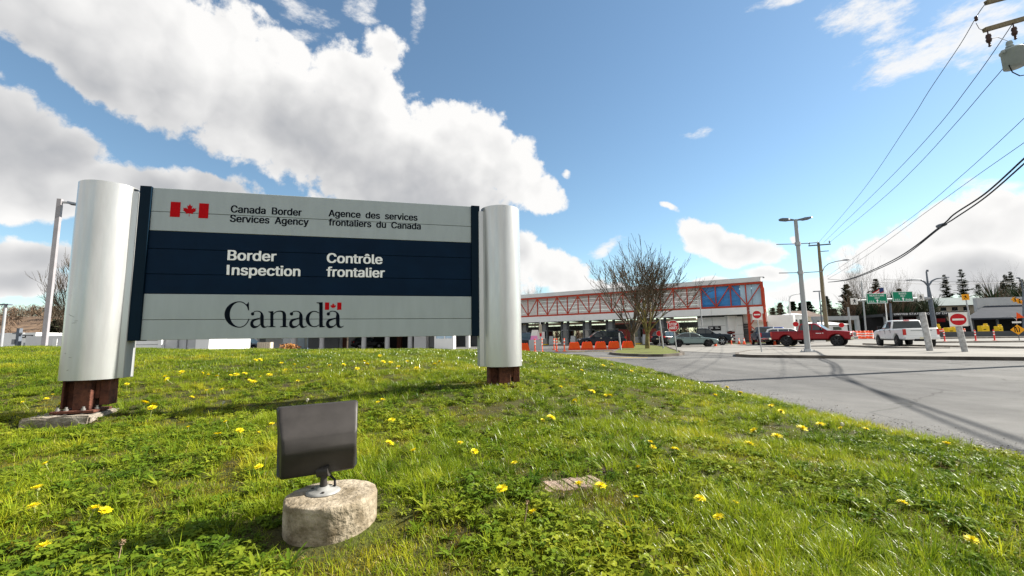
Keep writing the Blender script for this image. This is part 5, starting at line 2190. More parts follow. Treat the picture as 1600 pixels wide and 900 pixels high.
# flag on its pole
g0 = gpt(1388, 100)
fg = thing('flag_pole', 'white pole flying a stars and stripes flag between the two green lane signs', 'flag', g0, 0)
q = lambda px, py: at(px, py, 100) - g0
m_ = MB()
m_.tube([(0, 0, 0), q(1380.5, 444)], [.13, .08], 10)
m_.build('pole', 'white', fg)
A, B = q(1380.5, 449), q(1364, 454)
H_ = q(1380.5, 449).z - q(1380.5, 460).z
for k in range(7):
    m_ = MB()
    n_ = 10
    for i in range(n_):
        def pt(u, v):
            b = A.lerp(B, u)
            return Vector((b.x, b.y + .18 * math.sin(u * 7), b.z - H_ * v - .45 * u * u))
        u0, u1 = i / n_, (i + 1) / n_
        m_.add([pt(u0, k / 7), pt(u1, k / 7), pt(u1, (k + 1) / 7), pt(u0, (k + 1) / 7)], [(0, 1, 2, 3)], 1 if (k < 4 and i < 4) else 0)
    m_.build('stripe', ['flag_red' if k % 2 == 0 else 'sign_white', 'flag_blue'], fg)

# ================================================================== VEHICLES
def inset(poly, d):
    n = len(poly)
    area = sum(poly[i][0] * poly[(i + 1) % n][1] - poly[(i + 1) % n][0] * poly[i][1] for i in range(n))
    s_ = 1 if area > 0 else -1
    out = []
    for i in range(n):
        a, b, c = poly[i - 1], poly[i], poly[(i + 1) % n]
        d1 = Vector((b[0] - a[0], b[1] - a[1])).normalized()
        d2 = Vector((c[0] - b[0], c[1] - b[1])).normalized()
        nn_ = Vector((-d1.y - d2.y, d1.x + d2.x)) * s_
        if nn_.length < 1e-6:
            nn_ = Vector((-d1.y, d1.x)) * s_
        nn_.normalize()
        k = 1 / max(.5, nn_.dot(Vector((-d1.y, d1.x)) * s_))
        out.append((b[0] + nn_.x * d * k, b[1] + nn_.y * d * k))
    return out


def pillow(mb, poly, W, f, m=0, e=.05):
    """side profile given depth across the car, edges rounded; f(x, y, z) shapes the points"""
    lay = [(-W, e), (-W + e * .3, e * .35), (-W + e * 1.2, 0), (W - e * 1.2, 0), (W - e * .3, e * .35), (W, e)]
    n = len(poly)
    rings = []
    for y, d in lay:
        q = inset(poly, d) if d else poly
        rings.append([f(x, y, z) for x, z in q])
    vs = [p for r in rings for p in r]
    fs = [(i * n + k, i * n + (k + 1) % n, (i + 1) * n + (k + 1) % n, (i + 1) * n + k) for i in range(len(lay) - 1) for k in range(n)]
    mb.add(vs, fs, m, True)
    mb.add(rings[0], [list(range(n))], m, True)
    mb.add(rings[-1], [list(range(n))[::-1]], m, True)


def arch(xc, r, zb, n=10):
    a0 = math.asin(min(.9, (zb - .38) / r))
    return [(xc + r * math.cos(a0 + (math.pi - 2 * a0) * k / n), .38 + r * math.sin(a0 + (math.pi - 2 * a0) * k / n)) for k in range(n + 1)]


WHEELS = {}


def vehicle(label, cat, loc, theta, mats, kind, name, wheel_mat='rim'):
    """mats: (body, lower trim). kind: dict of the shape. theta clockwise from +y"""
    rz = math.atan2(math.cos(theta), math.sin(theta))
    v = thing(name, label, cat, loc, rz)
    W, fa, ra, wr, zb = kind['W'], kind['fa'], kind['ra'], kind['wr'], kind['zb']
    L0, L1 = max(p[0] for p in kind['top']), min(p[0] for p in kind['top'])
    zs = wr - .38

    def shape(x, y, z):
        k = 1 - kind.get('nose', .10) * smooth(L0 - .75, L0, x) - .06 * smooth(L1 + .5, L1, x)
        k *= 1 - .05 * smooth(.95, .5, z) * 0 - .035 * abs(z - kind['belt'] * .72)
        return Vector((x, y * k, z))
    r = wr + .075
    ar = lambda xc: [(x, z + zs) for x, z in arch(xc, r, zb - zs)]
    bottom = [(L1 + .08, zb)] + [(x, z) for x, z in ar(ra)[::-1]] + [(x, z) for x, z in ar(fa)[::-1]] + [(L0 - .08, zb)]
    poly = kind['top'] + bottom
    m_ = MB()
    pillow(m_, poly, W, shape, 0, kind.get('round', .07))
    body = m_.build('body', mats[0], v)
    m_ = MB()
    m_.bx(L1 + .25, L0 - .25, -W * .80, W * .80, zb - .06, kind['belt'] * .62)
    m_.build('underbody', 'under', v)
    # cabin
    cab = kind['cab']
    zb2, zt2 = cab[0][1], max(p[1] for p in cab)
    CW = W * kind.get('cw', .93)

    def tumble(x, y, z):
        k = 1 - kind.get('tum', .20) * max(0, (z - zb2)) / (zt2 - zb2)
        k *= 1 - .05 * smooth(cab[1][0] - .1, cab[0][0], x)
        return Vector((x, y * k, z))
    m_ = MB()
    pillow(m_, cab, CW, tumble, 0, .045)
    c_ = m_.build('cabin', mats[0], v)

    def side_pane(pts, nm='window'):
        for s_ in (-1, 1):
            q = MB()
            q.add([tumble(x, s_ * (CW + .006), z) for x, z in pts], [list(range(len(pts)))])
            q.build(nm, 'glass_car', c_)
    for w in kind['side']:
        side_pane(w)

    def end_pane(a, b, nm, mat_='glass_car', wd=.90):
        d = Vector((b[0] - a[0], 0, b[1] - a[1])).normalized()
        n_ = Vector((d.z, 0, -d.x))
        if nm == 'rear_window':
            n_ = -n_
        if (nm == 'windscreen') != (n_.x > 0):
            n_ = -n_
        p0 = Vector((a[0], 0, a[1])) + d * .05 + n_ * .008
        p1 = Vector((b[0], 0, b[1])) - d * .05 + n_ * .008
        q = MB()
        y0 = abs(tumble(p0.x, CW, p0.z).y) * wd
        y1 = abs(tumble(p1.x, CW, p1.z).y) * wd
        q.add([p0 + Vector((0, -y0, 0)), p0 + Vector((0, y0, 0)), p1 + Vector((0, y1, 0)), p1 + Vector((0, -y1, 0))], [(0, 1, 2, 3)])
        q.build(nm, mat_, c_)
    end_pane(cab[0], cab[1], 'windscreen')
    end_pane(cab[-1], cab[-2], 'rear_window')
    # wheels
    for ax in (fa, ra):
        for s_ in (-1, 1):
            w = MB()
            T = Matrix.Translation((ax, s_ * (W - .13), wr)) @ Euler((RAD(90 if s_ < 0 else -90), 0, 0)).to_matrix().to_4x4()
            w.lathe([(wr * .62, -.11), (wr * .92, -.115), (wr, -.08), (wr, .08), (wr * .93, .118), (wr * .66, .122), (wr * .62, .09)], 28, 0, T)
            wo_ = w.build('wheel', 'tyre', v)
            rm = MB()
            rm.lathe([(wr * .66, .10), (wr * .63, .122), (wr * .58, .10), (wr * .55, .04), (0.0, .03)], 24, 1, T)
            ns = kind.get('spokes', 6)
            for k in range(ns):
                a = 2 * math.pi * k / ns
                a_, b_ = Vector((math.cos(a) * wr * .10, math.sin(a) * wr * .10, .095)), Vector((math.cos(a) * wr * .60, math.sin(a) * wr * .60, .085))
                rm.bar(T @ a_, T @ b_, wr * .17, .05, 0, (T.to_3x3() @ Vector((0, 0, 1))))
            rm.lathe([(wr * .15, .06), (wr * .14, .12), (0, .125)], 12, 0, T)
            rm.build('rim', [wheel_mat, 'rim_dark'], wo_)
    # lamps, bumpers, grille
    for s_ in (-1, 1):
        q = MB()
        x, z, w, h, dx = kind['head']
        y1 = abs(shape(x, W, z).y)
        q.bx(x - dx, x + .025, s_ * (y1 - w), s_ * (y1 + .004), z - h / 2, z + h / 2)
        q.build('headlight', 'lampglass', v, bevel=.02)
        q = MB()
        x, z, w, h, dx = kind['tail']
        y1 = abs(shape(x, W, z).y)
        q.bx(x - .02, x + dx, s_ * (y1 - w), s_ * (y1 + .006), z - h / 2, z + h / 2)
        q.build('taillight', 'taillamp', v, bevel=.015)
        q = MB()
        x, z = kind['mirror']
        q.bx(x - .07, x + .07, s_ * (CW + .04), s_ * (CW + .26), z - .09, z + .10)
        q.bx(x - .02, x + .02, s_ * (CW - .05), s_ * (CW + .05), z - .07, z - .02)
        q.build('mirror', kind.get('mm', 'black'), v, bevel=.02)
    for (nm, x0, x1, wy, z0, z1, mm) in kind['extras']:
        q = MB()
        q.bx(x0, x1, -wy, wy, z0, z1)
        q.build(nm, mm, v, bevel=.02)
    for (nm, pts, mm) in kind.get('lines', []):     # door gaps and handles on the flanks
        for s_ in (-1, 1):
            q = MB()
            for (x, z, l, h) in pts:
                y1 = abs(shape(x, W, z).y)
                y2 = abs(shape(x, W, z + h).y)
                y = min(y1, y2)
                q.bx(x, x + l, s_ * (y - .01), s_ * (max(y1, y2) + .004), z, z + h)
            q.build(nm, mm, v)
    return v


def pickup(chrome=True, black=False):
    front = 'chrome' if chrome else 'black'
    return dict(W=.99, fa=1.88, ra=-1.72, wr=.435, zb=.54, belt=1.27, nose=.08, spokes=6, round=.09,
                top=[(2.86, .62), (2.93, .80), (2.92, 1.05), (2.82, 1.16), (2.2, 1.24), (1.32, 1.29), (-.78, 1.31), (-.80, 1.29), (-2.86, 1.30), (-2.90, 1.22), (-2.92, .80), (-2.90, .62)],
                cab=[(1.36, 1.22), (.56, 1.84), (.32, 1.905), (-.42, 1.915), (-.66, 1.87), (-.80, 1.24)], cw=.95, tum=.20,
                side=[[(1.05, 1.33), (.52, 1.76), (.30, 1.80), (.27, 1.33)], [(.20, 1.33), (.20, 1.81), (-.38, 1.81), (-.56, 1.78), (-.66, 1.34)]],
                head=(2.84, .99, .34, .20, .22), tail=(-2.90, 1.05, .17, .40, .10), mirror=(.92, 1.40),
                extras=[('bumper', 2.80, 3.02, .90, .52, .76, front), ('bumper', -3.06, -2.86, .88, .56, .74, 'chrome' if not black else 'white'), ('grille', 2.86, 2.965, .52, .80, 1.12, 'chrome' if chrome else 'black'),
                        ('grille_insert', 2.90, 2.975, .44, .84, 1.08, 'black'), ('tailgate', -2.95, -2.9, .78, .80, 1.27, None), ('number_plate', -3.075, -3.06, .16, .58, .72, 'plate')],
                lines=[('door_gap', [(.25, .62, .012, .66), (-.78, .62, .012, .68), (1.22, .66, .012, .60)], 'under'), ('handle', [(.32, 1.16, .16, .035), (-.70, 1.16, .16, .035)], 'black')])


red = paint('dark_red_car_paint', (.25, .008, .014), .3)
whitep = paint('white_car_paint', (.80, .80, .80), .0)
sedanp = paint('grey_green_car_paint', (.19, .245, .245), .5)
blackp = paint('dark_blue_car_paint', (.012, .018, .028), .3)
bluep = paint('bright_blue_car_paint', (.010, .04, .25), .3)
steelp = paint('slate_blue_car_paint', (.045, .075, .12), .3)
tealp = paint('black_car_paint', (.010, .011, .013), .2)


def kfix(k, body):
    k['extras'] = [(a, b, c, d, e, f, body if g is None else g) for (a, b, c, d, e, f, g) in k['extras']]
    return k


p = gpt(1270, 37.6)
kr = kfix(pickup(), red)
kr['lines'] += [('door_badge', [(.52, 1.04, .13, .05), (.67, 1.04, .10, .05), (.79, 1.04, .10, .05), (.95, 1.05, .09, .05)], 'white_ink')]
vehicle('dark red crew pick-up with chrome front seen from its side behind the lamp post', 'pick-up truck', p, RAD(137), (red,), kr, 'pickup_truck', 'rim_dark')
p = gpt(1414, 31.6)
kw = kfix(pickup(False, True), whitep)
kw['extras'] += [('bumper_step', -3.07, -2.9, .42, .44, .60, 'under'), ('brake_lamp', -.80, -.70, .16, 1.845, 1.90, 'taillamp'), ('tailgate_handle', -2.965, -2.945, .55, 1.12, 1.16, 'mid_grey')]
vehicle('white pick-up seen from behind driving away at the right', 'pick-up truck', p, RAD(24), (whitep,), kw, 'pickup_truck', 'rim_dark')
p = gpt(1100, 50.5)
vehicle('black pick-up with a chrome nose parked behind the grey green sedan', 'pick-up truck', p, RAD(112), (blackp,), kfix(pickup(), blackp), 'pickup_truck')
p = gpt(1196, 47)
vehicle('slate blue pick-up half hidden by the small no entry sign', 'pick-up truck', p, RAD(20), (steelp,), kfix(pickup(), steelp), 'pickup_truck')
p = gpt(1213, 50)
vehicle('bright blue pick-up showing only its tail behind the dark red pick-up', 'pick-up truck', p, RAD(28), (bluep,), kfix(pickup(), bluep), 'pickup_truck')
sedan = dict(W=.91, fa=1.40, ra=-1.32, wr=.325, zb=.30, belt=.92, nose=.14, spokes=5, round=.10,
             top=[(2.24, .40), (2.33, .52), (2.30, .66), (2.12, .76), (1.55, .86), (.95, .92), (-1.55, .99), (-2.10, .99), (-2.22, .93), (-2.28, .70), (-2.24, .42)],
             cab=[(1.15, .88), (.30, 1.33), (-.05, 1.415), (-.65, 1.41), (-1.05, 1.33), (-1.85, .97)], cw=.92, tum=.24,
             side=[[(.88, .97), (.28, 1.29), (-.02, 1.345), (-.20, 1.35), (-.20, .98)], [(-.27, .98), (-.27, 1.35), (-.62, 1.345), (-1.0, 1.27), (-1.45, 1.01)]],
             head=(2.14, .66, .36, .13, .26), tail=(-2.20, .84, .36, .14, .16), mirror=(.72, 1.02),
             extras=[('bumper', 2.16, 2.36, .70, .34, .56, 'under'), ('bumper', -2.30, -2.2, .74, .40, .56, 'under'), ('number_plate', -2.31, -2.285, .16, .60, .70, 'plate')],
             lines=[('door_gap', [(-.24, .42, .01, .52), (.92, .46, .01, .44), (-1.05, .62, .01, .34)], 'under'), ('handle', [(-.16, .84, .15, .03), (-1.0, .86, .15, .03)], 'black')])
p = gpt(1082, 43.5)
vehicle('grey green sedan parked behind the STOP ARRÊT sign', 'car', p, RAD(106), (sedanp,), dict(sedan, mm=sedanp), 'sedan_car', 'rim_dark')
suv_ = dict(W=.96, fa=1.45, ra=-1.40, wr=.36, zb=.36, belt=1.05, nose=.12, spokes=5, round=.10,
            top=[(2.28, .46), (2.36, .62), (2.33, .86), (2.18, .97), (1.5, 1.04), (1.05, 1.07), (-2.20, 1.12), (-2.33, 1.0), (-2.36, .70), (-2.32, .48)],
            cab=[(1.22, 1.0), (.46, 1.58), (.15, 1.68), (-1.55, 1.70), (-1.95, 1.62), (-2.28, 1.08)], cw=.93, tum=.20,
            side=[[(.95, 1.12), (.42, 1.52), (.15, 1.60), (-.02, 1.60), (-.02, 1.12)], [(-.09, 1.12), (-.09, 1.60), (-.95, 1.61), (-.98, 1.12)], [(-1.05, 1.13), (-1.04, 1.61), (-1.5, 1.61), (-1.85, 1.5), (-2.0, 1.15)]],
            head=(2.18, .86, .36, .16, .26), tail=(-2.30, 1.0, .26, .22, .14), mirror=(.82, 1.16),
            extras=[('bumper', 2.22, 2.40, .76, .42, .66, 'under'), ('bumper', -2.40, -2.26, .80, .44, .62, 'under'), ('number_plate', -2.395, -2.36, .16, .74, .84, 'plate')],
            lines=[('door_gap', [(-.06, .5, .01, .56), (.98, .52, .01, .5), (-1.02, .66, .01, .42)], 'under'), ('handle', [(.02, .98, .16, .03), (-.95, .98, .16, .03)], 'chrome')])
p = gpt(939, 43.5)
vehicle('dark blue estate car standing behind the row of orange barriers', 'car', p, RAD(-88), (blackp,), suv_, 'estate_car')
p = gpt(1044, 53)
vehicle('black van tail with a red lamp just left of the STOP ARRÊT sign', 'car', p, RAD(48), (tealp,), suv_, 'estate_car')
p = gpt(1232, 46)
vehicle('white estate car half hidden behind the dark red pick-up', 'car', p, RAD(110), (whitep,), suv_, 'estate_car')
p = gpt(818, 45)
vehicle('white topped dark car beside the right pylon', 'car', p, RAD(170), (tealp,), suv_, 'estate_car')
p = gpt(386, 55)
vehicle('dark blue car glimpsed under the sign panel', 'car', p, RAD(95), (blackp,), suv_, 'estate_car')
p = gpt(575, 67)
vehicle('dark car in the shadow of the shelter below the sign', 'car', p, RAD(60), (tealp,), suv_, 'estate_car')


# ================================================================== TREES
def bare_tree(label, loc, height, spread, seed, moss=False, levels=5, clear=.18, rtrunk=.17, group=None, limbs=7, name='bare_tree', twig_m='twig', dens=1.0, up=.5, rmin=.010, tmin=.10):
    rnd = random.Random(seed)
    t = thing(name, label, 'tree', loc, rnd.uniform(0, 6), group)
    tr, br = MB(), MB()

    def grow(mb, p, d, l, r, lev, n, sides):
        pts, rs = [p], [r]
        q, dd = p.copy(), d.copy()
        segs = max(2, n)
        for i in range(segs):
            dd = (dd + Vector((rnd.gauss(0, .10), rnd.gauss(0, .10), rnd.gauss(0, .05) + up * .06 * lev))).normalized()
            q = q + dd * (l / segs)
            pts.append(q.copy())
            rs.append(max(r * (1 - .62 * (i + 1) / segs), rmin * .6))
        mb.tube(pts, rs, sides, cap=False)
        return pts, rs

    def branch(p, d, l, r, lev):
        mb = tr if lev <= 1 else br
        pts, rs = grow(mb, p, d, l, r, lev, 5 if lev < 3 else 3, 7 if lev <= 1 else (5 if lev == 2 else 3))
        if lev >= levels:
            return
        k = int(round((5, 5, 5, 4, 3, 2)[min(lev, 5)] * dens))
        for i in range(k):
            f = rnd.uniform(.25, 1.0) if i else 1.0
            x = f * (len(pts) - 1)
            a = min(int(x), len(pts) - 2)
            q = pts[a].lerp(pts[a + 1], x - a)
            rr = rs[a] * (1 - (x - a)) + rs[a + 1] * (x - a)
            dirn = (pts[a + 1] - pts[a]).normalized()
            side = Vector((rnd.gauss(0, 1), rnd.gauss(0, 1), rnd.gauss(0, .6)))
            side = (side - dirn * side.dot(dirn)).normalized()
            ang = rnd.uniform(.25, .75) if i else rnd.uniform(.0, .2)
            nd = (dirn * math.cos(ang) + side * math.sin(ang) + Vector((0, 0, up * .25))).normalized()
            branch(q, nd, l * rnd.uniform(.50, .78), max(rr * rnd.uniform(.55, .8), rmin), lev + 1)
    hc = height * clear
    pts = [Vector((0, 0, -.2)), Vector((0, 0, hc * .5)), Vector((rnd.gauss(0, .05), rnd.gauss(0, .05), hc))]
    tr.tube(pts, [rtrunk * 1.25, rtrunk, rtrunk * .92], 10, cap=False)
    for i in range(limbs):
        a = 2 * math.pi * i / limbs + rnd.uniform(-.4, .4)
        tilt = rnd.uniform(tmin, spread) if i > 1 else .06 + .2 * i
        d = Vector((math.sin(tilt) * math.cos(a), math.sin(tilt) * math.sin(a), math.cos(tilt)))
        branch(pts[-1] - Vector((0, 0, rnd.uniform(0, hc * .15))), d, height * rnd.uniform(.36, .46), rtrunk * rnd.uniform(.42, .62), 1)
    tr.build('trunk', 'bark_moss' if moss else 'bark', t, fix=False)
    br.build('branches', twig_m, t, fix=False)
    return t


tg = 'pair of bare trees on the grass island'
p = gpt(989, 45)
bare_tree('bare tree with a dark trunk, left one of the pair on the grass island', (p.x, p.y, .1), 8.6, .84, 3, False, 5, .15, .24, tg, 9, up=.26, rmin=.022, dens=.76, tmin=.25)
p = gpt(1012, 36)
bare_tree('bare tree with a yellow mossy trunk, right one of the pair on the grass island', (p.x, p.y, .1), 7.6, .92, 12, True, 5, .15, .17, tg, 9, up=.26, rmin=.019, dens=.76, tmin=.22)
p = gpt(112, 27)
bare_tree('bare tree half hidden behind the left pylon', (p.x, p.y, 0), 5.8, 1.15, 5, False, 5, .16, .12, None, 8)
for i, (px, d, h, lab) in enumerate(((1216, 120, 10, 'faint bare tree right of the red truss'), (1348, 118, 18, 'tall thin bare tree left of the first green lane sign'), (1356, 122, 16, 'thin bare tree directly behind the first green lane sign'), (1400, 125, 15, 'bare tree with a wide top above the second green lane sign'),
                                  (1422, 120, 9, 'reddish bare tree right of the second green lane sign'), (1568, 140, 17, 'bare tree left of the dark conifers at the right'), (823, 110, 13, 'bare tree top left above the red truss building'), (835, 112, 13, 'bare tree top just right of the pylon above the building roof'),
                                  (542, 57, 6, 'leaning bare trunk seen under the sign'), (1301, 118, 8, 'low bare tree behind the wooden pole'), (1432, 125, 10, 'bare tree under the right walking sign'), (1590, 142, 14, 'bare tree at the right edge'))):
    p = gpt(px, d)
    bare_tree(lab, p, h, .5, 20 + i, False, 4, .2, .13, None, 6, twig_m='twig', up=.8)


def conifer(label, loc, h, r, seed, m='needles', open_=0.0, group=None):
    rnd = random.Random(seed)
    t = thing('conifer_tree', label, 'tree', loc, rnd.uniform(0, 6), group)
    q = MB()
    q.tube([(0, 0, -.3), (rnd.gauss(0, .1), rnd.gauss(0, .1), h * .5), (0, 0, h * .985)], [.018 * h, .012 * h, .02], 8, cap=False)
    q.build('trunk', 'bark', t, fix=False)
    c = MB()
    n = int(110 * (1 - open_ * .4))
    for i in range(n):
        f = (i + rnd.random()) / n
        z = h * (.10 + .90 * f)
        rr = r * ((1 - f) ** .80) * rnd.uniform(.45, 1.18) + .12
        if open_ and rnd.random() < open_ * .35:
            continue
        for k in range(rnd.choice((3, 4, 5))):
            a = rnd.uniform(0, 6.283)
            l = rr * rnd.uniform(.55, 1.1)
            droop = rnd.uniform(-.10, .40) * l - f * .35 * l
            d = Vector((math.cos(a), math.sin(a), 0))
            sd = Vector((-d.y, d.x, 0))
            steps = max(3, int(l / .30))
            for s_ in range(1, steps + 1):
                g = s_ / steps
                base = d * (l * g) + Vector((0, 0, z - droop * g * g + .12 * l * g))
                w = (.55 + .50 * l * (1 - g * .75)) * rnd.uniform(.6, 1.2)
                for sg in (-1, 1):
                    tip = base + sd * sg * w + d * rnd.uniform(.0, .3) + Vector((0, 0, rnd.uniform(-.30, .06)))
                    b2 = base + d * rnd.uniform(.25, .55) + Vector((0, 0, rnd.uniform(-.18, .16)))
                    b0 = base - d * rnd.uniform(.10, .32) + Vector((0, 0, rnd.uniform(-.22, .08)))
                    c.add([b0, tip, b2], [(0, 1, 2)])
    c.build('crown', m, t, fix=False)
    return t


for i, (px, d, ytop, w, m, op, lab) in enumerate((
        (1211, 130, 481, 2.2, 'needles', .2, 'small conifer just right of the red truss, leftmost of the far trees'), (1223, 135, 473, 3.0, 'needles_pale', .4, 'pale loose conifer between truss and lamp post'),
        (1243, 130, 471, 3.6, 'needles', .1, 'broad dark conifer just left of the lamp post'), (1256, 136, 473, 3.4, 'needles', .1, 'dark conifer directly behind the lamp post'), (1268, 128, 471, 4.0, 'needles', .1, 'broad conifer right of the lamp post behind the brown roof'),
        (1296, 130, 463, 3.4, 'needles', .2, 'dark conifer behind the wooden utility pole'), (1306, 136, 482, 3.8, 'needles_pale', .2, 'low olive conifer right of the wooden utility pole'),
        (1330, 128, 444, 4.2, 'needles', .2, 'tall conifer behind the left walking sign'), (1342, 135, 470, 3.6, 'needles_pale', .2, 'pale conifer right of the left walking sign'), (1362, 132, 480, 4.4, 'needles', .1, 'dark bushy conifer below the first green lane sign'),
        (1377, 138, 436, 4.6, 'needles', .1, 'tall dark conifer behind the flag'), (1388, 132, 474, 4.6, 'needles', .1, 'dark conifer under the gap of the green lane signs'), (1412, 140, 451, 3.2, 'needles', .3, 'slim conifer behind the second green lane sign'),
        (1405, 134, 478, 4.0, 'needles', .1, 'dark conifer under the second green lane sign'), (1441, 142, 472, 2.4, 'needles_pale', .4, 'small pale conifer right of the right walking sign'),
        (1487, 190, 429, 4.6, 'needles_pale', .25, 'tall pale conifer left of the apartment roof'), (1514, 185, 420, 5.4, 'needles', .65, 'tall open pine with gaps above the apartment block'), (1538, 195, 443, 5.0, 'needles', .5, 'open dark pine behind the right end of the apartment block'),
        (1577, 170, 440, 4.6, 'needles', .0, 'dense black green conifer left of the roadside lamp'), (1583, 180, 429, 4.0, 'needles', .5, 'slim spired conifer behind the dense one at the right'), (1592, 185, 424, 3.6, 'needles', .55, 'thin tall conifer close to the right edge'),
        (1552, 175, 470, 4.4, 'needles', .1, 'low dark conifer between apartment block and shed'), (1608, 176, 436, 4.5, 'needles', .3, 'dark conifer cut by the right edge'))):
    p = gpt(px, d)
    h = at(px, ytop, d).z - p.z
    conifer(lab, p, h, w, 60 + i, m, op, 'conifers beyond the border lanes')
p = gpt(103, 70)
conifer('single conifer by the warehouse left of the left pylon', gpt(85, 70), at(88, 500, 70).z, 2.6, 99, 'needles_pale', .2)

# wooded hill at the left and low woods along the horizon
hx = span(-330, -60, 6)
hy = span(130, 330, 8)


def hill_h(x, y):
    k = smooth(-75, -190, x) * smooth(125, 190, y)
    return -1 + 17 * k * (.85 + .25 * noise.noise(Vector((x * .012, y * .012, 1))))


sheet('hill', hx, hy, hill_h, K['brush'])


def wood(name, n, place, hmin, hmax, mats, seed, blades=26, fine=1.0):
    rnd = random.Random(seed)
    mb = MB()
    for _ in range(n):
        x, y, z = place(rnd)
        h = rnd.uniform(hmin, hmax)
        m = rnd.choice(range(len(mats)))
        for k in range(blades):
            a = rnd.uniform(0, 6.28)
            z0 = h * rnd.uniform(.1, .55)
            r = h * rnd.uniform(.10, .34) * fine
            b = Vector((x + rnd.gauss(0, .3 if fine == 1 else 1.3), y + rnd.gauss(0, .3 if fine == 1 else 1.3), z + z0))
            e = Vector((x + r * math.cos(a), y + r * math.sin(a), z + z0 + h * rnd.uniform(.18, .5) * fine))
            w = rnd.uniform(.06, .2) * h / 9
            s_ = Vector((math.sin(a), -math.cos(a), 0)) * w
            mb.add([b - s_, b + s_, e], [(0, 1, 2)], m)
        mb.add([Vector((x - .12, y, z - .5)), Vector((x + .12, y, z - .5)), Vector((x, y, z + h * .8))], [(0, 1, 2)], m)
    o = mb.build(name, mats, fix=False)
    return tag(o, kind='stuff')


wood('hillside_wood', 1300, lambda r: (lambda x, y: (x, y, hill_h(x, y)))(r.uniform(-320, -80), r.uniform(140, 300)), 5, 9, ['brush', 'brush', 'twig'], 4, 60, .45)
wood('lane_edge_wood', 300, lambda r: (lambda a, y: (a * y, y, grade(a * y, y) - .3))(r.uniform(.765, .965), r.uniform(116, 150)), 6, 12.5, ['needles', 'needles', 'brush', 'needles_pale'], 41, 70)
wood('shed_side_wood', 160, lambda r: (lambda a, y: (a * y, y, grade(a * y, y) - .3))(r.uniform(1.10, 1.25), r.uniform(120, 160)), 8, 16, ['needles', 'needles', 'brush'], 42, 70)
wood('roadside_brush', 300, lambda r: (lambda a, y: (a * y, y, grade(a * y, y) - .3))(r.uniform(.62, 1.22), r.uniform(118, 165)), 3, 7.5, ['brush', 'needles_pale', 'needles', 'brush'], 9, 40)
wood('far_wood', 420, lambda r: (lambda a, y: (a * y, y, 0))(r.uniform(-1.0, 1.6), r.uniform(230, 320)), 6, 12, ['brush', 'needles', 'twig'], 12, 30)
wood('lane_greenery', 130, lambda r: (lambda u, w_: tuple(bloc(u, -44 - w_)))(r.uniform(14, 62), r.uniform(0, 10)), 3, 6.5, ['needles_pale', 'needles', 'brush'], 15, 40)
wood('orange_shrubs', 26, lambda r: (lambda a, y: (a * y, y, 0))(r.uniform(-1.19, -1.12), r.uniform(72, 80)), 2.2, 4.2, ['orange_brush'], 16, 60)


def shrub(label, p, r, h, mts, seed, n=500):
    rnd = random.Random(seed)
    t = thing('shrub', label, 'shrub', p)
    mb = MB()
    for _ in range(n):
        a, f, z = rnd.uniform(0, 6.28), rnd.random() ** .5, rnd.random()
        rr = r * f * math.sqrt(max(0, 1 - (z * 2 - .8) ** 2 * .5))
        b = Vector((rr * math.cos(a), rr * math.sin(a), h * z))
        q = [b + Vector((rnd.gauss(0, .1), rnd.gauss(0, .1), rnd.gauss(0, .08))) for _ in range(3)]
        mb.add(q, [(0, 1, 2)])
    mb.build('foliage', mts, t, fix=False)
    s_ = MB()
    for k in range(4):
        s_.tube([(0, 0, 0), (r * .4 * math.cos(k * 1.6), r * .4 * math.sin(k * 1.6), h * .7)], [.03, .01], 5)
    s_.build('stem', 'bark', t)


shrub('dark shrub at the wall beside the red truss leg', bloc(5.5, .4), .9, 1.3, 'needles', 1)
shrub('round dark shrub at the foot of the white panel wall', bloc(7.6, .5), .5, .7, 'needles', 2)
shrub('orange bush under the sign panel', gpt(452, 47), 1.0, .9, 'orange_brush', 3)

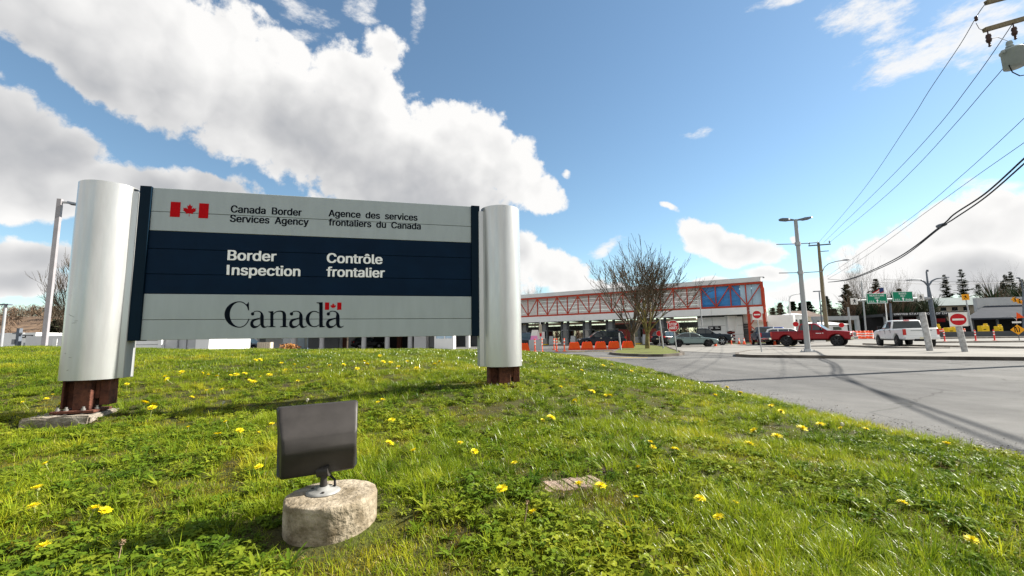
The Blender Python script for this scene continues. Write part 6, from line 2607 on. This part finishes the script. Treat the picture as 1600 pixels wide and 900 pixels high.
# ================================================================== GRASS AND FLOWERS
def leaf_mat(name, stops, trans=.45, gloss=.25, rough=.35):
    """leaf: diffuse + light shining through + a little gloss; colour differs from tuft to tuft"""
    m = bpy.data.materials.new(name)
    m.use_nodes = True
    nt = m.node_tree
    nt.nodes.clear()
    oi = nt.nodes.new('ShaderNodeObjectInfo')
    ge = nt.nodes.new('ShaderNodeNewGeometry')
    nz = nt.nodes.new('ShaderNodeTexNoise')
    nz.inputs['Scale'].default_value = .9
    nz.inputs['Detail'].default_value = 4
    nt.links.new(ge.outputs['Position'], nz.inputs['Vector'])
    ad = nt.nodes.new('ShaderNodeMath')
    ad.operation = 'MULTIPLY_ADD'
    nt.links.new(oi.outputs['Random'], ad.inputs[0])
    ad.inputs[1].default_value = .55
    mp = nt.nodes.new('ShaderNodeMapRange')
    mp.inputs['From Min'].default_value, mp.inputs['From Max'].default_value = .32, .68
    mp.inputs['To Min'].default_value, mp.inputs['To Max'].default_value = -.05, .5
    nt.links.new(nz.outputs['Fac'], mp.inputs['Value'])
    nt.links.new(mp.outputs[0], ad.inputs[2])
    cr = nt.nodes.new('ShaderNodeValToRGB')
    el = cr.color_ramp.elements
    el[0].position, el[0].color = stops[0][0], (*stops[0][1], 1)
    el[1].position, el[1].color = stops[-1][0], (*stops[-1][1], 1)
    for s_, c in stops[1:-1]:
        e = el.new(s_)
        e.color = (*c, 1)
    nt.links.new(ad.outputs[0], cr.inputs[0])
    df = nt.nodes.new('ShaderNodeBsdfDiffuse')
    tr = nt.nodes.new('ShaderNodeBsdfTranslucent')
    gl = nt.nodes.new('ShaderNodeBsdfGlossy')
    gl.inputs['Roughness'].default_value = rough
    nt.links.new(cr.outputs[0], df.inputs['Color'])
    nt.links.new(cr.outputs[0], tr.inputs['Color'])
    m1 = nt.nodes.new('ShaderNodeMixShader')
    m1.inputs[0].default_value = trans
    nt.links.new(df.outputs[0], m1.inputs[1])
    nt.links.new(tr.outputs[0], m1.inputs[2])
    lw = nt.nodes.new('ShaderNodeFresnel')
    lw.inputs['IOR'].default_value = 1.4
    fm = nt.nodes.new('ShaderNodeMath')
    fm.operation = 'MULTIPLY'
    fm.inputs[1].default_value = gloss
    nt.links.new(lw.outputs[0], fm.inputs[0])
    m2 = nt.nodes.new('ShaderNodeMixShader')
    nt.links.new(fm.outputs[0], m2.inputs[0])
    nt.links.new(m1.outputs[0], m2.inputs[1])
    nt.links.new(gl.outputs[0], m2.inputs[2])
    out = nt.nodes.new('ShaderNodeOutputMaterial')
    nt.links.new(m2.outputs[0], out.inputs['Surface'])
    return m


K['blade'] = leaf_mat('grass_blade', [(0, (.045, .100, .006)), (.30, (.138, .205, .012)), (.65, (.255, .315, .017)), (1.0, (.44, .40, .026))], .42, .03)
K['weed'] = leaf_mat('weed_leaf', [(0, (.034, .080, .008)), (.4, (.108, .170, .014)), (1.0, (.27, .29, .024))], .36, .16, .32)
K['straw'] = leaf_mat('dry_blade', [(0, (.24, .19, .07)), (1.0, (.40, .34, .16))], .3, .04)
K['moss'] = leaf_mat('moss', [(0, (.11, .115, .008)), (1.0, (.27, .21, .018))], .3, .05)


def blade(mb, x, y, l, w, az, lean, m, rnd, segs=3):
    d = Vector((math.cos(az), math.sin(az), 0))
    s_ = Vector((-d.y, d.x, 0))
    tw = rnd.uniform(-.6, .6)
    s_ = (s_ * math.cos(tw) + d * math.sin(tw)) * (w / 2)
    p = Vector((x, y, -.004))
    vs = []
    ang = lean * .25
    for i in range(segs):
        k = 1 - (i / segs) ** 2 * .75
        vs += [p - s_ * k, p + s_ * k]
        ang += lean / segs
        p = p + (d * math.sin(ang) + Vector((0, 0, 1)) * math.cos(ang)) * (l / segs)
    vs.append(p)
    fs = [(2 * i, 2 * i + 1, 2 * i + 3, 2 * i + 2) for i in range(segs - 1)] + [(2 * segs - 2, 2 * segs - 1, 2 * segs)]
    mb.add(vs, fs, m, True)


def oval(mb, base, d, up, l, w, m, curl=.3, n=4, lobes=0, rnd=None):
    s_ = d.cross(up).normalized()
    vs, fs = [], []
    for i in range(n + 1):
        f = i / n
        ww = w * math.sin(math.pi * min(.97, f * .86 + .1)) ** .8
        if lobes and i % 2 == 0:
            ww *= .55
        c = base + d * (l * f) + up * (l * (curl * f - curl * 1.1 * f * f))
        vs += [c - s_ * ww / 2 + up * ww * .12, c, c + s_ * ww / 2 + up * ww * .12]
    for i in range(n):
        a = i * 3
        fs += [(a, a + 1, a + 4, a + 3), (a + 1, a + 2, a + 5, a + 4)]
    mb.add(vs, fs, m, True)


TUFTS = bpy.data.collections.new('tuft_kinds')
kinds = {'fine': [], 'tall': [], 'weed': [], 'rosette': [], 'moss': [], 'far': []}
idx = 0


def add_kind(kind, mb):
    global idx
    me = bpy.data.meshes.new('grass_tuft')
    me.from_pydata(mb.v, [], mb.f)
    for k in ('blade', 'weed', 'straw', 'moss'):
        me.materials.append(K[k])
    me.polygons.foreach_set('material_index', mb.m)
    me.polygons.foreach_set('use_smooth', mb.s)
    o = bpy.data.objects.new('grass_tuft_%02d' % idx, me)
    TUFTS.objects.link(o)
    kinds[kind].append(idx)
    idx += 1


rnd = random.Random(5)
for v in range(5):       # short lawn grass
    mb = MB()
    for _ in range(34):
        r, a = .050 * math.sqrt(rnd.random()), rnd.uniform(0, 6.28)
        blade(mb, r * math.cos(a), r * math.sin(a), rnd.uniform(.022, .055), rnd.uniform(.0020, .0036), rnd.uniform(0, 6.28), rnd.uniform(.2, 1.5), 2 if rnd.random() < .07 else 0, rnd)
    add_kind('fine', mb)
for v in range(4):       # longer tufts
    mb = MB()
    for _ in range(46):
        r, a = .045 * math.sqrt(rnd.random()), rnd.uniform(0, 6.28)
        blade(mb, r * math.cos(a), r * math.sin(a), rnd.uniform(.05, .115), rnd.uniform(.0024, .0042), a + rnd.gauss(0, .8), rnd.uniform(.2, 1.5), 2 if rnd.random() < .06 else 0, rnd, 4)
    add_kind('tall', mb)
for v in range(5):       # small-leaved weeds
    mb = MB()
    for _ in range(20):
        r, a = .055 * math.sqrt(rnd.random()), rnd.uniform(0, 6.28)
        h = rnd.uniform(.006, .040)
        b = Vector((r * math.cos(a), r * math.sin(a), h))
        mb.tube([(b.x * .6, b.y * .6, 0), b], .0007, 3, 1, False)
        a0 = rnd.uniform(0, 6.28)
        up = Vector((rnd.gauss(0, .35), rnd.gauss(0, .35), 1)).normalized()
        for k in range(3):
            d = Vector((math.cos(a0 + k * 2.09), math.sin(a0 + k * 2.09), rnd.uniform(-.1, .25)))
            d = (d - up * d.dot(up)).normalized()
            oval(mb, b, d, up, rnd.uniform(.010, .021), rnd.uniform(.008, .015), 1, .25, 3)
    for _ in range(8):
        a = rnd.uniform(0, 6.28)
        blade(mb, rnd.gauss(0, .03), rnd.gauss(0, .03), rnd.uniform(.02, .05), .0026, a, rnd.uniform(.4, 1.3), 2 if rnd.random() < .25 else 0, rnd)
    add_kind('weed', mb)
for v in range(3):       # dandelion rosettes
    mb = MB()
    for k in range(13):
        a = k * 2.4 + rnd.gauss(0, .2)
        el = rnd.uniform(.12, .75)
        d = Vector((math.cos(a) * math.cos(el), math.sin(a) * math.cos(el), math.sin(el)))
        up = Vector((-math.cos(a) * math.sin(el), -math.sin(a) * math.sin(el), math.cos(el)))
        oval(mb, Vector((0, 0, .004)), d, up, rnd.uniform(.05, .105), rnd.uniform(.014, .024), 1, .2, 8, 1)
    add_kind('rosette', mb)
for v in range(2):
    mb = MB()
    for _ in range(60):
        r, a = .06 * math.sqrt(rnd.random()), rnd.uniform(0, 6.28)
        blade(mb, r * math.cos(a), r * math.sin(a), rnd.uniform(.008, .020), .0022, rnd.uniform(0, 6.28), rnd.uniform(.1, 1.2), 3, rnd, 2)
    add_kind('moss', mb)
for v in range(3):       # coarse patches for the far slope
    mb = MB()
    for _ in range(70):
        r, a = .16 * math.sqrt(rnd.random()), rnd.uniform(0, 6.28)
        blade(mb, r * math.cos(a), r * math.sin(a), rnd.uniform(.035, .085), rnd.uniform(.005, .009), rnd.uniform(0, 6.28), rnd.uniform(.2, 1.3), 1 if rnd.random() < .3 else (2 if rnd.random() < .05 else 0), rnd, 3)
    add_kind('far', mb)

pts, rots, scls, ids = [], [], [], []
BOARD = lawn_at(905, 755)
rnd = random.Random(77)


def put(x, y, k, s_):
    z = lawn_h(x, y)
    gx = (lawn_h(x + .1, y) - z) / .1
    gy = (lawn_h(x, y + .1) - z) / .1
    pts.append((x, y, z))
    rots.append((max(-.7, min(.7, gy)) * .6, -max(-.7, min(.7, gx)) * .6, rnd.uniform(0, 6.283)))
    scls.append(s_)
    ids.append(rnd.choice(kinds[k]))


def try_put(x, y, near):
    if x > edge_x(y) + .06 * rnd.random() - .02:
        return
    rp = math.hypot(x - PC.x, y - PC.y)
    if rp < PR + .012 or (rp < PR + .05 and y < PC.y and rnd.random() < .6):
        return
    dx, dy = x - BOARD.x, y - BOARD.y
    if -.20 < dx < .24 and -.06 < dy - dx * .25 < .055 and rnd.random() < .74:
        return
    # under the footing of the left pylon
    lx = (x - SO.x) * SD.x + (y - SO.y) * SD.y
    ly = -(x - SO.x) * SD.y + (y - SO.y) * SD.x
    if UL - .37 < lx < UL + .18 and -.27 < ly < .25:
        return
    a = noise.noise(Vector((x * .9, y * .9, 2)))
    b = noise.noise(Vector((x * 2.3, y * 2.3, 9)))
    c = noise.noise(Vector((x * 1.5, y * 1.5, 21)))
    q = rnd.random()
    road = edge_x(y) - x
    if c > .16 and q < .60 and road > .5:
        k, s_ = 'moss', rnd.uniform(.7, 1.3)
    elif a + b * .5 > .12:
        k, s_ = ('weed' if q < .42 else 'tall' if q < .50 else 'fine'), rnd.uniform(.5, 1.05)
    elif a < -.22 or road < .35:
        k, s_ = ('tall' if q < .5 else 'fine'), rnd.uniform(.55, 1.05)
    else:
        k, s_ = ('fine' if q < .74 else 'weed' if q < .90 else 'tall'), rnd.uniform(.55, 1.25)
    if road > .3 and rp > PR + .12 and rnd.random() < .045:
        k, s_ = 'rosette', rnd.uniform(.45, .95)
    if rp < PR + .14:
        s_ *= .6
        k = 'fine' if k == 'tall' else k
    put(x, y, k, s_)


def visible(x, y):
    return -1.32 * y - .6 < x < 1.25 * y + .5


# density falls off with distance; a thinner cover continues beside the view
for (y0, y1, x0, x1, dens) in ((.9, 2.2, -3.4, 4.2, 820), (2.2, 4.0, -5.6, 4.2, 520), (4.0, 7.0, -9.5, 4.2, 270)):
    n = int((y1 - y0) * (x1 - x0) * dens)
    for _ in range(n):
        x, y = rnd.uniform(x0, x1), rnd.uniform(y0, y1)
        if visible(x, y) or rnd.random() < .18:
            try_put(x, y, True)
n = 11 * 17 * 60
for _ in range(int(15 * 11 * 75)):
    x, y = rnd.uniform(-13.5, 4.2), rnd.uniform(6.6, 17)
    if x < edge_x(y) and (visible(x, y) or rnd.random() < .2):
        if y < 10 and rnd.random() < .45:
            try_put(x, y, False)
        put(x, y, 'far', rnd.uniform(.55, .95) * (.8 if x > edge_x(y) - .6 else 1))
for _ in range(1500):
    x, y = rnd.uniform(-6, 4.0), rnd.uniform(-2.5, .9)
    if x < edge_x(y) and x * x + y * y > .09:
        put(x, y, 'fine', 1.2)
# a few hand placed dark tufts seen in the photograph
for (px, py, s_, n) in ((980, 655, 1.0, 9), (950, 765, .75, 6), (1240, 700, 1.0, 12), (1275, 690, .9, 8), (60, 660, 1.2, 10), (300, 800, .8, 14), (430, 790, .8, 12), (760, 735, .8, 8), (1520, 770, .9, 10)):
    c = lawn_at(px, py)
    if c:
        for _ in range(n):
            put(c.x + rnd.gauss(0, .05), c.y + rnd.gauss(0, .04), 'tall', s_ * rnd.uniform(.7, 1.1))

me = bpy.data.meshes.new('grass')
me.from_pydata(pts, [], [])
for nm, ty, data in (('rot', 'FLOAT_VECTOR', [c for r in rots for c in r]), ('scl', 'FLOAT', scls), ('kind', 'INT', ids)):
    at_ = me.attributes.new(nm, ty, 'POINT')
    at_.data.foreach_set('vector' if ty == 'FLOAT_VECTOR' else 'value', data)
grass = bpy.data.objects.new('grass', me)
COL.objects.link(grass)
tag(grass, kind='stuff')
ng = bpy.data.node_groups.new('grass_scatter', 'GeometryNodeTree')
ng.interface.new_socket('Geometry', in_out='INPUT', socket_type='NodeSocketGeometry')
ng.interface.new_socket('Geometry', in_out='OUTPUT', socket_type='NodeSocketGeometry')
N = ng.nodes
gi2, go2 = N.new('NodeGroupInput'), N.new('NodeGroupOutput')
m2p = N.new('GeometryNodeMeshToPoints')
ci = N.new('GeometryNodeCollectionInfo')
ci.inputs['Collection'].default_value = TUFTS
ci.inputs['Separate Children'].default_value = True
ci.inputs['Reset Children'].default_value = True
iop = N.new('GeometryNodeInstanceOnPoints')
iop.inputs['Pick Instance'].default_value = True


def attr(nm, ty):
    n_ = N.new('GeometryNodeInputNamedAttribute')
    n_.data_type = ty
    n_.inputs['Name'].default_value = nm
    return n_.outputs['Attribute']


e2r = N.new('FunctionNodeEulerToRotation')
Lk = ng.links.new
Lk(gi2.outputs[0], m2p.inputs[0])
Lk(m2p.outputs[0], iop.inputs['Points'])
Lk(ci.outputs[0], iop.inputs['Instance'])
Lk(attr('kind', 'INT'), iop.inputs['Instance Index'])
Lk(attr('rot', 'FLOAT_VECTOR'), e2r.inputs[0])
Lk(e2r.outputs[0], iop.inputs['Rotation'])
Lk(attr('scl', 'FLOAT'), iop.inputs['Scale'])
Lk(iop.outputs[0], go2.inputs[0])
md = grass.modifiers.new('scatter', 'NODES')
md.node_group = ng

# sunken weathered board and bare soil in front
bz = thing('sunken_board', 'weathered grooved board sunk into the grass right of the floodlight', 'board', BOARD, RAD(20))
m_ = MB()
for k in range(9):
    m_.bx(-.20 + k * .034, -.20 + k * .034 + .031, -.075 + .006 * math.sin(k * 2.1), .065, -.03, .012 + .003 * math.sin(k * 1.7))
m_.build('board', 'board', bz, bevel=.003)
m_ = MB()
for k in range(60):
    a, r = rnd.uniform(0, 6.28), rnd.random() ** .5
    c = Vector((.14 + .12 * r * math.cos(a), .10 + .05 * r * math.sin(a), .008))
    s_ = rnd.uniform(.006, .016)
    m_.add([c + Vector((rnd.uniform(-s_, s_), rnd.uniform(-s_, s_), rnd.uniform(-.004, s_))) for _ in range(4)], [(0, 1, 2), (0, 2, 3), (0, 1, 3), (1, 2, 3)])
m_.build('soil_clods', 'soil', bz, fix=False)


# ---- dandelions
def make_flower(seed):
    r_ = random.Random(seed)
    t = thing('dandelion', 'x', 'dandelion', (0, 0, -50), 0)
    s_ = MB()
    hgt = 1.0
    bend = r_.uniform(-.2, .2)
    s_.tube([(0, 0, 0), (bend * .4, 0, .5), (bend, 0, .96)], [.020, .017, .018], 6, cap=False)
    s_.build('stem', 'stalk', t, fix=False)
    h = MB()
    for (n, r, el, w) in ((26, .235, .12, .040), (24, .21, .45, .036), (18, .165, .8, .034), (12, .11, 1.2, .03)):
        for k in range(n):
            a = 6.283 * k / n + r_.gauss(0, .06)
            e = el + r_.gauss(0, .09)
            d = Vector((math.cos(a) * math.cos(e), math.sin(a) * math.cos(e), math.sin(e)))
            sd = Vector((-math.sin(a), math.cos(a), 0)) * w * .5
            b = Vector((bend, 0, .97))
            l = r * r_.uniform(.85, 1.1)
            h.add([b + sd * .5, b - sd * .5, b + d * l - sd, b + d * l * 1.03, b + d * l + sd], [(0, 1, 2, 3, 4)])
    h.build('flower_head', 'petal', t, fix=False)
    g_ = MB()
    g_.lathe([(.02, .86), (.075, .90), (.085, .96), (.05, .99), (0, .99)], 8, 0, Matrix.Translation((bend, 0, 0)))
    g_.build('calyx', 'stalk', t, fix=False)
    return t


protos = [make_flower(i) for i in range(4)]
zoneA = [(2140 / 10, 150), (122, 177), (183, 168), (241, 195), (820, 58), (857, 70), (750, 60), (685, 78), (720, 80), (908, 72), (955, 75), (980, 70), (1005, 65), (1020, 85), (1065, 92), (1085, 75), (1110, 70), (1168, 22), (1210, 22), (1190, 45), (1235, 98), (1265, 38), (860, 135), (783, 162), (935, 130),
         (958, 265), (890, 315), (1062, 308), (1135, 270), (783, 287), (990, 290), (1070, 445), (220, 435), (525, 110), (1045, 8), (1072, 8), (915, 310)]
small = [(x * .3776, 560 + y * .3776) for x, y in zoneA]
small += [(800 + x / 3, 600 + y / 3) for x, y in ((213, 12), (370, 40), (445, 52), (308, 80), (128, 170), (160, 155), (658, 283), (768, 310), (1450, 193), (1262, 133), (1222, 110), (20, 375), (623, 385), (600, 540), (1030, 555))]
small += [(480 + x * .3778, 290 + y * .3778) for x, y in ((300, 730), (310, 700), (245, 735), (205, 760), (385, 745), (420, 730), (455, 750), (530, 740), (545, 730), (950, 730), (95, 745), (150, 740), (235, 727), (345, 730), (310, 890))]
small += [(900 + x * .4375, 540 + y * .4375) for x, y in ((90, 73), (122, 70), (12, 90), (200, 95), (8, 198), (110, 177), (52, 165), (505, 183), (535, 155), (590, 172), (700, 220), (730, 238), (875, 285), (970, 293), (1035, 302), (272, 353), (357, 370), (1318, 355))]
small += [(598.6, 690), (616, 653), (597.7, 626), (652, 705), (722, 693), (737, 706), (402.5, 728)]
big = [((592, 187), 'left', 'tall dandelion, left of three standing beside the left pylon footing'), ((622, 210), '', 'tall dandelion, middle of three beside the left pylon footing'), ((645, 197), '', 'tall dandelion, right of three beside the left pylon footing'),
       ((158, 543), '', 'big dandelion near the left edge, upper of two close together'), ((155, 607), '', 'big dandelion near the left edge, lower of two close together'), ((362, 627), '', 'flat dandelion, left of a touching pair left of the floodlight'), ((430, 620), '', 'wide dandelion, right of a touching pair left of the floodlight'), ((207, 768), '', 'single big dandelion lowest at the left edge')]
big = [(x * .3776, 560 + y * .3776, lab) for (x, y), _, lab in big]
big += [(1171.7, 696, 'dandelion lowest of a group of four near the road edge'), (1188.3, 676.7, 'dandelion topmost left of a group of four near the road edge'), (1208.3, 681, 'dandelion second from right of a group of four near the road edge'), (1250, 671.7, 'dandelion rightmost of a group of four near the road edge'),
        (1096.7, 778, 'dandelion alone midway between board and bottom edge'), (915, 758, 'left dandelion lying beside the sunken board'), (934, 757, 'right dandelion lying beside the sunken board'), (1133, 809, 'pale dandelion low in the foreground, right of the board'), (845, 796, 'dandelion in weeds left below the sunken board'),
        (1402, 785, 'single dandelion low in the grass at the right'), (1507, 839, 'dandelion nearest the bottom right corner'), (792, 764, 'small dandelion between pedestal and sunken board')]
rnd = random.Random(31)


def zone(px, py):
    if px < 230 and py < 660:
        return 'small dandelion around the footing of the left pylon'
    if py < 640 and px < 800:
        return 'small dandelion in the sunny strip along and behind the sign'
    if px < 620:
        return 'small dandelion in the lawn around the floodlight'
    if px > 880 and py < 640:
        return 'small dandelion on the far slope right of the right pylon'
    if px > 1050:
        return 'small dandelion along the road edge'
    return 'small dandelion in the open lawn between pedestal and road'


used_p = 0


def plant_flower(px, py, dia, label, group):
    global used_p
    g0 = lawn_at(px, py)
    if g0 is None:
        return
    d = g0.y
    hgt = rnd.uniform(.045, .085) if d < 4 else rnd.uniform(.07, .11)
    # stand so that the head is where the photograph shows it
    g0 = lawn_at(px, min(899, py + hgt * FPX / d * .92)) or g0
    pr = protos[used_p % 4]
    dia = min(dia * d / FPX, .085)
    sx = dia / .46
    t = copy_tree(pr, g0 - Vector((0, 0, .005)), rnd.uniform(0, 6.28), label, (sx, sx, hgt))
    # keep the head round: the stem length is the z scale, so give head and calyx their own
    for c in t.children:
        if not c.name.startswith('stem'):
            c.scale = (1, 1, sx / hgt)
            c.location = (0, 0, .97 - .97 * sx / hgt)
    if group:
        t['group'] = group
    t.rotation_euler = (rnd.gauss(0, .28), rnd.gauss(0, .28), rnd.uniform(0, 6.28))
    used_p += 1


for px, py in small:
    z_ = zone(px, py)
    plant_flower(px, py, (8.5 if py < 640 else 10.5) * rnd.uniform(.6, 1.25), z_, z_.replace('small dandelion', 'small dandelions'))
for px, py, lab in big:
    plant_flower(px, py, 15.5 * rnd.uniform(.9, 1.1), lab, None)
for pr in protos:
    for c in list(pr.children):
        bpy.data.objects.remove(c)
    bpy.data.objects.remove(pr)
# seed heads
sd0 = [(348.1, 632, 'white seed head left of the floodlight top, in the sign shadow'), (480, 628, 'white seed head above the floodlight'), (1048.7, 579.4, 'white seed head highest at the road edge'), (1059.7, 586, 'white seed head at the road edge, second from top'), (1067.6, 590.3, 'white seed head at the road edge, third from top'),
       (1081.6, 590.3, 'white seed head at the road edge, fourth from top'), (1124.4, 597, 'white seed head on a long stalk against the road'), (1317.8, 667, 'white seed head between yellow flowers near the road'), (187.7, 856, 'brown spent dandelion on a long bent stalk at the lower left'), (824.7, 790, 'brown spent dandelion left of the sunken board')]
for i, (px, py, lab) in enumerate(sd0):
    g0 = lawn_at(px, py)
    if g0 is None:
        g0 = Vector((flat(px, py).x, 8, .1))
    hgt = .10 if i < 8 else .085
    g0 = lawn_at(px, min(899, py + hgt * FPX / g0.y * .9)) or g0
    t = thing('dandelion_seed_head', lab, 'seed head', g0)
    m_ = MB()
    m_.tube([(-.015, 0, 0), (-.006, 0, hgt * .5), (0, 0, hgt)], [.0018, .0016, .0016], 6)
    m_.build('stem', 'stalk' if i < 8 else 'seed_brown', t)
    m_ = MB()
    r0 = .017 if i < 8 else .010
    for k in range(170 if i < 8 else 60):
        d = Vector((rnd.gauss(0, 1), rnd.gauss(0, 1), rnd.gauss(0, 1))).normalized()
        s_ = d.cross(Vector((.3, .5, .8))).normalized() * .0022
        b = Vector((0, 0, hgt))
        m_.add([b + d * r0 * .3, b + d * r0 - s_, b + d * r0 * 1.06 + s_], [(0, 1, 2)])
    m_.build('fluff', 'seed' if i < 8 else 'seed_brown', t, fix=False)
